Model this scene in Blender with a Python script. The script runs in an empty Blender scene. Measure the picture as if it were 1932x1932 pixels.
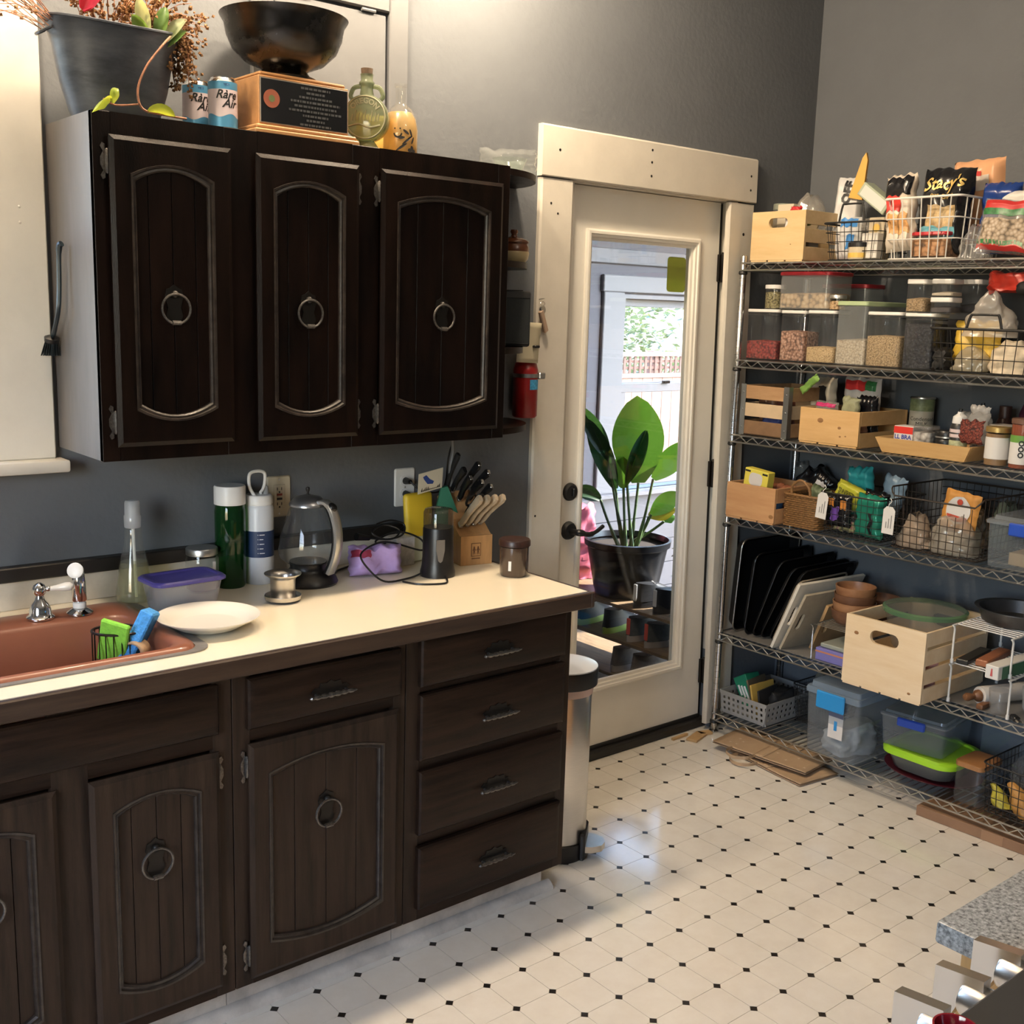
import bpy, bmesh, math, random
from mathutils import Matrix, Vector, noise
random.seed(7)
PI = math.pi
SC = bpy.context.scene
COL = SC.collection

# ------------------------------------------------------------------ camera
CAM_R = Vector((0.77227890, -0.63458049, 0.02988131))
CAM_U = Vector((0.09022388, 0.15611814, 0.98360906))
CAM_F = Vector((0.62884413, 0.75692452, -0.17782106))
CAM_P = Vector((-3.053276, -2.384609, 1.634035))
cam = bpy.data.cameras.new('camera')
cam.sensor_width = 36.0
cam.lens = 39.0972
cam.clip_start = 0.02
cam_o = bpy.data.objects.new('camera', cam)
cam_o.matrix_world = Matrix(((CAM_R.x, CAM_U.x, -CAM_F.x, CAM_P.x), (CAM_R.y, CAM_U.y, -CAM_F.y, CAM_P.y),
                             (CAM_R.z, CAM_U.z, -CAM_F.z, CAM_P.z), (0, 0, 0, 1)))
COL.objects.link(cam_o)
SC.camera = cam_o

# ------------------------------------------------------------------ sky, sun, window portals, exposure
world = bpy.data.worlds.new('sky')
SC.world = world
world.use_nodes = True
wt = world.node_tree
sky = wt.nodes.new('ShaderNodeTexSky')
sky.sky_type = 'NISHITA'
sky.sun_disc = False
sky.sun_elevation = math.radians(42)
sky.sun_rotation = math.radians(200)
sky.dust_density = 2.0
wt.links.new(sky.outputs[0], wt.nodes['Background'].inputs[0])
wt.nodes['Background'].inputs[1].default_value = 2.4

sun = bpy.data.lights.new('sun', 'SUN')
sun.energy = 18.0
sun.angle = math.radians(1.0)
sun.color = (1.0, 0.95, 0.88)
sun_o = bpy.data.objects.new('sun', sun)
sun_o.rotation_euler = (math.radians(48), 0, math.radians(62))
COL.objects.link(sun_o)

def portal(loc, rot, w, h):
    l = bpy.data.lights.new('window_portal', 'AREA')
    l.shape = 'RECTANGLE'; l.size = w; l.size_y = h
    l.cycles.is_portal = True
    o = bpy.data.objects.new('window_portal', l)
    o.location = loc; o.rotation_euler = rot
    COL.objects.link(o)
portal((-2.80, 0.52, 1.78), (math.radians(-90), 0, 0), 0.92, 1.0)
portal((1.42, 1.90, 1.22), (math.radians(-90), 0, 0), 0.70, 1.02)
portal((-4.62, -2.0, 1.6), (math.radians(90), 0, math.radians(-90)), 1.5, 1.5)

SC.view_settings.view_transform = 'Standard'
SC.view_settings.look = 'None'
SC.view_settings.gamma = 1.0
SC.view_settings.use_curve_mapping = False
SC.view_settings.exposure = 0.42
SC.cycles.max_bounces = 7
SC.cycles.transparent_max_bounces = 20
SC.cycles.caustics_reflective = False
SC.cycles.caustics_refractive = False
SC.cycles.sample_clamp_indirect = 6.0

# ------------------------------------------------------------------ materials
MATS = {}
def mat(name, col, rough=0.5, metal=0.0, var=0.0, vscale=20.0, stretch=(1, 1, 1), bump=0.0, bscale=60.0, col2=None,
        spec=0.5, coat=0.0, emis=None, estr=0.0, sss=0.0, rvar=0.0, alpha=1.0, trans=0.0, coords='Position'):
    """Principled material: noise-driven blend of two colours, fine relief, optional gloss variation."""
    if name in MATS:
        return MATS[name]
    m = bpy.data.materials.new(name)
    MATS[name] = m
    m.use_nodes = True
    nt = m.node_tree
    p = nt.nodes['Principled BSDF']
    p.inputs['Base Color'].default_value = (*col, 1)
    p.inputs['Roughness'].default_value = rough
    p.inputs['Metallic'].default_value = metal
    p.inputs['Specular IOR Level'].default_value = spec
    p.inputs['Coat Weight'].default_value = coat
    p.inputs['Alpha'].default_value = alpha
    p.inputs['Transmission Weight'].default_value = trans
    if sss:
        p.inputs['Subsurface Weight'].default_value = sss
        p.inputs['Subsurface Radius'].default_value = (0.01, 0.01, 0.006)
    if emis:
        p.inputs['Emission Color'].default_value = (*emis, 1)
        p.inputs['Emission Strength'].default_value = estr
    if var or bump or rvar or col2:
        geo = nt.nodes.new('ShaderNodeNewGeometry')
        mp = nt.nodes.new('ShaderNodeMapping')
        mp.inputs['Scale'].default_value = stretch
        nt.links.new(geo.outputs['Position'], mp.inputs[0])
    if var or col2:
        n = nt.nodes.new('ShaderNodeTexNoise')
        n.inputs['Scale'].default_value = vscale
        n.inputs['Detail'].default_value = 6.0
        n.inputs['Roughness'].default_value = 0.65
        nt.links.new(mp.outputs[0], n.inputs['Vector'])
        rmp = nt.nodes.new('ShaderNodeValToRGB')
        c2 = col2 if col2 else tuple(min(1, c * (1 + var)) for c in col)
        c1 = col if col2 else tuple(c * (1 - var) for c in col)
        rmp.color_ramp.elements[0].position = 0.32
        rmp.color_ramp.elements[1].position = 0.68
        rmp.color_ramp.elements[0].color = (*c1, 1)
        rmp.color_ramp.elements[1].color = (*c2, 1)
        nt.links.new(n.outputs['Fac'], rmp.inputs[0])
        nt.links.new(rmp.outputs[0], p.inputs['Base Color'])
        if rvar:
            mr = nt.nodes.new('ShaderNodeMapRange')
            mr.inputs[3].default_value = max(0.02, rough - rvar)
            mr.inputs[4].default_value = min(1, rough + rvar)
            nt.links.new(n.outputs['Fac'], mr.inputs[0])
            nt.links.new(mr.outputs[0], p.inputs['Roughness'])
    if bump:
        n2 = nt.nodes.new('ShaderNodeTexNoise')
        n2.inputs['Scale'].default_value = bscale
        n2.inputs['Detail'].default_value = 4.0
        nt.links.new(mp.outputs[0], n2.inputs['Vector'])
        b = nt.nodes.new('ShaderNodeBump')
        b.inputs['Strength'].default_value = bump
        b.inputs['Distance'].default_value = 0.004
        nt.links.new(n2.outputs['Fac'], b.inputs['Height'])
        nt.links.new(b.outputs[0], p.inputs['Normal'])
    return m

def clear(name, tint=(1, 1, 1), rough=0.03, haze=0.0, hcol=(0.8, 0.8, 0.8), ior=1.45, gloss=1.0):
    """Thin clear sheet (glass pane, plastic wall): straight-through light, a Fresnel reflection, optional milky haze."""
    if name in MATS:
        return MATS[name]
    m = bpy.data.materials.new(name)
    MATS[name] = m
    m.use_nodes = True
    nt = m.node_tree
    for n in list(nt.nodes):
        nt.nodes.remove(n)
    out = nt.nodes.new('ShaderNodeOutputMaterial')
    tr = nt.nodes.new('ShaderNodeBsdfTransparent'); tr.inputs[0].default_value = (*tint, 1)
    gl = nt.nodes.new('ShaderNodeBsdfGlossy'); gl.inputs['Roughness'].default_value = rough
    gl.inputs[0].default_value = (gloss, gloss, gloss, 1)
    geo = nt.nodes.new('ShaderNodeNewGeometry')      # Schlick reflectance, the same from both sides of the sheet
    dp = nt.nodes.new('ShaderNodeVectorMath'); dp.operation = 'DOT_PRODUCT'
    nt.links.new(geo.outputs['Normal'], dp.inputs[0]); nt.links.new(geo.outputs['Incoming'], dp.inputs[1])
    last_v = dp.outputs['Value']
    f0 = ((ior - 1) / (ior + 1)) ** 2
    for op, val in (('ABSOLUTE', None), ('SUBTRACT', 1.0), ('POWER', 5.0), ('MULTIPLY_ADD', 1 - f0)):
        q = nt.nodes.new('ShaderNodeMath'); q.operation = op
        if op == 'SUBTRACT':
            q.inputs[0].default_value = 1.0; nt.links.new(last_v, q.inputs[1])
        else:
            nt.links.new(last_v, q.inputs[0])
            if val is not None: q.inputs[1].default_value = val
            if op == 'MULTIPLY_ADD': q.inputs[2].default_value = f0
        last_v = q.outputs[0]
    mx = nt.nodes.new('ShaderNodeMixShader')
    last = tr.outputs[0]
    if haze:
        df = nt.nodes.new('ShaderNodeBsdfDiffuse'); df.inputs[0].default_value = (*hcol, 1)
        tl = nt.nodes.new('ShaderNodeBsdfTranslucent'); tl.inputs[0].default_value = (*hcol, 1)
        m1 = nt.nodes.new('ShaderNodeMixShader'); m1.inputs[0].default_value = 0.4
        nt.links.new(df.outputs[0], m1.inputs[1]); nt.links.new(tl.outputs[0], m1.inputs[2])
        m2 = nt.nodes.new('ShaderNodeMixShader'); m2.inputs[0].default_value = haze
        nt.links.new(last, m2.inputs[1]); nt.links.new(m1.outputs[0], m2.inputs[2])
        last = m2.outputs[0]
    nt.links.new(last_v, mx.inputs[0])
    nt.links.new(last, mx.inputs[1]); nt.links.new(gl.outputs[0], mx.inputs[2])
    nt.links.new(mx.outputs[0], out.inputs[0])
    return m

def leaf_mat(name, col, tr=0.5):
    if name in MATS:
        return MATS[name]
    m = mat(name, col, 0.35, var=0.3, vscale=25)
    nt = m.node_tree
    p = nt.nodes['Principled BSDF']
    t = nt.nodes.new('ShaderNodeBsdfTranslucent'); t.inputs[0].default_value = (min(1, col[0] * 2.2), min(1, col[1] * 1.8), col[2], 1)
    mx = nt.nodes.new('ShaderNodeMixShader'); mx.inputs[0].default_value = tr
    out = [n for n in nt.nodes if n.type == 'OUTPUT_MATERIAL'][0]
    nt.links.new(p.outputs[0], mx.inputs[1]); nt.links.new(t.outputs[0], mx.inputs[2])
    nt.links.new(mx.outputs[0], out.inputs[0])
    return m

# ------------------------------------------------------------------ builders
def T(x=0, y=0, z=0, rz=0, rx=0, ry=0, s=1):
    return Matrix.Translation((x, y, z)) @ Matrix.Rotation(rz, 4, 'Z') @ Matrix.Rotation(ry, 4, 'Y') @ Matrix.Rotation(rx, 4, 'X') @ Matrix.Scale(s, 4)

class B:
    """Collects shapes into one bmesh; done() links it as one mesh object."""
    def __init__(s):
        s.bm = bmesh.new()
    def box(s, x0, x1, y0, y1, z0, z1, bev=0.0, seg=1, M=None):
        r = bmesh.ops.create_cube(s.bm, size=1.0)
        vs = r['verts']
        A = Matrix.Translation(((x0 + x1) / 2, (y0 + y1) / 2, (z0 + z1) / 2)) @ Matrix.Diagonal((abs(x1 - x0), abs(y1 - y0), abs(z1 - z0), 1))
        bmesh.ops.transform(s.bm, matrix=A, verts=vs)
        if bev:
            es = list({e for v in vs for e in v.link_edges})
            r = bmesh.ops.bevel(s.bm, geom=es, offset=bev, segments=seg, profile=0.5, affect='EDGES')
            vs = list({v for f in r['faces'] for v in f.verts} | {v for v in vs if v.is_valid})
        if M is not None:
            bmesh.ops.transform(s.bm, matrix=M, verts=vs)
        return s
    def add(s, vs, fs, M=None):
        bv = [s.bm.verts.new(M @ Vector(v) if M is not None else v) for v in vs]
        for f in fs:
            try:
                s.bm.faces.new([bv[i] for i in f])
            except ValueError:
                pass
        return s
    def loops(s, L, cap0=False, cap1=False, closed=True, M=None):
        n = len(L[0]); vs = [p for l in L for p in l]; fs = []
        for k in range(len(L) - 1):
            for i in range(n if closed else n - 1):
                j = (i + 1) % n
                fs.append((k * n + i, k * n + j, (k + 1) * n + j, (k + 1) * n + i))
        if cap0:
            fs.append(tuple(reversed(range(n))))
        if cap1:
            fs.append(tuple((len(L) - 1) * n + i for i in range(n)))
        return s.add(vs, fs, M)
    def lathe(s, prof, n=24, M=None, sx=1.0, sy=1.0, cap0=True, cap1=True):
        L = [[(r * math.cos(2 * PI * i / n) * sx, r * math.sin(2 * PI * i / n) * sy, z) for i in range(n)] for r, z in prof]
        return s.loops(L, cap0 and prof[0][0] > 1e-5, cap1 and prof[-1][0] > 1e-5, True, M)
    def tube(s, pts, r, n=6, closed=False, M=None, cap=True):
        P = [Vector(p) for p in pts]; m = len(P)
        rr = r if isinstance(r, (list, tuple)) else [r] * m
        L = []; up = None
        for k in range(m):
            if closed:
                d = P[(k + 1) % m] - P[k - 1]
            else:
                d = P[min(k + 1, m - 1)] - P[max(k - 1, 0)]
            d = d.normalized() if d.length > 1e-9 else Vector((0, 0, 1))
            if up is None:
                up = Vector((0, 0, 1)) if abs(d.z) < 0.9 else Vector((1, 0, 0))
            a = (up - d * up.dot(d))
            if a.length < 1e-6:
                a = d.orthogonal()
            a.normalize(); up = a; b = d.cross(a)
            L.append([P[k] + (a * math.cos(2 * PI * i / n) + b * math.sin(2 * PI * i / n)) * rr[k] for i in range(n)])
        if closed:
            L.append(L[0])
        return s.loops(L, cap and not closed, cap and not closed, True, M)
    def prism(s, pts, y0, y1, M=None):
        """polygon given in (x, z), thickness along y"""
        return s.loops([[(x, y0, z) for x, z in pts], [(x, y1, z) for x, z in pts]], True, True, True, M)
    def slab(s, pts, z0, z1, M=None):
        """polygon given in (x, y), thickness along z"""
        return s.loops([[(x, y, z0) for x, y in pts], [(x, y, z1) for x, y in pts]], True, True, True, M)
    def grid(s, f, nu, nv, M=None, wrap=False):
        vs = [f(i / nu, j / nv) for j in range(nv + 1) for i in range(nu + (0 if wrap else 1))]
        w = nu if wrap else nu + 1
        fs = []
        for j in range(nv):
            for i in range(nu):
                k = (i + 1) % w if wrap else i + 1
                fs.append((j * w + i, j * w + k, (j + 1) * w + k, (j + 1) * w + i))
        return s.add(vs, fs, M)
    def ball(s, c, rx, ry=None, rz=None, n=12, M=None):
        ry = ry or rx; rz = rz or rx
        A = Matrix.Translation(c) @ Matrix.Diagonal((rx, ry, rz, 1))
        r = bmesh.ops.create_uvsphere(s.bm, u_segments=n, v_segments=max(6, n // 2), radius=1.0, matrix=(M @ A) if M is not None else A)
        return s
    def done(s, name, material, parent=None, smooth=35, solid=0.0, warp=None):
        bmesh.ops.recalc_face_normals(s.bm, faces=s.bm.faces[:])
        if warp:
            for v in s.bm.verts:
                v.co = warp(v.co)
        me = bpy.data.meshes.new(name)
        s.bm.to_mesh(me); s.bm.free()
        if smooth:
            for p in me.polygons:
                p.use_smooth = True
            me.set_sharp_from_angle(angle=math.radians(smooth))
        me.materials.append(material)
        o = bpy.data.objects.new(name, me)
        COL.objects.link(o)
        if parent is not None:
            o.parent = parent
        if solid:
            md = o.modifiers.new('thickness', 'SOLIDIFY'); md.thickness = solid; md.offset = 0
        return o

def tag(o, label, cat, group=None, kind=None):
    if label: o['label'] = label
    if cat: o['category'] = cat
    if group: o['group'] = group
    if kind: o['kind'] = kind
    return o
def thing(name, label, cat, loc=(0, 0, 0), rz=0.0, group=None, rx=0.0, ry=0.0):
    o = bpy.data.objects.new(name, None)
    COL.objects.link(o)
    o.empty_display_size = 0.05
    o.location = loc
    o.rotation_euler = (rx, ry, rz)
    return tag(o, label, cat, group)
def struct(o):
    o['kind'] = 'structure'
    return o
def stuff(o):
    o['kind'] = 'stuff'
    return o
def dup(o, parent=None, name=None):
    c = o.copy(); COL.objects.link(c); c.parent = parent
    for ch in [x for x in o.children]:
        dup(ch, c)
    return c
def rrect(w, h, r, n=4, cx=0.0, cy=0.0):
    """rounded rectangle outline"""
    pts = []
    for sx, sy, a0 in ((1, -1, -PI / 2), (1, 1, 0), (-1, 1, PI / 2), (-1, -1, PI)):
        for k in range(n + 1):
            a = a0 + k * PI / 2 / n
            pts.append((cx + sx * (w / 2 - r) + r * math.cos(a), cy + sy * (h / 2 - r) + r * math.sin(a)))
    return pts
def smooth_path(pts, n=6, closed=False):
    P = [Vector(p) for p in pts]; m = len(P); out = []
    rng = range(m if closed else m - 1)
    for k in rng:
        p0 = P[k - 1] if (closed or k > 0) else P[k]
        p1 = P[k]; p2 = P[(k + 1) % m]
        p3 = P[(k + 2) % m] if (closed or k + 2 < m) else P[min(k + 1, m - 1)]
        for i in range(n):
            t = i / n
            out.append(0.5 * ((2 * p1) + (-p0 + p2) * t + (2 * p0 - 5 * p1 + 4 * p2 - p3) * t * t + (-p0 + 3 * p1 - 3 * p2 + p3) * t ** 3))
    if not closed:
        out.append(P[-1])
    return out
def text_obj(body, size, material, parent, place, name='lettering', shear=0.0, bold=0.0, align='CENTER', line=1.0, space=1.0):
    """flat print: the glyph outlines as a mesh laid on a surface by place(x, y)"""
    cu = bpy.data.curves.new(name, 'FONT')
    cu.body = body; cu.size = size; cu.shear = shear; cu.offset = bold
    cu.align_x = align; cu.align_y = 'CENTER'; cu.resolution_u = 2; cu.space_line = line; cu.space_character = space
    t = bpy.data.objects.new(name, cu); COL.objects.link(t)
    dg = bpy.context.evaluated_depsgraph_get()
    me = bpy.data.meshes.new_from_object(t.evaluated_get(dg))
    bpy.data.objects.remove(t); bpy.data.curves.remove(cu)
    bm = bmesh.new(); bm.from_mesh(me)
    bmesh.ops.triangulate(bm, faces=bm.faces[:])
    for _ in range(3):                                   # dice long edges so that the print follows curved surfaces
        es = [e for e in bm.edges if e.calc_length() > max(0.004, size * 0.16)]
        if not es: break
        bmesh.ops.subdivide_edges(bm, edges=es, cuts=1)
        bmesh.ops.triangulate(bm, faces=bm.faces[:])
    for v in bm.verts:
        v.co = place(v.co.x, v.co.y)
    bm.to_mesh(me); bm.free()
    me.name = name
    me.materials.clear(); me.materials.append(material)
    o = bpy.data.objects.new(name, me); COL.objects.link(o); o.parent = parent
    return o

# shared looks
M_WALL = mat('wall_paint_grey', (0.116, 0.126, 0.139), 0.75, var=0.06, vscale=3, bump=0.35, bscale=55)
M_CEIL = mat('ceiling_white', (0.72, 0.70, 0.66), 0.8)
M_TRIM = mat('trim_cream_paint', (0.62, 0.58, 0.505), 0.45, var=0.05, vscale=8, bump=0.15, bscale=30)
M_DOORW = mat('door_white_paint', (0.82, 0.785, 0.71), 0.4, var=0.03, vscale=5)
M_WOODL = mat('espresso_wood_faded', (0.0145, 0.0092, 0.0066), 0.42, spec=0.18, col2=(0.0400, 0.0240, 0.0155), vscale=5, stretch=(9, 9, 0.7), bump=0.12, bscale=90, rvar=0.1)
M_WOOD = mat('espresso_wood', (0.0026, 0.0017, 0.0014), 0.36, spec=0.14, col2=(0.0095, 0.0042, 0.0026), vscale=4, stretch=(5, 5, 0.9), bump=0.12, bscale=90, rvar=0.1)
M_WOODW = mat('espresso_worn_edge', (0.009, 0.006, 0.0045), 0.36, col2=(0.040, 0.030, 0.024), vscale=40, bump=0.15, bscale=120)
M_WOODH = mat('espresso_wood_across', (0.0085, 0.0050, 0.0036), 0.38, spec=0.16, col2=(0.0270, 0.0140, 0.0085), vscale=5, stretch=(0.7, 9, 9), bump=0.12, bscale=90, rvar=0.1)
M_BLACK = mat('black_plastic', (0.006, 0.006, 0.007), 0.35)
M_BLACKM = mat('black_matte', (0.008, 0.008, 0.008), 0.6)
M_BRONZE = mat('dark_bronze', (0.018, 0.015, 0.013), 0.32, 0.6)
M_IRON = mat('aged_pewter_iron', (0.14, 0.13, 0.12), 0.35, 0.85, var=0.4, vscale=200)
M_PLATE = mat('blackened_plate', (0.018, 0.016, 0.014), 0.4, 0.6)
M_CHROME = mat('chrome', (0.72, 0.72, 0.73), 0.12, 1.0)
M_STEEL = mat('brushed_steel', (0.62, 0.60, 0.57), 0.28, 1.0, var=0.06, vscale=30, stretch=(1, 1, 40))
M_WIRE = mat('zinc_wire', (0.55, 0.55, 0.54), 0.3, 1.0)
M_WHITE = mat('white_plastic', (0.78, 0.77, 0.75), 0.35)
M_LAM = mat('cream_laminate', (0.80, 0.72, 0.56), 0.22, var=0.02, vscale=4, spec=0.4)
M_GLASS = clear('clear_glass', (0.96, 0.97, 0.97), 0.01)
M_PLAST = clear('clear_plastic', (0.95, 0.96, 0.97), 0.04, 0.045, (0.75, 0.78, 0.8))
M_MILK = clear('cloudy_plastic', (0.9, 0.92, 0.94), 0.16, 0.30, (0.62, 0.66, 0.68))
M_INK = mat('black_print', (0.006, 0.006, 0.007), 0.5)

# ================================================================== THE SETTING
WY = 0.385        # face of the wall behind the cabinets
WX = 0.725        # face of the wall behind the shelving
CZ = 2.95
# floor: printed vinyl laid as clipped squares with small dark inserts
S = 0.1143
M_VINYL = mat('vinyl_cream', (0.75, 0.705, 0.625), 0.14, col2=(0.81, 0.775, 0.70), vscale=14, bump=0.06, bscale=25, rvar=0.07, spec=0.7)
M_GROUT = mat('vinyl_seam', (0.36, 0.31, 0.24), 0.5)
M_DOT = mat('vinyl_dot_black', (0.012, 0.010, 0.009), 0.30)
fl = B().box(-4.6, WX + 0.1, -4.2, 0.505, -0.06, -0.0012).done('floor', M_GROUT, smooth=0)
struct(fl)
def in_view(x, y, z=0.0):
    d = Vector((x, y, z)) - CAM_P
    w = d.dot(CAM_F)
    if w < 0.2:
        return None
    k = 39.0972 / 18.0
    u = d.dot(CAM_R) / w * k; v = d.dot(CAM_U) / w * k
    return w if abs(u) < 1.03 and abs(v) < 1.03 else None
def octa(h, c):
    return [(-h + c, -h), (h - c, -h), (h, -h + c), (h, h - c), (h - c, h), (-h + c, h), (-h, h - c), (-h, -h + c)]
h_ = S / 2 - 0.0006
tile_m = B().slab(octa(h_, 0.0115), -0.0012, 0.0).done('tile', M_VINYL, fl, smooth=0)
dot_m = B().slab([(0.0112, 0), (0, 0.0112), (-0.0112, 0), (0, -0.0112)], -0.0012, 0.0).done('dot', M_DOT, fl, smooth=0)
def hidden(x, y):
    return (y > -0.23 and x < -1.10) or (x < -1.80 and y < -1.80) or (x > 0.76) or y > 0.43
tiles = []; dots = []
for i in range(-40, 8):
    for j in range(-4, 37):
        cx, cy = (i + 0.5) * S, (-j + 0.5) * S
        w = None if hidden(cx, cy) else in_view(cx, cy)
        tiles.append((w or 99, cx, cy, w is not None))
        w = None if hidden(i * S, -j * S) else in_view(i * S, -j * S)
        dots.append((w or 99, i * S, -j * S, w is not None))
def lay(src, items, limit, restname, m, poly):
    items.sort()
    rest = B(); first = True; k = 0
    for w, x, y, vis in items:
        if x > WX - 0.0 or y > 0.50 or x < -4.55 or y < -4.15:
            continue
        if vis and k < limit:
            k += 1
            o = src if first else src.copy()
            if not first:
                COL.objects.link(o); o.parent = fl
            first = False
            o.location = (x, y, 0)
        else:
            rest.slab([(x + a, y + b) for a, b in poly], -0.0012, 0.0)
    r = rest.done(restname, m, fl, smooth=0)
    stuff(r)
lay(tile_m, tiles, 300, 'tile_field', M_VINYL, octa(h_, 0.0115))
lay(dot_m, dots, 300, 'dot_field', M_DOT, [(0.0112, 0), (0, 0.0112), (-0.0112, 0), (0, -0.0112)])

# walls (back wall has the door and the sink window openings)
DX0, DX1, DZ = -0.548, 0.318, 2.072        # rough door opening
WIN = (-3.26, -2.345, 1.245, 2.32)         # sink window opening
b = B()
b.box(-4.7, WIN[0], WY, 0.505, 0, CZ).box(WIN[0], WIN[1], WY, 0.505, 0, WIN[2]).box(WIN[0], WIN[1], WY, 0.505, WIN[3], CZ)
b.box(WIN[1], DX0, WY, 0.505, 0, CZ).box(DX0, DX1, WY, 0.505, DZ, CZ).box(DX1, WX + 0.12, WY, 0.505, 0, CZ)
struct(b.done('wall_back', M_WALL, smooth=0))
struct(B().box(WX, WX + 0.12, -4.2, WY, 0, CZ).done('wall_right', M_WALL, smooth=0))
b = B()
b.box(-4.7, -4.6, -4.2, -2.75, 0, CZ).box(-4.7, -4.6, -1.25, WY, 0, CZ).box(-4.7, -4.6, -2.75, -1.25, 0, 0.85).box(-4.7, -4.6, -2.75, -1.25, 2.35, CZ)
struct(b.done('wall_left', M_WALL, smooth=0))
struct(B().box(-4.7, WX + 0.12, -4.3, -4.2, 0, CZ).done('wall_front', M_WALL, smooth=0))
struct(B().box(-4.7, WX + 0.12, -4.3, 0.505, CZ, CZ + 0.1).done('ceiling', M_CEIL, smooth=0))

# window above the sink: frame, sashes, panes, casing and sill
def sash(o, x0, x1, z0, z1, y, t=0.045, w=0.035, m=None):
    b = B()
    b.box(x0, x1, y - w / 2, y + w / 2, z0, z0 + t, 0.003).box(x0, x1, y - w / 2, y + w / 2, z1 - t, z1, 0.003)
    b.box(x0, x0 + t, y - w / 2, y + w / 2, z0 + t, z1 - t, 0.003).box(x1 - t, x1, y - w / 2, y + w / 2, z0 + t, z1 - t, 0.003)
    s_ = b.done('sash', m or M_TRIM, o)
    B().box(x0 + t, x1 - t, y - 0.002, y + 0.002, z0 + t, z1 - t).done('pane', M_GLASS, s_, smooth=0)
    return s_
w1 = B().box(WIN[0], WIN[0] + 0.02, WY, 0.50, WIN[2], WIN[3]).box(WIN[1] - 0.02, WIN[1], WY, 0.50, WIN[2], WIN[3]).box(WIN[0] + 0.02, WIN[1] - 0.02, WY, 0.50, WIN[3] - 0.02, WIN[3]).done('window_1', M_TRIM, smooth=0)
struct(w1)
sash(w1, WIN[0] + 0.02, WIN[1] - 0.02, WIN[2] + 0.03, 1.80, 0.43); sash(w1, WIN[0] + 0.02, WIN[1] - 0.02, 1.775, WIN[3] - 0.02, 0.47)
M_WTRIM = mat('window_casing_white', (0.66, 0.63, 0.57), 0.45, var=0.04, vscale=8, bump=0.12, bscale=30)
B().box(-2.345, -2.203, 0.362, WY, 1.252, 2.44, 0.003).done('casing', M_WTRIM, w1)
B().box(-3.402, -3.26, 0.362, WY, 1.252, 2.44, 0.003).done('casing', M_WTRIM, w1)
B().box(-3.42, -2.20, 0.358, WY, 2.32, 2.46, 0.004).done('casing', M_WTRIM, w1)
B().box(-3.43, -2.184, 0.318, WY, 1.222, 1.252, 0.006, 2).box(-3.24, -2.36, WY, 0.47, 1.232, 1.252).done('window_sill', M_WTRIM, w1)
for zz in (1.80, 1.835):
    B().ball((-2.262, 0.362, zz), 0.0035, 0.0015, 0.0035, 8).done('nail_head', M_WTRIM, w1)

# window in the left wall, outside the frame, that lets daylight into the room
A = T(-4.65, -1.25, 0, rz=-PI / 2)
w3 = B().box(0, 0.03, -0.05, 0.06, 0.85, 2.35, M=A).box(1.47, 1.50, -0.05, 0.06, 0.85, 2.35, M=A).box(0.03, 1.47, -0.05, 0.06, 2.32, 2.35, M=A).box(0.03, 1.47, -0.05, 0.10, 0.83, 0.87, M=A).box(0.03, 1.47, -0.02, 0.02, 1.58, 1.62, M=A).done('window_3', M_WTRIM, smooth=0)
struct(w3)
for z0, z1_ in ((0.87, 1.58), (1.62, 2.32)):
    B().box(0.03, 1.47, -0.002, 0.002, z0, z1_, M=A).done('pane', M_GLASS, w3, smooth=0)

# door casing: slightly out of square, as old openings are
def warp(c):
    k = (c.x + 0.53) / 0.80
    return Vector((c.x + 0.024 * (1.04 - c.z) * max(0.0, min(1.2, k)), c.y, c.z))
def rough_box(x0, x1, y0, y1, z0, z1, amp=0.0015, n=36, horiz=False):
    """painted board with a slightly worn, uneven edge"""
    b = B()
    if horiz:
        def L(t):
            x = x0 + (x1 - x0) * t
            a = amp * noise.noise(Vector((x * 30, 1.0, 0)))
            return [(x, y1, z0), (x, y0 + 0.002, z0), (x, y0, z0 + 0.003), (x, y0, z1 - 0.006 + a), (x, y0 + 0.006, z1 + a), (x, y1, z1 + a)]
    else:
        def L(t):
            z = z0 + (z1 - z0) * t
            a = amp * noise.noise(Vector((z * 30, 5.0 + x0, 0)))
            return [(x0 + a, y1, z), (x0 + a, y0 + 0.006, z), (x0 + 0.006 + a, y0, z), (x1 - 0.003, y0, z), (x1, y0 + 0.003, z), (x1, y1, z)]
    b.loops([L(i / n) for i in range(n + 1)], True, True)
    return b
t1 = rough_box(-0.688, -0.552, 0.366, WY, 0.012, 2.052).done('trim_1', M_TRIM, smooth=22, warp=warp)
struct(t1)
t2 = rough_box(0.249, 0.392, 0.366, WY, 0.028, 2.050).done('trim_2', M_TRIM, smooth=22, warp=warp)
struct(t2)
t3 = rough_box(-0.692, 0.396, 0.360, WY, 2.056, 2.214, horiz=True).done('trim_3', M_TRIM, smooth=22, warp=warp)
struct(t3)
def nail(par, x, y, z, r=0.004):
    o = B().lathe([(r, -0.003), (r, 0.0006), (0, 0.0008)], 8, T(x, y, z, rx=PI / 2)).done('nail_hole', M_BLACKM, par, warp=warp)
for x, z in ((-0.62, 2.14), (-0.19, 2.185), (-0.19, 2.145), (-0.19, 2.10), (0.358, 2.15), (0.358, 2.10)):
    nail(t3, x, 0.360, z, 0.0045)
for x, z in ((-0.645, 1.975), (-0.615, 1.945), (-0.668, 0.965)):
    nail(t1, x, 0.366, z)
for x, z in ((0.335, 1.94), (0.305, 0.09)):
    nail(t2, x, 0.366, z, 0.006)
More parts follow.
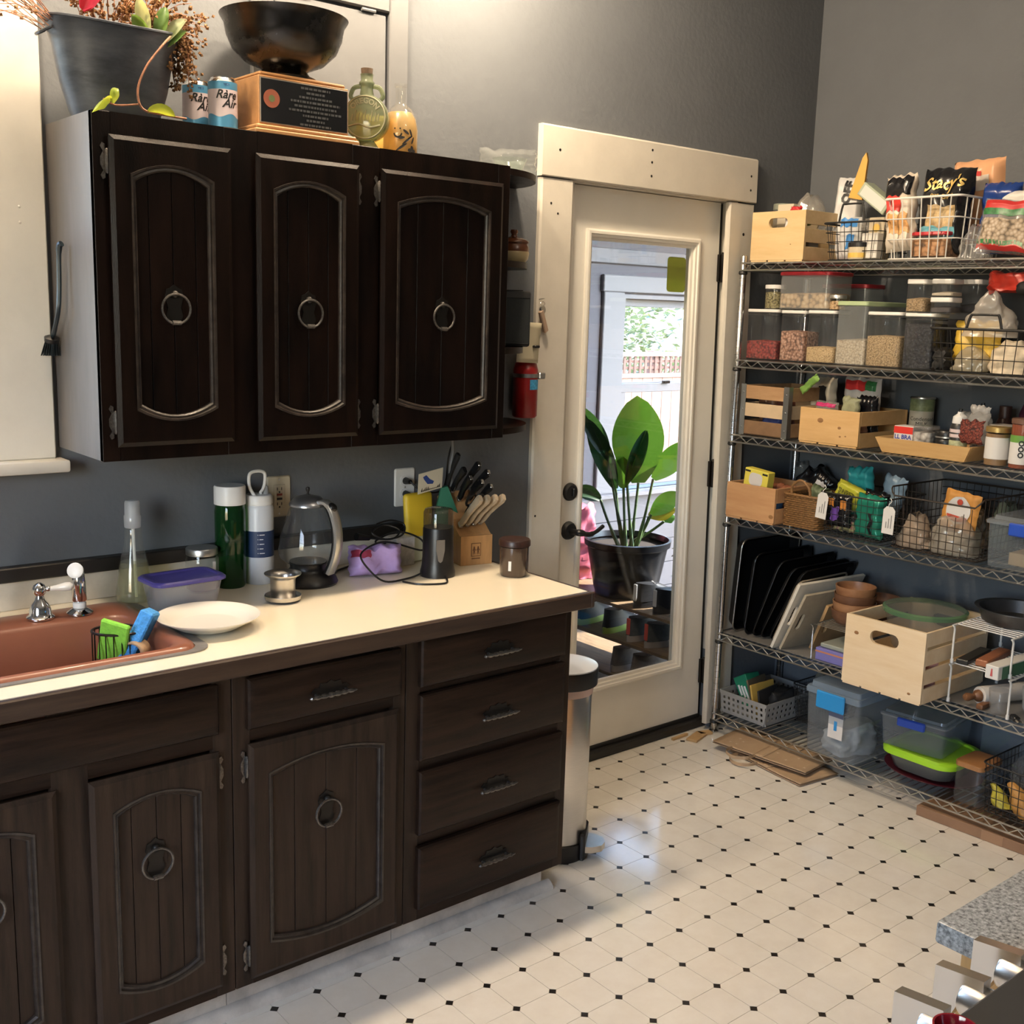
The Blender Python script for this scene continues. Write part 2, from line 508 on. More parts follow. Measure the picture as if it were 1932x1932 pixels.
# jamb, stop and threshold of the door
b = B().box(DX0, DX0 + 0.018, WY, 0.505, 0.0, DZ).box(DX1 - 0.018, DX1, WY, 0.505, 0.0, DZ).box(DX0 + 0.018, DX1 - 0.018, WY, 0.505, DZ - 0.018, DZ)
struct(b.done('trim_4', M_TRIM, smooth=0, warp=warp))
struct(B().box(DX0, DX1 + 0.02, 0.402, 0.52, 0.0, 0.036, 0.006).done('trim_5', mat('threshold_black', (0.010, 0.009, 0.008), 0.5), smooth=30))

# the glazed door
dr = thing('door_1', None, None, (0, 0, 0))
dr['kind'] = 'structure'
SX0, SX1, SY0, SY1, SZ0, SZ1 = -0.529, 0.270, 0.425, 0.465, 0.042, 2.052
GX0, GX1, GZ0, GZ1 = -0.405, 0.128, 0.290, 1.888
b = B()
o4 = lambda x0, x1, z0, z1, y: [(x0, y, z0), (x1, y, z0), (x1, y, z1), (x0, y, z1)]
b.loops([o4(GX0, GX1, GZ0, GZ1, SY1), o4(SX0, SX1, SZ0, SZ1, SY1), o4(SX0, SX1, SZ0, SZ1, SY0 + 0.002), o4(SX0 + 0.002, SX1 - 0.002, SZ0 + 0.002, SZ1 - 0.002, SY0), o4(GX0, GX1, GZ0, GZ1, SY0), o4(GX0, GX1, GZ0, GZ1, SY1)])
slab_o = b.done('slab', M_DOORW, dr, smooth=30, warp=warp)
e = 0.026
prof = [(e, 0.0), (e, -0.008), (e - 0.006, -0.012), (e * 0.45, -0.012), (e * 0.35, -0.007), (0.001, -0.005), (0.0, 0.004), (-0.010, 0.006), (-0.010, 0.016)]
b = B()
b.loops([o4(GX0 - d, GX1 + d, GZ0 - d, GZ1 + d, SY0 + y) for d, y in prof])
b.done('glazing_frame', M_DOORW, dr, smooth=30, warp=warp)
B().box(GX0 - 0.001, GX1 + 0.001, SY0 + 0.017, SY0 + 0.021, GZ0 - 0.001, GZ1 + 0.001).done('pane', M_GLASS, dr, smooth=0, warp=warp)
B().box(SX0, SX1, 0.420, 0.460, 0.037, 0.052).done('door_sweep', M_BLACKM, dr, warp=warp)
b = B().box(SX1 + 0.001, SX1 + 0.028, 0.440, 0.47, 0.042, 2.05)
b.done('weatherstrip', M_BLACKM, dr, warp=warp)
for z in (1.815, 1.035, 0.235):
    h = B().box(SX1 - 0.012, SX1 + 0.016, 0.413, 0.424, z - 0.05, z + 0.05, 0.002).done('hinge', M_BRONZE, dr, warp=warp)
    B().lathe([(0.006, -0.052), (0.0075, -0.05), (0.0075, 0.05), (0.006, 0.052), (0.003, 0.058)], 12, T(SX1 + 0.006, 0.412, z)).done('hinge_pin', M_BRONZE, h, warp=warp)
LX = -0.462
db = B().lathe([(0.0, -0.014), (0.024, -0.014), (0.030, -0.009), (0.032, 0.0)], 28, T(LX, SY0, 1.022, rx=-PI / 2, s=1) @ Matrix.Scale(-1, 4, (0, 0, 1)) @ Matrix.Scale(-1, 4, (0, 0, 1))).done('deadbolt', M_BLACKM, dr)
B().box(LX - 0.004, LX + 0.004, SY0 - 0.026, SY0 - 0.012, 1.008, 1.036, 0.002).done('thumb_turn', M_BLACK, db)
lv = B().lathe([(0.0, -0.016), (0.026, -0.016), (0.031, -0.008), (0.033, 0.0)], 28, T(LX, SY0, 0.885, rx=-PI / 2)).done('lever_rose', M_BLACKM, dr)
lvp = smooth_path([(LX, SY0 - 0.005, 0.885), (LX, SY0 - 0.045, 0.885), (LX + 0.012, SY0 - 0.056, 0.884), (LX + 0.05, SY0 - 0.056, 0.875), (LX + 0.085, SY0 - 0.055, 0.882), (LX + 0.118, SY0 - 0.054, 0.898)], 5)
B().tube(lvp, [0.011] * 6 + [0.012] * 6 + [0.009] * (len(lvp) - 20) + [0.007] * 8, 10).done('lever', M_BLACK, lv)

# painted-over access panel high on the wall, with its casing
M_PANEL = mat('panel_paint_grey', (0.120, 0.126, 0.134), 0.6, var=0.05, vscale=6, bump=0.2, bscale=30)
ap = thing('access_panel', 'grey painted-over hatch panel in a moulded frame above the wall cabinet', 'wall panel', (-1.44, WY, 2.05))
B().box(-0.165, 0.175, -0.008, -0.001, 0.0, 0.375, 0.002).done('panel', M_PANEL, ap)
B().box(0.182, 0.245, -0.018, -0.001, 0.0, 0.445, 0.004).done('frame_stile', M_PANEL, ap)
B().box(-0.235, -0.172, -0.018, -0.001, 0.0, 0.445, 0.004).done('frame_stile', M_PANEL, ap)
B().box(-0.172, 0.182, -0.018, -0.001, 0.383, 0.445, 0.004).box(-0.235, 0.245, -0.028, -0.001, 0.445, 0.465, 0.005).done('frame_rail', M_PANEL, ap)
for x in (-0.09, 0.115):
    B().tube([(x - 0.022, -0.012, 0.379), (x + 0.022, -0.012, 0.379)], 0.005, 8).done('hinge', M_PANEL, ap)

# ================================================================== CABINETS
def opening(w, h, mx, mb, mt, arch, inset, y, n=10):
    """arched-top, bowed-bottom opening outline inside a w x h door (origin bottom-left), counter-clockwise seen from the front"""
    x0, x1 = mx + inset, w - mx - inset
    zb, zt = mb + inset, h - mt - inset
    P = []
    for k in range(n):
        t = k / n; x = x0 + (x1 - x0) * t
        P.append((x, y, zb + (0 if arch == 0 else arch * (1 - 4 * t * (1 - t))) - 0))
    for k in range(n):
        t = k / n
        P.append((x1, y, zb + arch + (zt - arch - zb - arch) * t))
    for k in range(n):
        t = k / n; x = x1 + (x0 - x1) * t
        P.append((x, y, zt - arch * (1 - 4 * t * (1 - t))))
    for k in range(n):
        t = k / n
        P.append((x0, y, zt - arch - (zt - arch - zb - arch) * t))
    return P
def outline(w, h, inset, y, n=10):
    P = []
    for a, b_ in (((0, 0), (1, 0)), ((1, 0), (1, 1)), ((1, 1), (0, 1)), ((0, 1), (0, 0))):
        for k in range(n):
            t = k / n
            u, v = a[0] + (b_[0] - a[0]) * t, a[1] + (b_[1] - a[1]) * t
            P.append((inset + u * (w - 2 * inset), y, inset + v * (h - 2 * inset)))
    return P
def ring_pull(par, x, y, z, s=1.0):
    pts = [(-0.014, -0.052), (-0.022, -0.035), (-0.016, -0.015), (-0.024, 0.012), (-0.020, 0.030), (-0.010, 0.034), (0.0, 0.042), (0.010, 0.034), (0.020, 0.030), (0.024, 0.012), (0.016, -0.015), (0.022, -0.035), (0.014, -0.052), (0.0, -0.058)]
    r = B().prism([(a * s * 0.9, c * s * 0.9) for a, c in pts], 0.0, -0.003).ball((0, -0.006, 0.016 * s), 0.009, 0.008, 0.009, 10).done('ring_pull', M_PLATE, par)
    r.location = (x, y, z)
    c = [(0.033 * s * math.sin(a), -0.013, -0.016 * s + 0.033 * s * math.cos(a)) for a in [2 * PI * k / 32 for k in range(32)]]
    B().tube(c, 0.0029, 8, True).tube([(-0.010, -0.013, -0.047 * s), (0.010, -0.013, -0.047 * s)], [0.0055, 0.0055], 8).done('ring', M_IRON, r)
    return r
def hinge(par, x, y, z, side):
    pts = [(0, -0.035), (0.006, -0.038), (0.010, -0.030), (0.004, -0.020), (0.010, -0.008), (0.010, 0.008), (0.004, 0.020), (0.010, 0.030), (0.006, 0.038), (0, 0.035)]
    h = B().prism([(-side * a, c) for a, c in pts], 0.0, -0.0025).lathe([(0.002, -0.026), (0.005, -0.022), (0.005, 0.022), (0.002, 0.026)], 8, T(side * 0.003, -0.006, 0)).done('hinge', M_IRON, par)
    h.location = (x, y, z)
def cabinet_door(par, x0, x1, z0, z1, y, arch=0.024, name='door', planks=4, pull=None, hside=None, mx=0.045, mb=0.055, mt=0.052, worn=M_WOODW, wood=None):
    """framed plank door; y is the face of the carcass, the door stands proud of it towards -y"""
    w, h, t = x1 - x0, z1 - z0, 0.020
    b = B()
    b.loops([opening(w, h, mx, mb, mt, arch, 0, -0.009), outline(w, h, 0, -0.009), outline(w, h, 0, -t + 0.006), outline(w, h, 0.010, -t), opening(w, h, mx, mb, mt, arch, 0, -t), opening(w, h, mx, mb, mt, arch, 0, -0.009)])
    wood = wood or M_WOOD
    d = b.done(name, wood, par, smooth=25)
    d.location = (x0, y, z0)
    B().loops([opening(w, h, mx, mb, mt, arch, i, yy) for i, yy in ((-0.0005, -t - 0.0002), (0.0, -t - 0.0025), (0.004, -t - 0.002), (0.006, -t + 0.003), (0.010, -t + 0.002), (0.013, -t + 0.006), (0.014, -0.0085))]).done('molding', worn, d, smooth=25)
    px0, px1 = mx - 0.012, w - mx + 0.012
    pw = (px1 - px0) / planks
    for k in range(planks):
        a, c = px0 + k * pw + 0.0006, px0 + (k + 1) * pw - 0.0006
        zz0, zz1 = mb - 0.014, h - mt + 0.014
        g = 0.0009
        B().prism([(a, -0.001), (a, -0.0072), (a + g, -0.0085), (c - g, -0.0085), (c, -0.0072), (c, -0.001)], zz0, zz1, Matrix(((1, 0, 0, 0), (0, 0, 1, 0), (0, 1, 0, 0), (0, 0, 0, 1)))).done('plank', wood, d, smooth=20)
    if pull:
        ring_pull(d, pull[0] - x0, -0.0085, pull[1] - z0, pull[2] if len(pull) > 2 else 1.0)
    if hside:
        for zz in (0.055, h - 0.055):
            hinge(d, (-0.004 if hside < 0 else w + 0.004), -0.001, zz, -hside)
    return d
def bail_pull(par, x, y, z):
    pts = [(-0.050, 0.0), (-0.040, 0.008), (-0.030, 0.006), (-0.026, 0.018), (-0.010, 0.016), (0.0, 0.022), (0.010, 0.016), (0.026, 0.018), (0.030, 0.006), (0.040, 0.008), (0.050, 0.0), (0.040, -0.008), (0.030, -0.006), (0.024, -0.018), (0.010, -0.012), (0, -0.016), (-0.010, -0.012), (-0.024, -0.018), (-0.030, -0.006), (-0.040, -0.008)]
    p = B().prism(pts, 0.0, -0.0025).done('bail_pull', M_PLATE, par)
    p.location = (x, y, z)
    prof = []
    for k in range(29):
        u = k / 28; r = 0.0032 + 0.0018 * (1 if k % 4 < 2 else 0) + 0.002 * (1 - abs(2 * u - 1))
        if k in (0, 28): r = 0.0015
        prof.append((r, -0.062 + 0.124 * u))
    B().lathe(prof, 8, T(0, -0.016, -0.009, ry=PI / 2)).box(-0.042, -0.036, -0.018, -0.001, -0.010, -0.004).box(0.036, 0.042, -0.018, -0.001, -0.010, -0.004).done('bail', M_IRON, p)
def drawer(par, x0, x1, z0, z1, y, name='drawer', pull=True):
    w, h, t = x1 - x0, z1 - z0, 0.022
    d = B().loops([outline(w, h, 0, -0.0, 2), outline(w, h, 0, -t + 0.009, 2), outline(w, h, 0.004, -t + 0.004, 2), outline(w, h, 0.016, -t, 2)], True, True).done(name, M_WOODH, par, smooth=20)
    d.location = (x0, y, z0)
    if pull:
        bail_pull(d, w / 2, -t, h / 2)
    return d

# ---- base run: three units under one worktop
BF, BZ0, BZ1 = -0.230, 0.088, 0.852
def carcass(root, x0, x1, rails, stiles):
    B().box(x0, x1, BF + 0.020, WY - 0.005, BZ0, BZ1 if root['label'].find('sink') < 0 else 0.66).done('body', M_WOODL, root, smooth=0)
    for a, c in stiles:
        B().box(a, c, BF, BF + 0.019, BZ0, BZ1, 0.001).done('face_stile', M_WOODL, root)
    for a, c, z0, z1 in rails:
        B().box(a, c, BF + 0.0004, BF + 0.019, z0, z1).done('face_rail', M_WOODH, root, smooth=0)
    B().box(x0, x1 - (0.03 if x1 > -1.1 else 0), -0.178, -0.160, 0.0, BZ0).done('toe_kick', mat('toe_board_white', (0.50, 0.46, 0.40), 0.5, var=0.25, vscale=9, bump=0.1), root, smooth=0)
dk = thing('drawer_cabinet', 'dark wood base cabinet with four stacked drawers at the counter end', 'cabinet')
carcass(dk, -1.583, -1.040, [(-1.541, -1.077, a, c) for a, c in ((0.838, 0.852), (0.700, 0.722), (0.497, 0.525), (0.295, 0.323), (0.088, 0.125))], [(-1.583, -1.541), (-1.077, -1.040)])
for z0, z1 in ((0.717, 0.843), (0.525, 0.696), (0.326, 0.497), (0.123, 0.293)):
    drawer(dk, -1.548, -1.070, z0, z1, BF)
mk = thing('door_cabinet', 'dark wood base cabinet with one drawer over a single plank door', 'cabinet')
carcass(mk, -2.039, -1.585, [(-1.997, -1.62, a, c) for a, c in ((0.832, 0.852), (0.680, 0.708), (0.088, 0.115))], [(-2.039, -1.997), (-1.62, -1.585)])
drawer(mk, -2.008, -1.606, 0.711, 0.828, BF)
cabinet_door(mk, -2.008, -1.612, 0.110, 0.678, BF, wood=M_WOODL, pull=(-1.81, 0.482), hside=-1)
sk = thing('sink_cabinet', 'dark wood sink base cabinet with false front over two plank doors', 'cabinet')
carcass(sk, -3.40, -2.041, [(-3.36, -2.085, a, c) for a, c in ((0.830, 0.852), (0.680, 0.716), (0.088, 0.130))], [(-2.085, -2.041), (-2.425, -2.352), (-3.40, -3.36)])
drawer(sk, -2.700, -2.076, 0.717, 0.828, BF, 'false_front', False)
cabinet_door(sk, -2.357, -2.077, 0.120, 0.678, BF, wood=M_WOODL, pull=(-2.222, 0.482), hside=1, mx=0.045)
cabinet_door(sk, -2.700, -2.420, 0.120, 0.678, BF, wood=M_WOODL, pull=(-2.56, 0.482), hside=-1, mx=0.045)
cabinet_door(sk, -3.060, -2.765, 0.120, 0.678, BF, wood=M_WOODL, pull=(-2.91, 0.482), hside=1, mx=0.045)
# quarter-round shoe along the toe
qr = B().loops([[(x, -0.179, 0.0), (x, -0.206, 0.0), (x, -0.204, 0.008), (x, -0.197, 0.016), (x, -0.188, 0.021), (x, -0.179, 0.022)] for x in (-3.4, -1.045)], True, True).done('baseboard_toe', mat('shoe_molding_white', (0.52, 0.48, 0.42), 0.5, var=0.25, vscale=9), smooth=40)
struct(qr)

# ---- worktop with sink cut-out, dark edge band, backsplash
CT, CF, CE = 0.890, -0.262, -1.008
SKX0, SKX1, SKY0, SKY1 = -2.86, -2.082, -0.178, 0.285      # sink rim outline
wt_ = thing('worktop', 'cream laminate worktop with dark wooden edge along the base cabinets', 'countertop', (0, 0, 0))
b = B()
x0, x1, y0, y1 = SKX0 + 0.02, SKX1 - 0.02, SKY0 + 0.02, SKY1 - 0.02
b.box(-3.42, x0, CF + 0.004, WY - 0.001, BZ1 + 0.001, CT).box(x1, CE - 0.003, CF + 0.004, WY - 0.001, BZ1 + 0.001, CT)
b.box(x0, x1, CF + 0.004, y0, BZ1 + 0.001, CT).box(x0, x1, y1, WY - 0.001, BZ1 + 0.001, CT)
b.done('laminate_top', M_LAM, wt_, smooth=0)
M_EDGE = mat('worktop_edge_wood', (0.022, 0.012, 0.008), 0.40, col2=(0.055, 0.032, 0.020), vscale=6, stretch=(0.7, 9, 9), rvar=0.1)
B().box(-3.42, CE, CF - 0.012, CF + 0.0035, 0.846, CT - 0.0005, 0.003).done('edge_band', M_EDGE, wt_)
B().box(CE - 0.0025, CE + 0.012, CF - 0.012, WY - 0.002, 0.846, CT - 0.0005, 0.003).done('edge_band', M_EDGE, wt_)
bs = thing('backsplash', 'low cream splash strip with black cap behind the counter', 'backsplash')
B().box(-3.42, -1.20, 0.362, WY - 0.0005, CT + 0.001, 0.960).done('splash_board', mat('splash_cream', (0.58, 0.53, 0.44), 0.4, var=0.12, vscale=12), bs, smooth=0)
B().box(-3.42, -1.20, 0.352, WY - 0.0005, 0.9605, 0.996, 0.003).done('splash_cap', mat('splash_cap_black', (0.012, 0.010, 0.009), 0.45), bs)

# ---- wall cabinet
UF, UB, UZ0, UZ1, UX0, UX1 = 0.080, WY - 0.001, 1.276, 2.026, -2.190, -1.048
uc = thing('wall_cabinet', 'dark wood wall cabinet with three arched plank doors above the counter', 'cabinet')
B().box(UX0 + 0.004, UX1, UF + 0.019, UB, UZ0 + 0.001, UZ1 - 0.001).done('body', M_WOOD, uc, smooth=0)
M_SIDE = mat('cabinet_side_grey', (0.175, 0.158, 0.150), 0.42, col2=(0.125, 0.112, 0.105), vscale=3, stretch=(1, 3, 0.6), rvar=0.1)
B().box(UX0, UX0 + 0.0035, UF + 0.001, UB, UZ0 + 0.001, UZ1 - 0.001).done('side_panel', M_SIDE, uc, smooth=0)
for a, c in ((UX0, -2.150), (-1.892, -1.808), (-1.552, -1.472), (-1.090, UX1)):
    B().box(a, c, UF, UF + 0.0185, UZ0, UZ1, 0.0012).done('face_stile', M_WOOD, uc)
for a, c in ((-2.150, -1.892), (-1.808, -1.552), (-1.472, -1.090)):
    B().box(a, c, UF + 0.0004, UF + 0.0185, UZ1 - 0.06, UZ1).done('face_rail', M_WOOD, uc, smooth=0)
    B().box(a, c, UF + 0.0004, UF + 0.0185, UZ0, UZ0 + 0.05).done('face_rail', M_WOOD, uc, smooth=0)
cabinet_door(uc, -2.161, -1.882, 1.309, 1.978, UF, pull=(-2.022, 1.632), hside=-1, arch=0.026, mx=0.044)
cabinet_door(uc, -1.820, -1.541, 1.306, 1.976, UF, pull=(-1.681, 1.629), hside=1, arch=0.026, mx=0.042)
cabinet_door(uc, -1.476, -1.082, 1.305, 1.975, UF, pull=(-1.279, 1.628), hside=-1, arch=0.026, mx=0.046)
# open end shelves, quarter-round boards
def qboard(z, t, rx, ry):
    pts = [(UX1 + 0.0005, UB - 0.001), (UX1 + 0.0005, UB - ry)] + [(UX1 + 0.0005 + rx * math.sin(a), UB - ry + 0.0 + ry * (1 - math.cos(a))) for a in [PI / 2 * k / 8 for k in range(1, 9)]]
    B().slab(pts, z - t, z).done('end_shelf', M_WOOD, uc, smooth=30)
qboard(UZ1, 0.018, 0.268, 0.268); qboard(1.776, 0.018, 0.25, 0.25); qboard(1.528, 0.018, 0.245, 0.245); qboard(UZ0 + 0.020, 0.018, 0.262, 0.262)

# ---- cast sink: rim, basin walls, drain
M_SINK = mat('terracotta_enamel', (0.235, 0.085, 0.048), 0.30, var=0.08, vscale=6, coat=0.2)
si = thing('kitchen_sink', 'terracotta brown drop-in sink in the cream worktop', 'sink')
def rr(x0, x1, y0, y1, r, z, n=5):
    return [(x, y, z) for x, y in rrect(x1 - x0, y1 - y0, r, n, (x0 + x1) / 2, (y0 + y1) / 2)]
b = B()
bx0, bx1, by0, by1 = -2.82, -2.125, -0.150, 0.165
b.loops([rr(SKX0 + 0.03, SKX1 - 0.03, SKY0 + 0.03, SKY1 - 0.03, 0.05, CT + 0.0006), rr(SKX0, SKX1, SKY0, SKY1, 0.045, CT + 0.001), rr(SKX0 + 0.004, SKX1 - 0.004, SKY0 + 0.004, SKY1 - 0.004, 0.045, CT + 0.010), rr(SKX0 + 0.02, SKX1 - 0.02, SKY0 + 0.015, SKY1 - 0.015, 0.045, CT + 0.013),
         rr(bx0 - 0.008, bx1 + 0.008, by0 - 0.008, by1 + 0.008, 0.055, CT + 0.011), rr(bx0, bx1, by0, by1, 0.05, CT + 0.001), rr(bx0 + 0.012, bx1 - 0.012, by0 + 0.008, by1 - 0.010, 0.05, CT - 0.09), rr(bx0 + 0.025, bx1 - 0.025, by0 + 0.02, by1 - 0.022, 0.05, CT - 0.175), rr(bx0 + 0.055, bx1 - 0.055, by0 + 0.05, by1 - 0.05, 0.04, CT - 0.19)], False, True)
b.done('basin', M_SINK, si, smooth=60)
B().loops([rr(SKX0 - 0.022, SKX1 + 0.026, SKY0 - 0.012, SKY1 + 0.004, 0.05, CT + 0.0005), rr(SKX0 - 0.022, SKX1 + 0.026, SKY0 - 0.012, SKY1 + 0.004, 0.05, CT + 0.0035), rr(SKX0, SKX1, SKY0, SKY1, 0.045, CT + 0.0045), rr(SKX0, SKX1, SKY0, SKY1, 0.045, CT + 0.0005)]).done('rim_gasket', mat('rim_grey', (0.20, 0.19, 0.18), 0.4, 0.3, var=0.2, vscale=30), si, smooth=40)
B().lathe([(0.0, 0.001), (0.03, 0.001), (0.042, 0.004), (0.044, 0.0)], 24, T(-2.47, 0.0, CT - 0.19)).done('drain', M_STEEL, si)

# ================================================================== PORCH BEHIND THE DOOR AND THE YARD
PY = 1.75
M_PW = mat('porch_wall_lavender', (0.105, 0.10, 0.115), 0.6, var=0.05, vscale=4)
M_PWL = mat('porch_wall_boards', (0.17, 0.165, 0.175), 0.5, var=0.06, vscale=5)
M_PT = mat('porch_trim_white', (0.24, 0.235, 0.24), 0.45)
struct(B().box(-1.3, 2.4, 0.505, PY + 0.1, -0.06, -0.005).done('floor_porch', mat('porch_floor_dark', (0.09, 0.08, 0.07), 0.6, var=0.3, vscale=10), smooth=0))
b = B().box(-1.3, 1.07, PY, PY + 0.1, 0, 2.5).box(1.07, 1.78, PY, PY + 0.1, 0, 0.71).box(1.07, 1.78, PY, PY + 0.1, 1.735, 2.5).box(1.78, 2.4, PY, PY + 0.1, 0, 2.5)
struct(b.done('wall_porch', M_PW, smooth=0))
struct(B().box(2.4, 2.5, 0.505, PY + 0.1, 0, 2.5).done('wall_porch_right', M_PW, smooth=0))
struct(B().box(-1.4, -1.3, 0.505, PY + 0.1, 0, 2.5).done('wall_porch_left', M_PW, smooth=0))
struct(B().box(-1.4, 2.5, 0.505, PY + 0.1, 2.5, 2.6).done('ceiling_porch', M_PWL, smooth=0))
struct(B().box(-1.3, 2.4, PY - 0.022, PY - 0.001, 1.885, 1.96, 0.004).done('trim_6', M_PWL))
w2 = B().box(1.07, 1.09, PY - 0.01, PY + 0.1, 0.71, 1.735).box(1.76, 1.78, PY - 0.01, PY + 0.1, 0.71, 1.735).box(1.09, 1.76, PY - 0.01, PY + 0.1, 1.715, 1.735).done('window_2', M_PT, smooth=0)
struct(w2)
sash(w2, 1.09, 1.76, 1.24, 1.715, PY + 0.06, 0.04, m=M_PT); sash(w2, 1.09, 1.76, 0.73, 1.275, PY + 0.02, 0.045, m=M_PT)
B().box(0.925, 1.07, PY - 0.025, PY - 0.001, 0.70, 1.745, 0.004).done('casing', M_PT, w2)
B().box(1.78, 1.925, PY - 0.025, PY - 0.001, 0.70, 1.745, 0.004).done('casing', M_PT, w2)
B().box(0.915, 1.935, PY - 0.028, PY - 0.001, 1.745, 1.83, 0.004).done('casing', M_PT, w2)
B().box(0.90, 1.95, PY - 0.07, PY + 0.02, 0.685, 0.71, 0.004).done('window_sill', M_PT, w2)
B().box(1.40, 1.45, PY - 0.02, PY + 0.0, 1.275, 1.29, 0.003).done('sash_lock', M_BRONZE, w2)
for k in range(5):
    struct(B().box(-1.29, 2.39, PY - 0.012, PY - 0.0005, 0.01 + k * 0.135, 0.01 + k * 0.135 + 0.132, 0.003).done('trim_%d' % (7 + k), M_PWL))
# porch sticker on the glass
st = B().loops([[(x, y, z) for x, z in rrect(0.100, 0.125, 0.014, 4, 0.052, 1.782)] for y in (0.4415, 0.4405)], True, True).done('glass_sticker', clear('yellow_green_film', (0.55, 0.58, 0.12), 0.3, 0.35, (0.35, 0.37, 0.10)), warp=warp)
tag(st, 'yellow-green translucent sticker near the top of the glazed door', 'sticker')

# shoe rack with boards
M_OAKD = mat('rack_wood', (0.20, 0.13, 0.07), 0.55, var=0.3, vscale=8, stretch=(8, 1, 8))
rk = thing('shoe_rack', 'low wooden shoe rack seen through the lower door glass', 'shoe rack', (0.28, 0.57, 0))
for z in (0.40, 0.245, 0.085):
    B().box(0, 0.36, 0, 0.95, z - 0.014, z, 0.002).done('shelf', M_OAKD, rk)
for x, y in ((0.0, -0.012), (0.34, -0.012), (0.0, 0.952), (0.34, 0.952)):
    B().box(x, x + 0.02, y, y + 0.01, -0.005, 0.42).done('post', M_BLACKM, rk, smooth=0)
def shoe(name, label, loc, rz, up, sole, acc, s=1.0, group='shoes on the porch rack'):
    """low trainer, heel at the origin, toe along +x"""
    r = thing(name, label, 'shoe', loc, rz, group)
    def outl(k, w0):
        P = []
        for i in range(20):
            a = 2 * PI * i / 20
            x = 0.135 + 0.14 * math.cos(a); y = math.sin(a) * (0.042 + 0.008 * math.cos(a)) * w0
            P.append((x * s - 0.0 * k, y * s))
        return P
    o1 = outl(0, 1.0)
    B().loops([[(x, y, 0.0) for x, y in o1], [(x * 1.01, y * 1.06, 0.012 * s) for x, y in o1], [(x, y * 1.02, 0.030 * s) for x, y in o1]], True, True).done('sole', sole, r, smooth=50)
    L = []
    for k in range(7):
        t = k / 6
        z = 0.028 + 0.07 * t
        ring = []
        for i in range(20):
            a = 2 * PI * i / 20
            sh = 1 - 0.25 * t
            x = 0.135 * (1 - 0.45 * t ** 1.3) + 0.14 * math.cos(a) * (1 - 0.55 * t ** 1.2) - 0.004
            y = math.sin(a) * (0.042 + 0.006 * math.cos(a)) * sh
            ring.append((max(0.0, x) * s, y * s, (z + 0.012 * t * max(0, -math.cos(a))) * s))
        L.append(ring)
    B().loops(L, True, True).done('upper', up, r, smooth=60)
    if acc:
        B().box(-0.004 * s, 0.004 * s, -0.010 * s, 0.010 * s, 0.032 * s, 0.105 * s, 0.003).done('heel_tab', acc, r)
    B().tube(smooth_path([(0.10 * s, -0.02 * s, 0.1 * s), (0.12 * s, 0.02 * s, 0.098 * s), (0.14 * s, -0.02 * s, 0.085 * s), (0.155 * s, 0.02 * s, 0.078 * s)], 3), 0.003, 5).done('laces', MATS['white_plastic'], r)
    return r
MG = mat('shoe_grey', (0.10, 0.11, 0.115), 0.8, var=0.2, vscale=60); MC = mat('shoe_coral', (0.75, 0.13, 0.10), 0.6); MS = mat('shoe_sole_pale', (0.50, 0.45, 0.42), 0.6)
MT = mat('shoe_taupe', (0.17, 0.14, 0.125), 0.8, var=0.2, vscale=60); MD = mat('shoe_black', (0.010, 0.010, 0.012), 0.5); ML = mat('shoe_lime', (0.40, 0.55, 0.10), 0.5)
shoe('sneaker', 'grey sneaker with coral heel tab, left of its pair on the rack', (0.295, 0.84, 0.246), 0.05, MG, MS, MC)
shoe('sneaker', 'grey sneaker with coral heel tab, right of its pair on the rack', (0.295, 0.735, 0.246), -0.05, MG, MS, MC)
shoe('sneaker', 'taupe sneaker on the lowest rack board, left of the pair', (0.30, 0.93, 0.086), 0.1, MT, MS, None)
shoe('sneaker', 'taupe sneaker on the lowest rack board, right of the pair', (0.30, 0.81, 0.086), 0.0, MT, MS, None)
shoe('running_shoe', 'black running shoe with lime sole on the middle rack board', (0.295, 0.985, 0.246), 0.25, MD, ML, None)
shoe('running_shoe', 'black running shoe with lime sole further back on the rack', (0.295, 1.15, 0.246), 0.25, MD, ML, None)
shoe('boot', 'dark boot on the upper rack board beside the plant pot, left one', (0.30, 0.815, 0.401), 0.0, MD, MD, mat('tag_white', (0.7, 0.7, 0.7), 0.5), 1.0)
shoe('boot', 'dark boot on the upper rack board beside the plant pot, right one', (0.30, 0.70, 0.401), 0.0, MD, MD, MATS['tag_white'], 1.0)
shoe('slipper', 'black shoe on the porch floor by the bottom of the glass', (0.05, 0.98, -0.004), 0.6, MD, MD, None, 1.0)

# potted bird-of-paradise plant
def leaf(b, p0, p1, p2, w, fold=0.25, side=None, n=10, curl=0.0):
    """leaf blade along the quadratic path p0-p1-p2, widest in the middle"""
    p0, p1, p2 = Vector(p0), Vector(p1), Vector(p2)
    vs = []; fs = []
    for i in range(n + 1):
        t = i / n
        c = p0 * (1 - t) ** 2 + p1 * 2 * t * (1 - t) + p2 * t * t
        d = (p1 - p0) * (1 - t) + (p2 - p1) * t
        d.normalize()
        s_ = Vector(side) if side else d.cross(Vector((0, 0, 1)))
        s_ = (s_ - d * s_.dot(d)); s_.normalize()
        nn = s_.cross(d)
        ww = w * (math.sin(PI * min(1, t * 0.93 + 0.05)) ** 0.75) * (1 if t < 0.999 else 0.0)
        for k, u in enumerate((-1, -0.5, 0, 0.5, 1)):
            vs.append(c + s_ * (u * ww) + nn * (abs(u) * fold * ww + curl * u * ww))
    for i in range(n):
        for k in range(4):
            fs.append((i * 5 + k, i * 5 + k + 1, i * 5 + 5 + k + 1, i * 5 + 5 + k))
    b.add(vs, fs)
pc = Vector((0.46, 1.03, 0.402))
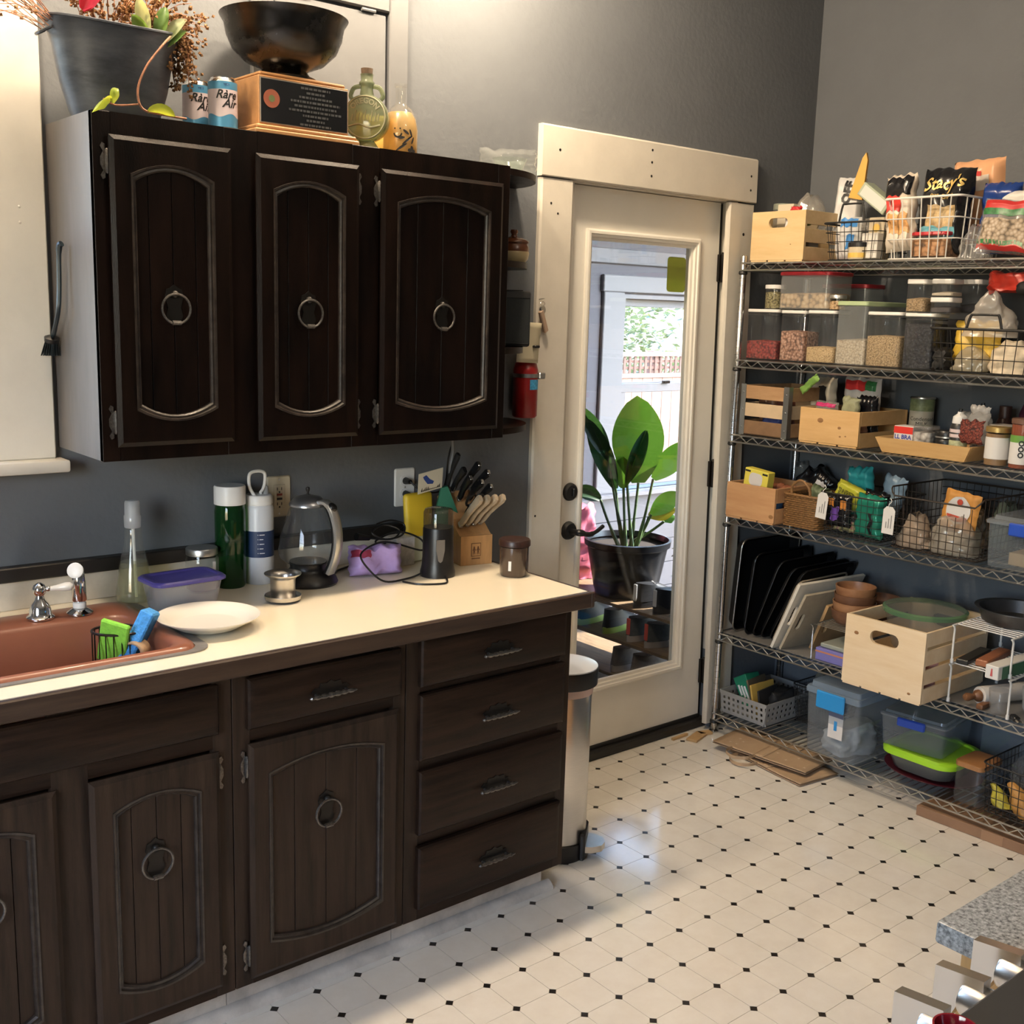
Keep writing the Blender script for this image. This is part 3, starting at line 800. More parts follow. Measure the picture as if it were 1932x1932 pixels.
pp = thing('potted_plant', 'broad-leaved green plant in a big black pot behind the door glass', 'potted plant', pc)
B().lathe([(0.0, 0.002), (0.135, 0.0), (0.145, 0.03), (0.180, 0.215), (0.192, 0.222), (0.194, 0.248), (0.184, 0.250), (0.178, 0.225)], 40, cap1=False).done('pot', mat('pot_black', (0.012, 0.012, 0.014), 0.3), pp, smooth=40)
B().lathe([(0.0, 0.212), (0.10, 0.214), (0.179, 0.210)], 32).done('soil', mat('soil', (0.03, 0.02, 0.014), 0.9, var=0.4, vscale=80, bump=0.6, bscale=120), pp)
LG = leaf_mat('leaf_green', (0.06, 0.17, 0.025), 0.40); LGD = leaf_mat('leaf_dark_green', (0.018, 0.06, 0.018), 0.22); LY = leaf_mat('leaf_yellowing', (0.20, 0.20, 0.02), 0.4)
M_STEM = mat('stem_green', (0.10, 0.16, 0.05), 0.5, var=0.3, vscale=30)
cr = (0.77, -0.63, 0.03)           # leaf blades roughly face the door
def stem(x, y, tip, blade, w, m, fold=0.2, side=cr, mid=None, curl=0.0):
    tip = Vector(tip); bl = Vector(blade)
    r = B().tube(smooth_path([(x, y, 0.21), ((x * 0.4 + tip.x * 0.6), (y * 0.4 + tip.y * 0.6), 0.21 + (tip.z - 0.21) * 0.55), tip], 5), [0.009] * 4 + [0.006] * 7, 7).done('stem', M_STEM, pp)
    b = B()
    md = Vector(mid) if mid else (tip + bl) / 2 + Vector((0, 0, 0.015))
    leaf(b, tip, md, bl, w, fold, side, 12, curl)
    b.done('leaf', m, r, smooth=60)
# positions relative to the pot, laid along the door-facing direction
def R(a, h, dpt=0.0):
    return (0.77 * a + 0.63 * dpt, -0.63 * a + 0.77 * dpt, h)
stem(0.02, 0.0, R(0.035, 0.50), R(0.01, 0.885), 0.115, LG, 0.10)
stem(0.0, 0.03, R(-0.065, 0.47), R(-0.205, 0.78), 0.045, LGD, 0.5)
stem(-0.02, 0.0, R(-0.10, 0.60), R(-0.235, 0.83), 0.040, LGD, 0.7)
stem(0.0, -0.03, R(-0.015, 0.50), R(0.06, 0.74), 0.035, LGD, 0.9)
stem(0.04, -0.02, R(0.10, 0.52), R(0.255, 0.69), 0.055, LG, 0.25, side=(0.2, 0.3, 1))
stem(0.05, 0.0, R(0.10, 0.36), R(0.22, 0.46), 0.045, LG, 0.2, side=(0.3, 0.3, 1))
stem(0.06, 0.0, R(0.09, 0.35), R(0.21, 0.385), 0.040, LY, 0.3, side=(0.3, 0.2, 1))
stem(-0.05, 0.0, R(-0.13, 0.42), R(-0.25, 0.46), 0.035, LGD, 0.4, side=(0.3, 0.3, 1))
stem(-0.03, -0.02, R(-0.03, 0.475), R(-0.055, 0.62), 0.045, LG, 0.5)
stem(0.07, 0.05, R(0.16, 0.33), R(0.21, 0.345), 0.022, LG, 0.3, side=(0.3, 0.3, 1))
# pink shopping bag
def bagmesh(w, d, h, amp, seed, top=0.55, n=14, m=10):
    """soft upright sack, open outline pinched towards the top"""
    def f(u, v):
        a = 2 * PI * u
        k = 1 - (1 - top) * v ** 3.0
        x = math.copysign(abs(math.cos(a)) ** 0.6, math.cos(a)) * w / 2 * (0.92 + 0.12 * math.sin(PI * v)) * (1 - 0.12 * v)
        y = math.copysign(abs(math.sin(a)) ** 0.6, math.sin(a)) * d / 2 * k
        q = Vector((x * 9, y * 9, v * h * 9 + seed * 3.1))
        nz = noise.noise(q) * amp + noise.noise(q * 2.6) * amp * 0.8 + noise.noise(q * 6.0) * amp * 0.35
        return Vector((x * (1 + nz * 2.2), y * (1 + nz * 3.0), max(0.0, v * h * (1 + 0.06 * math.sin(3 * a + seed)) + nz * 0.02 * v)))
    b = B().grid(f, 40, 18, None, True)
    return b
def sack(name, label, cat, loc, w, d, h, m, rz=0.0, amp=0.10, seed=1, top=0.25, group=None, cap=True):
    b = bagmesh(w, d, h, amp, seed, top)
    if cap:
        bmesh.ops.holes_fill(b.bm, edges=[e for e in b.bm.edges if e.is_boundary], sides=0)
    o = b.done(name, m, None, smooth=65)
    o.location = loc; o.rotation_euler = (0, 0, rz)
    return tag(o, label, cat, group)
sack('gift_bag', 'pink bag standing on the rack behind the plant pot', 'bag', (0.46, 1.42, 0.402), 0.26, 0.17, 0.34, mat('pink_paper', (0.72, 0.16, 0.22), 0.5, var=0.2, vscale=9), -0.6, 0.12, 3, 0.5)
# trailing vine at the right of the glass
vn = thing('trailing_vine', 'thin trailing vine hanging at the right edge of the door glass', 'vine', (0.245, 0.53, 0.10))
pts = [Vector((0.01 * math.sin(k * 1.7) , 0.01 * math.cos(k * 2.3), 0.70 - k * 0.038)) for k in range(18)]
B().tube(smooth_path(pts, 3), 0.0025, 5).done('vine_stem', M_STEM, vn)
for k in range(46):
    t = random.random(); p = Vector((0.01 * math.sin(t * 30), 0.01 * math.cos(t * 39), 0.70 - t * 0.62))
    a = random.uniform(0, 2 * PI); d = Vector((math.cos(a), math.sin(a), random.uniform(-0.6, 0.3))) * random.uniform(0.02, 0.035)
    b = B(); leaf(b, p, p + d * 0.5 + Vector((0, 0, 0.008)), p + d, 0.009, 0.2, None, 4)
    b.done('leaf', LGD if k % 3 else LG, vn, smooth=60)

# yard: ground, fence with lattice top, trees
struct(B().box(-14, 26, 1.9, 40, -0.75, -0.65).done('ground', mat('yard_ground', (0.20, 0.18, 0.14), 0.9, var=0.3, vscale=2), smooth=0))
fn = thing('garden_fence', 'weathered board fence with lattice top in the sunny yard', 'fence', (3.4, 5.0, -0.65))
M_FEN = mat('fence_boards', (0.17, 0.105, 0.085), 0.8, var=0.25, vscale=6, stretch=(4, 4, 0.6))
fb = None
for k in range(30):
    if fb is None:
        fb = B().box(0, 0.133, 0, 0.02, 0, 1.70, 0.003).done('board', M_FEN, fn)
    else:
        o = fb.copy(); COL.objects.link(o); o.location = (k * 0.138, 0, 0)
for x in (0.0, 1.4, 2.8, 4.1):
    B().box(x, x + 0.09, 0.021, 0.11, 0, 1.95, 0.004).done('post', M_FEN, fn)
B().box(0, 4.15, -0.01, 0.03, 1.70, 1.74).box(0, 4.15, -0.01, 0.03, 1.90, 1.94).done('rail', M_FEN, fn, smooth=0)
b = B()
for k in range(60):
    b.box(k * 0.07, k * 0.07 + 0.028, 0.0, 0.01, 1.74, 1.90)
b.box(0, 4.15, 0.01, 0.02, 1.78, 1.805).box(0, 4.15, 0.01, 0.02, 1.84, 1.865)
stuff(b.done('lattice', mat('lattice_wood', (0.085, 0.045, 0.036), 0.8, var=0.2, vscale=8), fn, smooth=0))
def tree(name, label, loc, h, r, m, seed):
    t = thing(name, label, 'tree', loc, 0, 'trees beyond the garden fence')
    B().tube([(0, 0, 0), (0.05, 0, h * 0.3), (0, 0.05, h * 0.6)], [0.12, 0.09, 0.05], 8).done('trunk', mat('bark', (0.10, 0.07, 0.05), 0.9), t)
    rnd = random.Random(seed); vs = []; fs = []
    for k in range(2600):
        u = rnd.uniform(-1, 1); a = rnd.uniform(0, 2 * PI); q = rnd.random() ** 0.4
        s_ = math.sqrt(1 - u * u)
        c = Vector((math.cos(a) * s_ * r * q, math.sin(a) * s_ * r * q, h * 0.62 + u * h * 0.38 * q))
        c += Vector((noise.noise(c * 1.5), noise.noise(c * 1.5 + Vector((9, 0, 0))), noise.noise(c * 1.5 + Vector((0, 9, 0))))) * r * 0.35
        d = Vector((rnd.uniform(-1, 1), rnd.uniform(-1, 1), rnd.uniform(-0.6, 0.6))).normalized() * rnd.uniform(0.05, 0.09)
        e_ = d.orthogonal().normalized() * 0.03
        i = len(vs); vs += [c - d, c + e_, c + d, c - e_]; fs.append((i, i + 1, i + 2, i + 3))
    o = B().add(vs, fs).done('foliage', m, t, smooth=0)
    stuff(o)
TL1 = leaf_mat('foliage_green', (0.022, 0.055, 0.014), 0.35); TL2 = leaf_mat('foliage_pale', (0.06, 0.085, 0.03), 0.35)
tree('leafy_tree', 'green leafy tree rising behind the left of the fence', (4.6, 8.0, -0.65), 2.6, 1.3, TL1, 1)
tree('leafy_tree', 'pale green tree rising behind the right of the fence', (8.6, 9.5, -0.65), 2.9, 1.5, TL2, 2)

# ================================================================== SINK FITTINGS AND COUNTER THINGS
SD = CT + 0.0136
fh = thing('faucet_handle', 'chrome faucet handle with white porcelain lever on the sink deck', 'faucet handle', (-2.301, 0.212, SD))
B().lathe([(0.0, 0.0), (0.030, 0.0), (0.031, 0.004), (0.024, 0.010), (0.024, 0.020), (0.019, 0.034), (0.011, 0.044), (0.009, 0.054), (0.014, 0.060), (0.016, 0.068), (0.012, 0.078), (0.004, 0.084), (0.0, 0.085)], 24).done('escutcheon', M_CHROME, fh, smooth=50)
B().lathe([(0.004, 0.0), (0.006, 0.006), (0.005, 0.010)], 14, T(0.012, -0.004, 0.068, rz=-0.5, ry=PI / 2 - 0.12)).done('collar', M_CHROME, fh)
B().lathe([(0.0, 0.010), (0.0055, 0.012), (0.007, 0.025), (0.0105, 0.045), (0.0095, 0.056), (0.004, 0.062), (0.0, 0.063)], 16, T(0.012, -0.004, 0.068, rz=-0.5, ry=PI / 2 - 0.12)).done('lever', mat('porcelain_white', (0.78, 0.74, 0.68), 0.2), fh, smooth=60)
sp = thing('sink_sprayer', 'chrome pull-out sprayer standing in the sink deck', 'sprayer', (-2.213, 0.208, SD))
B().lathe([(0.0, 0.0), (0.030, 0.0), (0.030, 0.003), (0.020, 0.010), (0.012, 0.014)], 24).done('base', M_CHROME, sp, smooth=50)
B().lathe([(0.012, 0.012), (0.015, 0.014), (0.015, 0.026), (0.013, 0.028)], 20).done('collar', M_WHITE, sp)
B().lathe([(0.012, 0.027), (0.0165, 0.032), (0.0155, 0.075), (0.013, 0.098), (0.010, 0.106), (0.0, 0.108)], 20).done('body', M_CHROME, sp, smooth=50)
B().lathe([(0.010, -0.012), (0.017, 0.006), (0.0185, 0.016), (0.016, 0.018), (0.0, 0.016)], 20, T(-0.006, -0.010, 0.104, rz=-0.6, rx=1.25)).done('spray_head', M_WHITE, sp, smooth=50)
sf = thing('kitchen_faucet', 'chrome faucet spout at the back of the brown sink', 'faucet', (-2.43, 0.215, SD))
B().lathe([(0.0, 0.0), (0.030, 0.0), (0.031, 0.004), (0.022, 0.012), (0.018, 0.04), (0.013, 0.06)], 24).done('base', M_CHROME, sf, smooth=50)
B().tube(smooth_path([(0, 0, 0.05), (0, 0, 0.14), (-0.01, -0.04, 0.19), (-0.02, -0.10, 0.20), (-0.03, -0.17, 0.16), (-0.03, -0.18, 0.13)], 6), 0.011, 12).done('spout', M_CHROME, sf)
# wire caddy on the basin wall with scrubbers
cd = thing('sink_caddy', 'dark wire corner caddy hanging inside the brown sink', 'caddy', (-2.196, 0.012, 0.832), -0.55)
M_CAD = mat('caddy_bronze_wire', (0.03, 0.022, 0.02), 0.35, 0.7)
ring = [(0.055 * math.cos(a), 0.043 * math.sin(a)) for a in [2 * PI * k / 20 for k in range(20)]]
B().tube([(x, y, 0.075) for x, y in ring], 0.0032, 6, True).tube([(x, y, 0.0) for x, y in ring], 0.002, 5, True).done('rim', M_CAD, cd)
b = B()
for x, y in ring:
    b.tube([(x, y, 0.075), (x, y, 0.0)], 0.0013, 4)
for k in range(-3, 4):
    b.tube([(-0.052 * math.sqrt(1 - (k / 3.6) ** 2), 0.012 * k, 0.0), (0.052 * math.sqrt(1 - (k / 3.6) ** 2), 0.012 * k, 0.0)], 0.0013, 4)
stuff(b.done('wires', M_CAD, cd))
M_SPG = mat('scrub_green', (0.22, 0.55, 0.05), 0.8, var=0.15, vscale=90, bump=0.4, bscale=300)
o = B().box(-0.032, 0.032, -0.007, 0.007, 0, 0.105, 0.003).done('scrub_pad', M_SPG); o.location = (-2.214, 0.008, 0.838); o.rotation_euler = (0.25, 0.25, -0.75)
tag(o, 'bright green scrubbing pad standing in the sink caddy', 'scrub pad')
o = B().box(-0.016, 0.016, -0.028, 0.028, 0, 0.125, 0.004).done('sponge', mat('sponge_blue', (0.07, 0.32, 0.75), 0.85, var=0.25, vscale=120, bump=0.8, bscale=220)); o.location = (-2.185, -0.006, 0.838); o.rotation_euler = (-0.2, 0.42, -0.75)
tag(o, 'light blue sponge leaning out of the sink caddy', 'sponge')
o = B().grid(lambda u, v: Vector((0.024 * math.cos(2 * PI * u), 0.018 * (v - 0.5) * 2, 0.03 + 0.02 * math.sin(2 * PI * u))), 24, 3, None, True).done('dish_scourer', mat('scourer_tan', (0.45, 0.30, 0.18), 0.8, var=0.2, vscale=60), solid=0.005)
o.location = (-2.172, -0.030, 0.838); o.rotation_euler = (0, 0.0, -0.9); tag(o, 'tan curled scourer in the right of the sink caddy', 'scourer')

def bottle_shell(par, prof, m, name='body', n=28, M=None):
    return B().lathe(prof, n, M, cap1=False).done(name, m, par, smooth=55)
# soap pump bottle
sb = thing('soap_bottle', 'clear conical soap pump bottle beside the sink', 'soap bottle', (-2.050, 0.290, CT + 0.005))
bottle_shell(sb, [(0.0, 0.002), (0.044, 0.0), (0.047, 0.006), (0.045, 0.03), (0.034, 0.095), (0.025, 0.135), (0.021, 0.165), (0.0215, 0.180), (0.018, 0.186)], clear('soap_bottle_plastic', (0.93, 0.95, 0.93), 0.05, 0.06))
B().lathe([(0.0, 0.004), (0.043, 0.003), (0.043, 0.03), (0.032, 0.098), (0.0, 0.099)], 28).done('liquid_soap', clear('soap_liquid', (0.80, 0.78, 0.55), 0.1, 0.25, (0.62, 0.60, 0.42)), sb, smooth=50)
B().tube([(0.004, 0, 0.006), (0.0, 0, 0.19)], 0.004, 8).done('dip_tube', M_WHITE, sb)
B().lathe([(0.019, 0.184), (0.021, 0.186), (0.021, 0.214), (0.019, 0.216), (0.0185, 0.248), (0.016, 0.252), (0.0, 0.253)], 24).done('pump_cap', clear('pump_cloudy', (0.9, 0.92, 0.94), 0.15, 0.55, (0.72, 0.75, 0.78)), sb, smooth=45)
B().lathe([(0.010, 0.205), (0.010, 0.24), (0.0, 0.242)], 14).done('pump_plunger', M_WHITE, sb)
# food container with purple-blue lid
fc = thing('food_container', 'clear plastic food box with violet-blue lid beside the sink', 'container', (-1.985, 0.150, CT + 0.0045), 0.05)
b = B(); b.loops([[(x, y, z) for x, y in rrect(0.175 * k, 0.112 * k, 0.022, 4)] for k, z in ((0.80, 0.0), (0.84, 0.004), (0.98, 0.074), (1.0, 0.078))], True, False)
b.done('tub', clear('container_cloudy', (0.9, 0.91, 0.95), 0.12, 0.30, (0.66, 0.67, 0.74)), fc, smooth=40)
b = B(); b.loops([[(x, y, z) for x, y in rrect(0.175 * k + d, 0.112 * k + d, 0.024, 4)] for k, d, z in ((1.0, 0.004, 0.072), (1.0, 0.012, 0.074), (1.0, 0.012, 0.080), (1.0, 0.004, 0.084), (1.0, -0.012, 0.084), (1.0, -0.02, 0.080))], False, True)
b.done('lid', mat('lid_violet_blue', (0.055, 0.045, 0.22), 0.35), fc, smooth=40)
# mason jar with honey-coloured rest
mj = thing('mason_jar', 'glass jar with metal lid holding a little amber liquid', 'jar', (-1.868, 0.298, CT))
bottle_shell(mj, [(0.0, 0.003), (0.036, 0.0), (0.042, 0.008), (0.042, 0.088), (0.037, 0.100), (0.036, 0.112)], M_GLASS)
B().lathe([(0.0, 0.004), (0.034, 0.004), (0.0405, 0.010), (0.0405, 0.034), (0.0, 0.035)], 24).done('amber_liquid', clear('amber_liquid', (0.75, 0.33, 0.06), 0.1, 0.35, (0.6, 0.24, 0.05)), mj, smooth=45)
B().lathe([(0.038, 0.098), (0.0405, 0.099), (0.041, 0.114), (0.039, 0.117), (0.036, 0.1165), (0.0, 0.1155)], 32).done('lid', mat('jar_lid_tin', (0.5, 0.5, 0.48), 0.35, 1.0), mj, smooth=40)
B().box(0.010, 0.018, -0.0435, -0.042, 0.05, 0.085).done('paper_label', mat('label_paper', (0.55, 0.52, 0.46), 0.7), mj)
# green water bottle
gb = thing('water_bottle', 'translucent green water bottle with white cap on the counter', 'water bottle', (-1.783, 0.308, CT))
bottle_shell(gb, [(0.0, 0.003), (0.036, 0.0), (0.0405, 0.008), (0.0405, 0.205), (0.037, 0.222), (0.035, 0.226)], clear('green_tritan', (0.16, 0.42, 0.16), 0.03, 0.30, (0.015, 0.11, 0.03)))
B().lathe([(0.038, 0.222), (0.041, 0.223), (0.041, 0.268), (0.039, 0.272), (0.0, 0.272)], 32).done('cap', M_WHITE, gb, smooth=40)
# white flask
wb = thing('insulated_flask', 'white insulated flask with dark blue band and loop handle', 'flask', (-1.700, 0.308, CT))
B().lathe([(0.0, 0.002), (0.036, 0.0), (0.039, 0.006), (0.039, 0.205), (0.035, 0.214)], 32).done('body', mat('flask_white', (0.62, 0.64, 0.68), 0.35), wb, smooth=45)
B().lathe([(0.0393, 0.075), (0.0393, 0.146)], 32, cap0=False, cap1=False).done('label_band', mat('flask_band_navy', (0.015, 0.035, 0.10), 0.45), wb, smooth=60)
B().lathe([(0.034, 0.212), (0.034, 0.216), (0.037, 0.217), (0.037, 0.236), (0.033, 0.241), (0.0, 0.243)], 32).done('lid', M_WHITE, wb, smooth=45)
B().tube(smooth_path([(-0.016, -0.012, 0.238), (-0.028, -0.005, 0.262), (-0.026, 0.0, 0.296), (-0.004, 0.0, 0.304), (0.018, 0.0, 0.296), (0.014, -0.004, 0.262), (0.0, -0.010, 0.246)], 5), 0.0045, 8).done('carry_loop', M_WHITE, wb)
B().tube([(0.018, 0.0, 0.24), (0.020, 0.002, 0.262)], [0.012, 0.008], 12).done('spout_cap', mat('cap_grey', (0.35, 0.36, 0.37), 0.4), wb)
def cyl_text(par, body, size, r, ang, z0, m, flip=1, **kw):
    return text_obj(body, size, m, par, lambda x, y: Vector((r * math.cos(ang + x / r), r * math.sin(ang + x / r), z0 + y)), **kw)
M_LT = mat('print_white', (0.75, 0.76, 0.78), 0.5)
FACE = math.atan2(-2.70, -1.35)      # direction from the counter things back to the camera
for k, w_ in enumerate(('o  ━━━━━━', 'o  ━━━', 'o  ━━━━━', 'o  ━━━', 'o  ━━━━━━')):
    q = B()
    zz = 0.136 - k * 0.0125
    for a0, a1 in ((-0.10, -0.055), (0.02, 0.10 + 0.06 * len(w_) / 2)):
        L = [[(0.0397 * math.cos(FACE + a), 0.0397 * math.sin(FACE + a), zz + d) for d in (0.0, 0.002)] for a in (a0, (a0 * 2 + a1) / 3, (a0 + a1 * 2) / 3, a1)]
        q.loops(L, closed=False)
    q.done('printed_line', M_LT, wb, smooth=0)
# glass kettle on base
kt = thing('electric_kettle', 'glass electric kettle with silver handle on black base', 'kettle', (-1.596, 0.228, CT + 0.0005))
B().lathe([(0.0, 0.0), (0.078, 0.0), (0.081, 0.006), (0.074, 0.022), (0.055, 0.034), (0.048, 0.045), (0.050, 0.058), (0.0, 0.058)], 36).done('base', M_BLACK, kt, smooth=45)
bottle_shell(kt, [(0.050, 0.058), (0.066, 0.062), (0.078, 0.076), (0.080, 0.092), (0.074, 0.130), (0.062, 0.170), (0.050, 0.205), (0.047, 0.214)], clear('kettle_glass', (0.90, 0.92, 0.93), 0.01, 0.03), 'glass_body', 36)
B().lathe([(0.049, 0.060), (0.05, 0.062), (0.0, 0.064)], 24).done('heater_plate', M_STEEL, kt)
B().lathe([(0.048, 0.212), (0.0505, 0.214), (0.050, 0.220), (0.036, 0.236), (0.010, 0.243), (0.0, 0.243)], 32).done('lid', mat('kettle_silver', (0.45, 0.45, 0.46), 0.3, 0.9), kt, smooth=50)
B().lathe([(0.004, 0.242), (0.003, 0.250), (0.006, 0.256), (0.005, 0.262), (0.0, 0.264)], 14).done('knob', M_BLACK, kt, smooth=50)
ka = -1.15                                     # handle points to the right of the view, towards the room
def KP(r, z, w=0.0):
    return Vector((r * math.cos(ka) - w * math.sin(ka), r * math.sin(ka) + w * math.cos(ka), z))
hp = [(0.040, 0.226), (0.062, 0.226), (0.082, 0.205), (0.096, 0.165), (0.099, 0.120), (0.090, 0.075), (0.072, 0.035)]
def ribbon(par, pts, w, t, m, name, off=0.0):
    P = smooth_path([KP(r + off, z) for r, z in pts], 5); L = []
    sd = KP(0, 0, 1)
    for k in range(len(P)):
        d = (P[min(k + 1, len(P) - 1)] - P[max(k - 1, 0)]).normalized(); nn = d.cross(sd).normalized()
        L.append([P[k] + sd * (w * a) + nn * (t * c) for a, c in ((-1, -0.6), (-0.8, -1), (0.8, -1), (1, -0.6), (1, 0.6), (0.8, 1), (-0.8, 1), (-1, 0.6))])
    return B().loops(L, True, True).done(name, m, par, smooth=50)
ribbon(kt, hp, 0.015, 0.006, mat('handle_silver', (0.55, 0.55, 0.54), 0.32, 0.8), 'handle')
ribbon(kt, [(r - 0.010, z) for r, z in hp], 0.0115, 0.005, M_BLACK, 'handle_inner')
B().lathe([(0.013, -0.004), (0.013, 0.004), (0.010, 0.007), (0.0, 0.0075)], 20, Matrix.Translation(KP(0.080, 0.216, 0.0)) @ Matrix.Rotation(ka, 4, 'Z') @ Matrix.Rotation(0.75, 4, 'Y')).done('switch', M_BLACK, kt, smooth=50)
# tea strainer cup in its saucer
tc = thing('tea_infuser', 'stainless tea infuser cup standing in a small steel dish', 'tea infuser', (-1.742, 0.096, CT + 0.008))
B().lathe([(0.0, 0.0), (0.027, 0.0), (0.031, 0.004), (0.032, 0.050), (0.036, 0.056), (0.046, 0.062), (0.047, 0.065), (0.035, 0.060), (0.030, 0.052), (0.029, 0.008), (0.0, 0.004)], 32).done('cup', M_STEEL, tc, smooth=45)
o = B().lathe([(0.0, 0.0), (0.034, 0.0), (0.045, 0.006), (0.047, 0.016), (0.045, 0.017), (0.042, 0.008), (0.030, 0.006), (0.0, 0.006)], 32).done('infuser_dish', M_STEEL, smooth=45)
o.location = (-1.742, 0.096, CT + 0.0005); tag(o, 'small round steel dish under the tea infuser', 'dish')
# plate
o = B().lathe([(0.0, 0.004), (0.060, 0.003), (0.066, 0.0), (0.072, 0.002), (0.096, 0.016), (0.116, 0.026), (0.118, 0.029), (0.114, 0.029), (0.094, 0.020), (0.078, 0.010), (0.070, 0.009), (0.0, 0.009)], 48).done('plate', mat('plate_white', (0.72, 0.68, 0.60), 0.25), smooth=50)
o.location = (-2.000, -0.030, CT + 0.0045); tag(o, 'round white plate beside the sink on the counter', 'plate')
# purple bag
def pillow(w, h, t, amp, seed, nu=30, nv=30, crimp=0.12):
    """closed pouch lying in its x-z plane, front at -y; returns the builder and the front surface function"""
    def edge(u, v):
        a = min(u, 1 - u) / crimp; c = min(v, 1 - v) / crimp
        return min(1, max(0, a)) ** 0.6 * min(1, max(0, c)) ** 0.6
    def pt(u, v, sgn):
        e_ = edge(u, v)
        q = Vector((u * w * 15, v * h * 15, seed * 5.3 + sgn))
        nz = noise.noise(q) + 0.30 * noise.noise(q * 2.0)
        y = sgn * (t / 2 * e_ * (0.88 + 0.75 * amp * nz) + 0.0008)
        wob = amp * 0.022
        return Vector(((u - 0.5) * w * (1 - 0.06 * e_) + wob * noise.noise(Vector((seed, v * 6, 2))), y, max(0.0, v * h + wob * min(1, v * 8) * noise.noise(Vector((u * 6, seed, 7))))))
    b = B()
    b.grid(lambda u, v: pt(u, v, -1), nu, nv); b.grid(lambda u, v: pt(u, v, 1), nu, nv)
    bmesh.ops.remove_doubles(b.bm, verts=b.bm.verts[:], dist=0.0018)
    return b, (lambda u, v, d=0.0022: pt(u, v, -1) + Vector((0, -d, 0)))
def pouch(name, label, cat, loc, w, h, t, m, rot=(0, 0, 0), amp=0.35, seed=1, group=None, smooth=50, bands=(), nu=30, crimp=0.12):
    """food bag; bands: coloured print areas (u0, u1, v0, v1, material, part name) laid on the front"""
    b, F = pillow(w, h, t, amp, seed, nu, nu, crimp)
    o = b.done(name, m, None, smooth=smooth)
    o.location = loc; o.rotation_euler = rot
    tag(o, label, cat, group)
    for u0, u1, v0, v1, mm, nm in bands:
        B().grid(lambda u, v: F(u0 + (u1 - u0) * u, v0 + (v1 - v0) * v), 22, 22).done(nm, mm, o, smooth=50)
    return o, F
M_PURP = mat('purple_foil', (0.42, 0.30, 0.62), 0.4, var=0.15, vscale=14)
po, F = pouch('coffee_bag', 'lilac bag lying crumpled on the counter by the kettle', 'bag', (-1.395, 0.205, CT + 0.002), 0.155, 0.085, 0.075, M_PURP, (-0.15, 0, -0.25), 0.5, 4, bands=((0.02, 0.35, 0.62, 0.85, mat('bag_wine_red', (0.28, 0.03, 0.08), 0.5), 'red_stripe'),))
# white box, yellow book, green booklet, bird card
o = B().box(-0.035, 0.035, -0.03, 0.03, 0, 0.085, 0.002).done('carton', mat('carton_white', (0.62, 0.58, 0.54), 0.6, var=0.2, vscale=60)); o.location = (-1.262, 0.285, CT); o.rotation_euler = (0, 0, 0.12)
tag(o, 'small speckled white carton behind the coffee grinder', 'carton')
o = B().box(-0.055, 0.055, -0.012, 0.012, 0, 0.205, 0.012, 3).done('notebook', mat('notebook_yellow', (0.72, 0.50, 0.03), 0.5)); o.location = (-1.18, 0.295, CT); o.rotation_euler = (-0.08, 0, 0.15)
tag(o, 'yellow book standing behind the coffee grinder', 'book')
B().box(-0.0552, 0.0552, -0.0125, 0.0125, 0.002, 0.075, 0.001).done('lower_cover', mat('notebook_pale', (0.55, 0.56, 0.42), 0.6), o)
o = B().prism([(-0.055, 0), (0.055, 0), (0.05, 0.10), (0.0, 0.225), (-0.02, 0.22), (-0.045, 0.10)], -0.010, 0.010).done('greeting_box', mat('card_green', (0.008, 0.13, 0.075), 0.5)); o.location = (-1.108, 0.262, CT); o.rotation_euler = (0, 0, -0.5)
tag(o, 'dark green wedge-shaped booklet beside the knife block', 'booklet')
B().box(-0.05, 0.05, -0.0112, -0.0102, 0.002, 0.045).done('speckled_panel', mat('card_speckle', (0.25, 0.33, 0.27), 0.6, var=0.6, vscale=140), o)
cdn = B().box(-0.045, 0.045, -0.0012, 0.0012, 0, 0.065).done('bird_card', mat('card_cream', (0.66, 0.62, 0.50), 0.6)); cdn.location = (-1.172, 0.262, CT + 0.215); cdn.rotation_euler = (0.25, -0.15, 0.05)
tag(cdn, 'cream card with a blue bird propped on the yellow book', 'card')
B().prism([(-0.03, 0.052), (-0.018, 0.056), (-0.004, 0.040), (0.012, 0.030), (0.008, 0.022), (-0.012, 0.026), (-0.026, 0.044)], -0.0014, -0.0022).done('bird_print', mat('bird_blue', (0.03, 0.07, 0.28), 0.6), cdn)
b = B()
for k in range(12):
    x = -0.035 + 0.006 * k; b.prism([(x, 0.006), (x + 0.004, 0.006 + 0.012 * random.random()), (x + 0.005, 0.004)], -0.0014, -0.002)
stuff(b.done('twig_print', M_INK, cdn))
# coffee grinder
cg = thing('coffee_grinder', 'black electric coffee grinder with smoky clear lid', 'coffee grinder', (-1.247, 0.112, CT + 0.0005))
B().lathe([(0.0, 0.0), (0.050, 0.0), (0.050, 0.012), (0.046, 0.030), (0.044, 0.055), (0.0435, 0.135), (0.042, 0.140), (0.0, 0.140)], 36).done('body', M_BLACK, cg, smooth=45)
bottle_shell(cg, [(0.0425, 0.120), (0.0425, 0.182), (0.038, 0.192), (0.02, 0.196), (0.0, 0.196)], clear('smoky_lid', (0.60, 0.56, 0.50), 0.03, 0.12, (0.30, 0.26, 0.22)), 'lid', 32)
B().prism([(-0.012, 0.08), (-0.006, 0.05), (0.0, 0.045), (0.006, 0.05), (0.012, 0.08), (0.012, 0.11), (-0.012, 0.11)], -0.046, -0.041, Matrix.Rotation(FACE + PI / 2, 4, 'Z')).done('switch_panel', mat('panel_grey', (0.12, 0.11, 0.10), 0.4), cg)
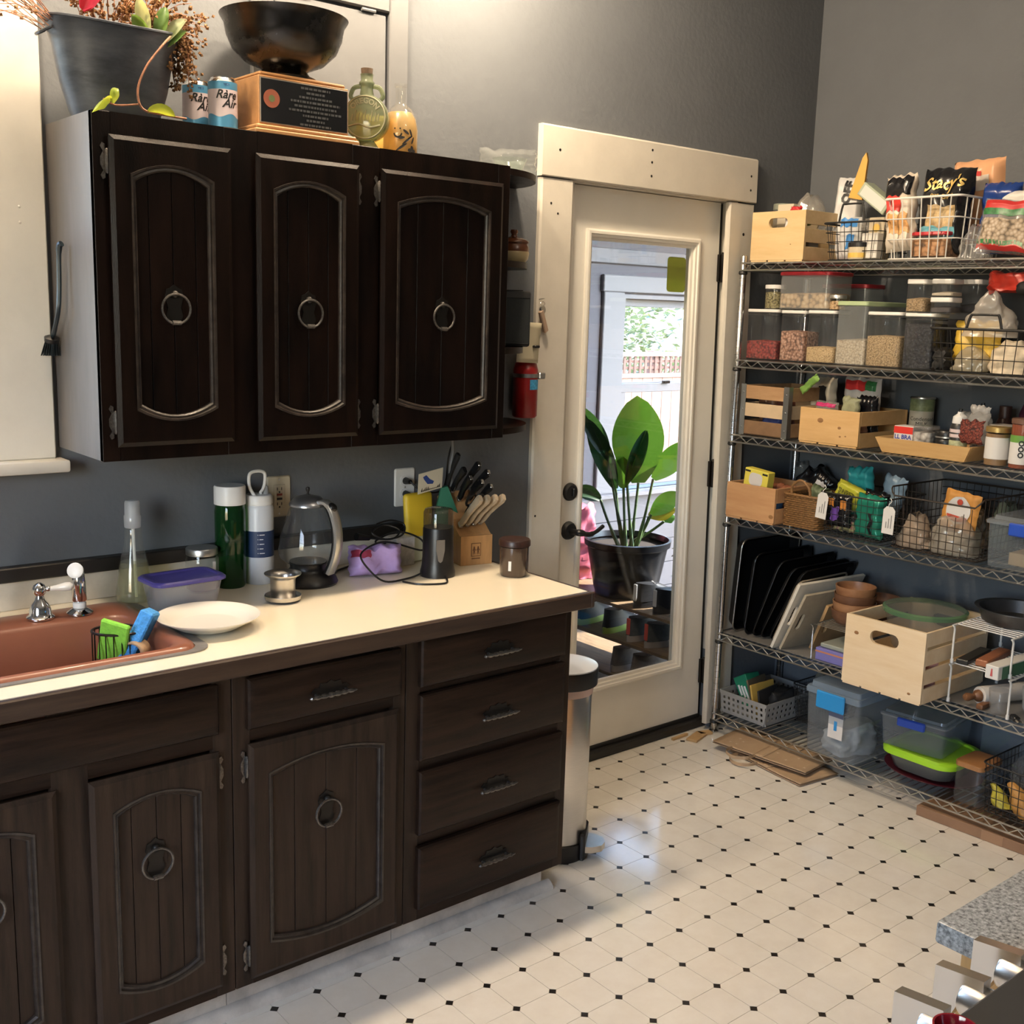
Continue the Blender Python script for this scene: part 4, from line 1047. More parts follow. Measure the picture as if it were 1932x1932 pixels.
# knife block
M_BLK = mat('beech_block', (0.44, 0.24, 0.10), 0.45, var=0.15, vscale=8, stretch=(6, 6, 1))
kb = thing('knife_block', 'beech knife block full of black and tan handled knives', 'knife block', (-1.068, 0.205, CT + 0.0005), -0.18)
# profile in the y-z plane (front at -y), sloped back
pr_ = [(-0.05, 0.0), (-0.05, 0.088), (-0.040, 0.088), (0.020, 0.128), (0.068, 0.205), (0.118, 0.182), (0.058, 0.0)]
L = [[(x, y, z) for y, z in pr_] for x in (-0.050, 0.054)]
B().loops(L, True, True).done('block', M_BLK, kb, smooth=0)
B().box(-0.016, 0.016, -0.0508, -0.0502, 0.026, 0.066).done('logo_frame', mat('burnt_brand', (0.12, 0.05, 0.02), 0.6), kb)
B().box(-0.014, 0.014, -0.0514, -0.0509, 0.028, 0.064).done('logo_field', M_BLK, kb)
def figure(x):
    return [(x - 0.002, 0.056), (x + 0.002, 0.056), (x + 0.003, 0.050), (x + 0.006, 0.044), (x + 0.004, 0.043), (x + 0.002, 0.046), (x + 0.004, 0.032), (x + 0.002, 0.032), (x, 0.040), (x - 0.002, 0.032), (x - 0.004, 0.032), (x - 0.002, 0.046), (x - 0.004, 0.043), (x - 0.006, 0.044), (x - 0.003, 0.050)]
for x in (-0.0065, 0.0065):
    B().prism(figure(x), -0.0519, -0.0515).done('logo_twin', MATS['burnt_brand'], kb, smooth=0)
B().box(-0.014, 0.014, -0.0508, -0.0502, 0.018, 0.021).done('logo_text_bar', MATS['burnt_brand'], kb)
def knife(label, x, y, z, l, w, m, tilt, spread=0.0, butt=True, grp='knives in the beech block'):
    r = thing('kitchen_knife', label, 'knife', kb.matrix_basis @ Vector((x, y, z)) if False else (0, 0, 0), 0, grp)
    A = Matrix.Translation((-1.068, 0.205, CT)) @ Matrix.Rotation(-0.18, 4, 'Z') @ Matrix.Translation((x, y, z)) @ Matrix.Rotation(spread, 4, 'Y') @ Matrix.Rotation(tilt, 4, 'X') @ Matrix.Translation((0, 0, 0.012))
    r.matrix_world = A
    hp_ = [[(a * w * k * 0.55, c * w * k + dx, zz) for a, c in ((-1, -0.6), (-0.6, -1), (0.6, -1), (1, -0.6), (1, 0.6), (0.6, 1), (-0.6, 1), (-1, 0.6))] for k, zz, dx in ((0.8, 0.0, 0), (0.95, l * 0.15, 0), (0.85, l * 0.4, 0.002), (1.0, l * 0.7, 0.0), (1.15, l * 0.92, -0.003), (0.9, l, -0.004))]
    B().loops(hp_, True, True).done('handle', m, r, smooth=45)
    B().box(-0.006, 0.006, -w * 0.8, w * 0.8, -0.010, 0.0, 0.002).done('bolster', M_STEEL, r)
    if butt:
        B().box(-0.005, 0.005, -w * 0.75 - 0.004, w * 0.6 - 0.004, l, l + 0.004, 0.0015).done('butt_cap', M_STEEL, r)
    return r
ti = 0.80
wts = ('upper left', 'upper middle', 'upper right', 'centre left', 'centre right', 'lower middle')
for k, (x, y, z, l) in enumerate(((-0.030, 0.062, 0.205, 0.105), (0.002, 0.062, 0.205, 0.120), (0.034, 0.060, 0.202, 0.095), (-0.014, 0.046, 0.180, 0.100), (0.016, 0.044, 0.178, 0.090), (0.038, 0.036, 0.165, 0.085))):
    knife('black handled knife with steel butt, %s slot of the block' % wts[k], x, y, z, l, 0.0115, M_BLACK, ti - 0.05 * (k % 2), 0.0 + 0.12 * (k % 3), k > 0)
M_TAN = mat('knife_handle_tan', (0.42, 0.33, 0.23), 0.5, var=0.15, vscale=40)
for k, nm in enumerate(('leftmost', 'second', 'third', 'rightmost')):
    knife('pale tan handled steak knife, %s of the four low in the block' % nm, -0.036 + 0.024 * k, -0.010 + 0.006 * k, 0.112, 0.125, 0.0125, M_TAN, 0.72, 0.20 + 0.05 * k, False)
sc_ = thing('kitchen_scissors', 'black handled scissors standing in the knife block', 'scissors', (0, 0, 0))
sc_.matrix_world = Matrix.Translation((-1.068, 0.205, CT)) @ Matrix.Rotation(-0.18, 4, 'Z') @ Matrix.Translation((0.012, 0.026, 0.148)) @ Matrix.Rotation(0.75, 4, 'X')
for sx in (-1, 1):
    B().tube([(sx * (0.012 + 0.013 * math.cos(a)), 0.0, 0.055 + 0.026 * math.sin(a)) for a in [2 * PI * k / 18 for k in range(18)]], 0.004, 7, True).done('finger_loop', M_BLACK, sc_)
B().box(-0.012, 0.012, -0.003, 0.003, -0.012, 0.034, 0.002).done('shank', M_BLACK, sc_)
# honing steel at the far left
knife('black honing rod handle sticking up at the left of the block', -0.044, 0.078, 0.203, 0.125, 0.010, M_BLACKM, 0.45, 0.10, False, None)
# candle jar
cj = thing('candle_jar', 'dark brown glass candle jar with lid at the counter end', 'candle jar', (-1.062, -0.004, CT + 0.0005))
B().lathe([(0.0, 0.002), (0.037, 0.0), (0.041, 0.006), (0.042, 0.085), (0.0, 0.086)], 36).done('jar', mat('brown_glass', (0.055, 0.035, 0.026), 0.08, coat=0.3), cj, smooth=45)
B().lathe([(0.041, 0.086), (0.0455, 0.088), (0.0455, 0.102), (0.043, 0.106), (0.035, 0.105), (0.0, 0.104)], 36).done('lid', mat('candle_lid', (0.030, 0.013, 0.010), 0.35), cj, smooth=45)
q = B(); q.loops([[(0.0424 * math.cos(FACE + a), 0.0424 * math.sin(FACE + a), z) for z in (0.020, 0.048)] for a in (-0.62, -0.55, -0.48, -0.42)], closed=False); q.done('bar_code_label', M_WHITE, cj, smooth=0)
# outlets and plugs
M_IVORY = mat('outlet_ivory', (0.56, 0.49, 0.36), 0.4)
def outlet(name, label, x, z, gfci):
    r = thing(name, label, 'outlet', (x, WY - 0.0005, z))
    B().loops([[(a, y, c) for a, c in rrect(0.072 + d, 0.116 + d, 0.006, 3)] for d, y in ((0, 0.0), (0, -0.003), (-0.006, -0.0055))], True, True).done('cover_plate', M_IVORY if gfci else M_WHITE, r, smooth=30)
    if gfci:
        B().box(-0.0175, 0.0175, -0.0075, -0.0055, -0.034, 0.034, 0.001).done('receptacle', M_IVORY, r)
        B().box(-0.008, 0.008, -0.009, -0.0075, 0.003, 0.009).done('reset_button', mat('button_red', (0.25, 0.03, 0.02), 0.5), r)
        B().box(-0.008, 0.008, -0.009, -0.0075, -0.009, -0.003).done('test_button', M_BLACK, r)
        for zz in (0.022, -0.020):
            B().box(-0.0075, -0.0055, -0.008, -0.0074, zz - 0.004, zz + 0.004).box(0.0055, 0.0075, -0.008, -0.0074, zz - 0.004, zz + 0.004).lathe([(0.0025, 0.0), (0.0025, 0.0006)], 8, T(0, -0.0075, zz - 0.009, rx=PI / 2)).done('slots', M_BLACKM, r, smooth=0)
    else:
        for zz in (0.020, -0.020):
            B().loops([[(a, y, c + zz) for a, c in rrect(0.034, 0.028, 0.009, 3)] for y in (-0.0055, -0.0075)], True, True).done('receptacle', M_WHITE, r)
    for zz in ((0.048, -0.048) if gfci else (0.0,)):
        B().lathe([(0.003, 0.0), (0.003, 0.001), (0.0, 0.0014)], 10, T(0, -0.0055, zz, rx=PI / 2)).done('screw', M_STEEL, r)
    return r
outlet('wall_outlet', 'almond safety outlet with red and black buttons behind the kettle', -1.602, 1.106, True)
outlet('wall_outlet', 'white duplex outlet with two black plugs in it', -1.181, 1.100, False)
def cord(name, label, pts, r=0.0028, plug=None, m=M_BLACK):
    t = thing(name, label, 'power cord', (0, 0, 0))
    B().tube(smooth_path(pts, 7), r, 7).done('cable', m, t)
    if plug:
        (a, c) = plug
        B().tube([a, c], [0.011, 0.007], 10).done('plug', m, t)
    return t
y_ = WY - 0.0085
cord('power_cord', 'black cord from the upper plug behind the green booklet', [(-1.181, y_ - 0.026, 1.120), (-1.155, 0.33, 1.095), (-1.11, 0.33, 1.085), (-1.07, 0.34, 1.09), (-1.085, 0.30, 1.13), (-1.10, 0.27, 1.20), (-1.07, 0.28, 1.270)], 0.0028, ((-1.181, y_, 1.120), (-1.181, y_ - 0.026, 1.120)))
cord('power_cord', 'black cord from the lower plug down onto the lilac bag', [(-1.181, y_ - 0.026, 1.080), (-1.172, 0.335, 1.045), (-1.21, 0.325, 1.0), (-1.30, 0.30, 0.955), (-1.36, 0.26, 0.975), (-1.30, 0.235, 1.000), (-1.235, 0.215, 0.975), (-1.24, 0.20, 0.945), (-1.34, 0.20, 0.978), (-1.40, 0.19, 0.985), (-1.475, 0.155, 0.968), (-1.470, 0.115, 0.930), (-1.430, 0.10, 0.898), (-1.35, 0.11, 0.8945), (-1.30, 0.12, 0.90), (-1.255, 0.14, 0.91)], 0.0028, ((-1.181, y_, 1.080), (-1.181, y_ - 0.026, 1.080)))
cord('power_cord', 'coiled black cord with a loose plug above the lilac bag', [(-1.395, 0.24, 0.99), (-1.33, 0.22, 0.985), (-1.30, 0.23, 1.005), (-1.34, 0.25, 1.02), (-1.385, 0.24, 1.005), (-1.35, 0.225, 0.985), (-1.29, 0.23, 0.99), (-1.27, 0.25, 1.015), (-1.31, 0.26, 1.03), (-1.36, 0.255, 1.025)], 0.0028, ((-1.44, 0.235, 1.000), (-1.395, 0.24, 0.99)))
cord('power_cord', 'short black cord curling in front of the coffee grinder', [(-1.255, 0.062, 0.897), (-1.28, 0.02, 0.8935), (-1.31, 0.015, 0.8935), (-1.36, 0.045, 0.8935), (-1.38, 0.09, 0.8935)], 0.0026)
cord('power_cord', 'kettle cord running back along the counter', [(-1.535, 0.245, 0.905), (-1.49, 0.27, 0.8935), (-1.46, 0.30, 0.8935), (-1.40, 0.33, 0.8935)], 0.0028)
cord('cable_bundle', 'grey and black cable bundle hanging from under the wall cabinet', [(-1.095, 0.262, 1.272), (-1.09, 0.262, 1.22), (-1.098, 0.262, 1.17), (-1.088, 0.268, 1.12), (-1.095, 0.275, 1.10)], 0.006, None, mat('cable_grey', (0.12, 0.12, 0.12), 0.5))

# ================================================================== ON TOP OF AND BESIDE THE WALL CABINET
TZ = UZ1 + 0.0005
# galvanised tub with dried flowers
M_GALV = mat('galvanised_grey', (0.045, 0.052, 0.066), 0.42, 0.5, col2=(0.12, 0.135, 0.16), vscale=5, stretch=(1, 1, 3), bump=0.1, bscale=40)
tb = thing('planter_tub', 'oval galvanised tub of dried flowers on the cabinet top', 'planter', (-2.092, 0.205, TZ))
def oval(a, c, z, n=40, rise=0.0):
    return [(a * math.cos(2 * PI * i / n), c * math.sin(2 * PI * i / n), z + rise * math.cos(2 * PI * i / n) ** 2) for i in range(n)]
B().loops([oval(0.095, 0.065, 0.0), oval(0.100, 0.068, 0.012), oval(0.118, 0.080, 0.07), oval(0.132, 0.092, 0.14, rise=0.006), oval(0.146, 0.100, 0.178, rise=0.014), oval(0.149, 0.102, 0.184, rise=0.014), oval(0.144, 0.098, 0.184, rise=0.014), oval(0.128, 0.088, 0.14, rise=0.006), oval(0.11, 0.075, 0.06)], True, True).done('tub', M_GALV, tb, smooth=50)
B().tube(oval(0.148, 0.1015, 0.184, rise=0.014), 0.0035, 6, True).done('rim_wire', M_GALV, tb)
for sx in (-1, 1):
    B().tube(smooth_path([(sx * 0.140, -0.02, 0.172), (sx * 0.160, -0.015, 0.160), (sx * 0.160, 0.015, 0.160), (sx * 0.140, 0.02, 0.172)], 4), 0.0035, 6).done('handle', M_GALV, tb)
b = B(); b.loops([oval(0.130, 0.088, 0.15), oval(0.05, 0.03, 0.16)], False, True); b.done('moss', mat('dry_moss', (0.12, 0.08, 0.04), 0.9, var=0.4, vscale=60), tb)
M_DRY = mat('dried_flower', (0.26, 0.13, 0.05), 0.8, var=0.35, vscale=60); M_TWIG = mat('dried_twig', (0.24, 0.10, 0.05), 0.7, var=0.3, vscale=50)
rnd = random.Random(3)
def spray(par, base, dirv, n, ln, mt_, bud, name, spreadv=0.35):
    b = B(); bb = B()
    for k in range(n):
        d = (Vector(dirv) + Vector((rnd.uniform(-1, 1), rnd.uniform(-1, 1), rnd.uniform(-1, 1))) * spreadv).normalized()
        l = ln * rnd.uniform(0.6, 1.1)
        p0 = Vector(base) + Vector((rnd.uniform(-0.03, 0.03), rnd.uniform(-0.02, 0.02), 0))
        p1 = p0 + d * l * 0.55 + Vector((0, 0, 0.02)); p2 = p0 + d * l - Vector((0, 0, l * 0.12))
        P = smooth_path([p0, p1, p2], 3)
        b.tube(P, 0.0011, 3)
        for j in range(bud):
            q = P[rnd.randrange(2, len(P))] + Vector((rnd.uniform(-1, 1), rnd.uniform(-1, 1), rnd.uniform(-1, 1))) * 0.012
            s_ = rnd.uniform(0.003, 0.006)
            e1 = Vector((rnd.uniform(-1, 1), rnd.uniform(-1, 1), rnd.uniform(-1, 1))).normalized() * s_; e2 = e1.orthogonal().normalized() * s_; e3 = e1.cross(e2).normalized() * s_
            bb.add([q + e1, q + e2, q - e1, q - e2, q + e3, q - e3], [(0, 1, 4), (1, 2, 4), (2, 3, 4), (3, 0, 4), (1, 0, 5), (2, 1, 5), (3, 2, 5), (0, 3, 5)])
    stuff(b.done(name, mt_, par, smooth=0))
    if bud:
        stuff(bb.done('dried_buds', M_DRY, par, smooth=0))
spray(tb, (-0.12, 0.0, 0.17), (-0.95, -0.1, 0.42), 22, 0.22, M_TWIG, 2, 'twigs')
spray(tb, (-0.03, 0.0, 0.16), (0.1, 0.0, 0.8), 26, 0.17, M_TWIG, 14, 'stalks', 0.6)
spray(tb, (0.06, -0.02, 0.16), (0.35, -0.1, 0.7), 24, 0.15, M_TWIG, 18, 'stalks', 0.5)
spray(tb, (0.10, -0.01, 0.17), (0.7, -0.1, 0.45), 18, 0.085, M_TWIG, 20, 'stalks', 0.35)
spray(tb, (0.132, -0.02, 0.185), (0.20, -0.15, -0.9), 14, 0.085, M_TWIG, 22, 'drooping_stalks', 0.25)
def flower_leaf(name, p0, p1, p2, w, m, fold=0.3, side=None):
    b = B(); leaf(b, p0, p1, p2, w, fold, side, 8); b.done(name, m, tb, smooth=60)
LP = leaf_mat('leaf_pale_variegated', (0.34, 0.40, 0.24), 0.3); LGN = leaf_mat('leaf_fresh', (0.10, 0.20, 0.06), 0.35)
flower_leaf('petal', (-0.075, -0.03, 0.215), (-0.04, -0.04, 0.255), (-0.025, -0.03, 0.30), 0.030, leaf_mat('petal_red', (0.30, 0.02, 0.05), 0.3), 0.5, cr)
flower_leaf('petal', (-0.075, -0.03, 0.215), (-0.05, -0.06, 0.25), (-0.055, -0.05, 0.285), 0.022, MATS['petal_red'], 0.5, cr)
B().tube(smooth_path([(-0.02, 0, 0.16), (-0.06, -0.02, 0.24), (-0.10, -0.02, 0.31)], 4), 0.003, 6).done('flower_stem', M_TWIG, tb)
flower_leaf('leaf', (-0.115, -0.02, 0.285), (-0.10, -0.03, 0.31), (-0.075, -0.03, 0.335), 0.02, leaf_mat('leaf_lime', (0.26, 0.34, 0.05), 0.3), 0.3, cr)
for a, h, l, an, m in ((0.055, 0.19, 0.075, 1.9, LP), (0.075, 0.185, 0.07, 1.3, LGN), (0.085, 0.185, 0.075, 0.7, LP), (0.09, 0.18, 0.06, 0.45, LGN), (0.06, 0.18, 0.06, 2.4, LGN)):
    flower_leaf('leaf', (a, -0.06, h - 0.02), (a + 0.5 * l * math.cos(an), -0.075, h + 0.5 * l * math.sin(an)), (a + l * math.cos(an), -0.07, h + l * math.sin(an) * 0.9), 0.016, m, 0.4, cr)
# trailing runner over the front edge
B().tube(smooth_path([(0.09, -0.10, 0.178), (0.06, -0.125, 0.15), (0.02, -0.135, 0.10), (0.0, -0.135, 0.05), (0.01, -0.135, 0.012), (0.06, -0.132, 0.006), (0.11, -0.130, 0.005)], 5), 0.0024, 6).done('runner', M_TWIG, tb)
B().tube(smooth_path([(0.0, -0.135, 0.02), (-0.05, -0.135, 0.012), (-0.075, -0.135, 0.022)], 4), 0.002, 6).done('runner', M_TWIG, tb)
LL = MATS['leaf_lime']
flower_leaf('leaf', (0.02, -0.135, 0.006), (0.045, -0.150, 0.020), (0.080, -0.142, 0.004), 0.013, LL, 0.5, (0, -0.6, 0.8))
flower_leaf('leaf', (-0.06, -0.137, 0.020), (-0.085, -0.150, 0.026), (-0.105, -0.150, -0.012), 0.017, LL, 0.5, (0.3, -0.6, 0.8))
flower_leaf('leaf', (-0.055, -0.137, 0.015), (-0.06, -0.148, 0.035), (-0.045, -0.142, 0.045), 0.010, LL, 0.4, (0.9, -0.1, 0.3))

# drink cans
M_CANB = mat('can_blue', (0.10, 0.34, 0.58), 0.35, 0.25); M_CANW = mat('can_pinkish_white', (0.70, 0.60, 0.64), 0.4); M_ALU = mat('aluminium', (0.72, 0.72, 0.72), 0.25, 1.0)
def drink_can(label, x, y, turn):
    c = thing('drink_can', label, 'can', (x, y, TZ), 0, 'blue drink cans on the cabinet top')
    r = 0.0335
    B().lathe([(0.0, 0.001), (0.026, 0.0), (r, 0.009), (r, 0.112), (0.027, 0.121), (0.0275, 0.123), (0.025, 0.122), (0.0, 0.1205)], 32).done('body', M_ALU, c, smooth=40)
    B().lathe([(r + 0.0003, 0.010), (r + 0.0003, 0.032)], 32, cap0=False, cap1=False).done('blue_base_print', M_CANB, c)
    B().lathe([(r + 0.0003, 0.094), (r + 0.0003, 0.1115)], 32, cap0=False, cap1=False).done('blue_band_print', M_CANB, c)
    def wav(u, v):
        a = 2 * PI * u; z = 0.032 + (0.094 - 0.032) * v
        if v < 0.01: z = 0.032 + 0.008 * (0.5 + 0.5 * math.sin(4 * a + 1))
        return Vector(((r + 0.0004) * math.cos(a), (r + 0.0004) * math.sin(a), z))
    B().grid(wav, 48, 3, None, True).done('white_field_print', M_CANW, c)
    B().lathe([(r + 0.0003, 0.030), (r + 0.0003, 0.042)], 48, cap0=False, cap1=False).done('blue_wave_print', M_CANB, c)
    cyl_text(c, 'Ràre\n  Air', 0.027, r + 0.0009, turn, 0.072, M_INK, shear=0.35, bold=0.0006, line=0.72)
    cyl_text(c, 'YETI', 0.007, r + 0.0009, turn, 0.104, mat('print_navy', (0.02, 0.05, 0.15), 0.5), bold=0.0002)
    B().tube([(-0.008, 0, 0.1215), (0.008, 0, 0.1215)], 0.003, 6).done('ring_tab', M_ALU, c)
FC = math.atan2(-2.6, -1.2)
drink_can('blue and white drink can, the nearer and fuller one in view', -1.848, 0.175, FC + 0.25)
drink_can('blue and white drink can half hidden behind another can', -1.872, 0.265, FC + 0.3)

# trophy: wooden plinth with plaque and pewter bowl
M_PLW = mat('plinth_oak', (0.42, 0.22, 0.09), 0.4, var=0.15, vscale=6, stretch=(1, 6, 6)); M_PEW = mat('pewter_dark', (0.075, 0.068, 0.060), 0.26, 1.0, var=0.25, vscale=12, rvar=0.08)
tp = thing('trophy', 'dark pewter trophy bowl on an oak plinth with black plaque', 'trophy', (-1.662, 0.215, TZ), 0.0)
B().box(-0.142, 0.142, -0.118, 0.100, 0.0, 0.012, 0.003).box(-0.136, 0.136, -0.112, 0.094, 0.012, 0.022, 0.003).done('plinth_foot', M_PLW, tp)
B().box(-0.122, 0.122, -0.095, 0.080, 0.0225, 0.135, 0.002).box(-0.117, 0.117, -0.090, 0.074, 0.135, 0.145, 0.004).done('plinth', M_PLW, tp)
pq = B().box(-0.119, 0.119, -0.0975, -0.0955, 0.028, 0.130, 0.0008).done('plaque', mat('plaque_edge', (0.35, 0.33, 0.30), 0.35, 0.8), tp)
B().box(-0.1165, 0.1165, -0.0985, -0.0977, 0.0305, 0.1275).done('plaque_face', mat('plaque_black', (0.006, 0.007, 0.009), 0.25), pq)
B().lathe([(0.0, 0.0), (0.021, 0.0), (0.021, 0.0012)], 28, T(-0.090, -0.0986, 0.084, rx=PI / 2)).done('medallion', mat('medal_copper', (0.38, 0.12, 0.07), 0.4, 0.4), pq)
B().lathe([(0.0, 0.0), (0.008, 0.0), (0.008, 0.0018)], 20, T(-0.090, -0.0986, 0.084, rx=PI / 2)).done('medallion_centre', mat('medal_green', (0.12, 0.16, 0.06), 0.5), pq)
M_ENG = mat('plaque_engraving', (0.055, 0.058, 0.062), 0.4)
rnd2 = random.Random(5)
for k, (l) in enumerate((0.08, 0.05, 0.09, 0.135, 0.115, 0.145, 0.07, 0.05, 0.085)):
    q = B(); x = 0.028 - l / 2; zz = 0.122 - k * 0.0105
    while x < 0.028 + l / 2:
        w_ = rnd2.uniform(0.004, 0.011)
        q.box(x, min(x + w_, 0.028 + l / 2), -0.0989, -0.0986, zz - 0.005, zz)
        x += w_ + 0.0022
    stuff(q.done('engraved_line', M_ENG, pq, smooth=0))
B().lathe([(0.0, 0.0), (0.078, 0.0), (0.080, 0.006), (0.064, 0.014), (0.056, 0.026), (0.062, 0.032), (0.100, 0.050), (0.130, 0.082), (0.144, 0.118), (0.149, 0.150), (0.158, 0.166), (0.160, 0.170), (0.156, 0.171), (0.145, 0.150), (0.126, 0.090), (0.09, 0.055), (0.0, 0.040)], 56, T(-0.008, -0.01, 0.1455) @ Matrix.Diagonal((0.97, 0.97, 0.86, 1))).done('bowl', M_PEW, tp, smooth=50)

# round green flask lettered OREGON
M_OGR = clear('aged_green_glass', (0.62, 0.70, 0.55), 0.08, 0.55, (0.30, 0.33, 0.22))
of = thing('round_flask', 'round green glass flask with embossed OREGON lettering and cork', 'flask', (-1.443, 0.190, TZ), -0.75)
B().lathe([(0.0, -0.028), (0.045, -0.027), (0.056, -0.024), (0.058, -0.020), (0.058, 0.020), (0.056, 0.024), (0.045, 0.027), (0.0, 0.028)], 40, T(0, 0, 0.085, rx=PI / 2)).done('body', M_OGR, of, smooth=35)
B().lathe([(0.0, 0.0), (0.034, 0.0), (0.036, 0.006), (0.026, 0.022), (0.02, 0.03)], 28, sy=0.8).done('foot', M_OGR, of, smooth=45)
B().lathe([(0.020, 0.0), (0.016, 0.018), (0.017, 0.028), (0.020, 0.031), (0.020, 0.036), (0.016, 0.040), (0.016, 0.052), (0.017, 0.056)], 24, T(0, 0, 0.138)).done('neck', M_OGR, of, smooth=45)
B().lathe([(0.0145, 0.0), (0.0155, 0.014), (0.0, 0.0145)], 18, T(0, 0, 0.194)).done('cork', mat('cork', (0.10, 0.065, 0.04), 0.85, var=0.3, vscale=90), of)
for sx in (-1, 1):
    B().tube(smooth_path([(sx * 0.018, 0, 0.165), (sx * 0.034, 0, 0.160), (sx * 0.042, 0, 0.142), (sx * 0.036, 0, 0.132)], 4), 0.006, 8).done('shoulder_loop', M_OGR, of)
M_EMB = mat('embossed_pale', (0.30, 0.30, 0.20), 0.4)
B().tube([(0.052 * math.cos(a), -0.0255, 0.085 + 0.052 * math.sin(a)) for a in [2 * PI * k / 40 for k in range(40)]], 0.002, 6, True).done('raised_ring', M_EMB, of)
def arc_text(x, y):
    a = PI / 2 - x / 0.040
    r = 0.040 + y
    return Vector((r * math.cos(a), -0.0282, 0.085 + r * math.sin(a)))
text_obj('OREGON', 0.019, M_EMB, of, arc_text, 'embossed_lettering', bold=0.0006)
for k in range(9):
    x = -0.034 + 0.0085 * k
    B().tube([(x, -0.0268, 0.075), (x + 0.003, -0.0275, 0.075 + 0.016 + 0.012 * math.sin(k * 1.9) ** 2)], 0.0016, 5).done('embossed_tree', M_EMB, of)
B().tube(smooth_path([(-0.042, -0.0268, 0.062), (-0.015, -0.0278, 0.068), (0.012, -0.0278, 0.060), (0.040, -0.0268, 0.066)], 5), 0.0025, 6).done('embossed_hill', M_EMB, of)

# clear bottle with dark floral print, yellow bag behind
cb = thing('printed_bottle', 'clear glass bottle with dark flower print on the cabinet top', 'bottle', (-1.335, 0.195, TZ))
bottle_shell(cb, [(0.0, 0.006), (0.040, 0.0), (0.046, 0.006), (0.047, 0.075), (0.043, 0.100), (0.030, 0.122), (0.016, 0.134), (0.0135, 0.142), (0.0135, 0.176), (0.017, 0.178), (0.017, 0.186), (0.013, 0.187)], clear('bottle_clear', (0.95, 0.95, 0.93), 0.02, 0.03))
B().lathe([(0.0, 0.004), (0.040, 0.004), (0.0445, 0.010), (0.0455, 0.070), (0.040, 0.098), (0.03, 0.114), (0.0, 0.116)], 28).done('paper_filling', clear('amber_paper', (0.9, 0.72, 0.40), 0.3, 0.55, (0.75, 0.55, 0.25)), cb, smooth=50)
def on_bottle(pts, name):
    q = B(); r = 0.0478
    q.add([(r * math.cos(FC + x / r), r * math.sin(FC + x / r), z) for x, z in pts], [tuple(range(len(pts)))])
    q.done(name, M_INK, cb, smooth=0)
def blob(cx, cz, rx, rz, n=10, rot=0.0):
    return [(cx + rx * math.cos(a) * math.cos(rot) - rz * math.sin(a) * math.sin(rot), cz + rx * math.cos(a) * math.sin(rot) + rz * math.sin(a) * math.cos(rot)) for a in [2 * PI * k / n for k in range(n)]]
for cx, cz, rx, rz, ro in ((0.012, 0.040, 0.020, 0.003, 0.7), (-0.004, 0.022, 0.018, 0.003, 0.6), (0.008, 0.060, 0.010, 0.0035, -0.6), (0.022, 0.058, 0.011, 0.003, -1.2), (0.026, 0.020, 0.005, 0.007, 0.3), (0.019, 0.015, 0.006, 0.005, 0), (0.032, 0.013, 0.006, 0.005, 0.4), (0.026, 0.007, 0.005, 0.006, 0), (-0.004, 0.045, 0.009, 0.0035, 0.2), (0.028, 0.040, 0.010, 0.003, 1.2)):
    on_bottle(blob(cx, cz, rx, rz, 10, ro), 'printed_petal')
on_bottle([(-0.014 + 0.012 * math.cos(a), 0.056 + 0.012 * math.sin(a)) for a in [PI + PI * k / 10 for k in range(11)]] + [(-0.014 + 0.008 * math.cos(a), 0.057 + 0.008 * math.sin(a)) for a in [2 * PI - PI * k / 10 for k in range(11)]], 'printed_curl')
for x in (-0.022, -0.008):
    on_bottle(blob(x, 0.068, 0.0022, 0.0022), 'printed_dot')
pouch('yellow_bag', 'yellow paper bag behind the printed bottle', 'bag', (-1.352, 0.285, TZ), 0.115, 0.115, 0.03, mat('bag_yellow', (0.80, 0.52, 0.12), 0.5, var=0.1, vscale=20), (0, 0, -0.3), 0.4, 8)
# glass dish in a zip bag on the end shelf
gd = thing('glass_dish', 'small clear glass bowl on the top end shelf', 'bowl', (-0.918, 0.245, TZ))
B().lathe([(0.0, 0.003), (0.030, 0.0), (0.036, 0.006), (0.050, 0.042), (0.052, 0.045), (0.048, 0.042), (0.034, 0.010), (0.0, 0.008)], 32).done('bowl', clear('dish_glass', (0.92, 0.95, 0.93), 0.02, 0.10, (0.7, 0.75, 0.7)), gd, smooth=50)
pouch('zip_bag', 'thin clear zip bag around the glass bowl on the end shelf', 'plastic bag', (-0.925, 0.245, TZ + 0.002), 0.17, 0.070, 0.14, clear('zip_film', (0.97, 0.98, 0.97), 0.12, 0.10, (0.85, 0.88, 0.85)), (0, 0, -0.5), 0.4, 9, crimp=0.3)
# sugar pot, speaker
sg = thing('sugar_pot', 'brown and cream stoneware lidded pot on the end shelf', 'pot', (-0.868, 0.275, 1.7765))
B().lathe([(0.0, 0.0), (0.034, 0.0), (0.044, 0.012), (0.047, 0.028), (0.046, 0.034)], 32, cap1=False).done('lower_body', mat('stoneware_cream', (0.50, 0.40, 0.22), 0.3), sg, smooth=50)
B().lathe([(0.046, 0.034), (0.046, 0.046), (0.042, 0.055), (0.045, 0.060), (0.0, 0.060)], 32, cap0=False).done('upper_body', mat('stoneware_brown', (0.13, 0.045, 0.02), 0.25), sg, smooth=50)
B().lathe([(0.046, 0.0605), (0.044, 0.066), (0.026, 0.074), (0.010, 0.078), (0.008, 0.084), (0.012, 0.092), (0.010, 0.098), (0.0, 0.099)], 32).done('lid', MATS['stoneware_brown'], sg, smooth=50)
spk = thing('smart_speaker', 'black box speaker standing on the lower end shelf', 'speaker', (-0.880, 0.268, 1.5285), -0.45)
B().box(-0.052, 0.052, -0.05, 0.05, 0.0, 0.165, 0.008, 2).done('cabinet', M_BLACKM, spk)
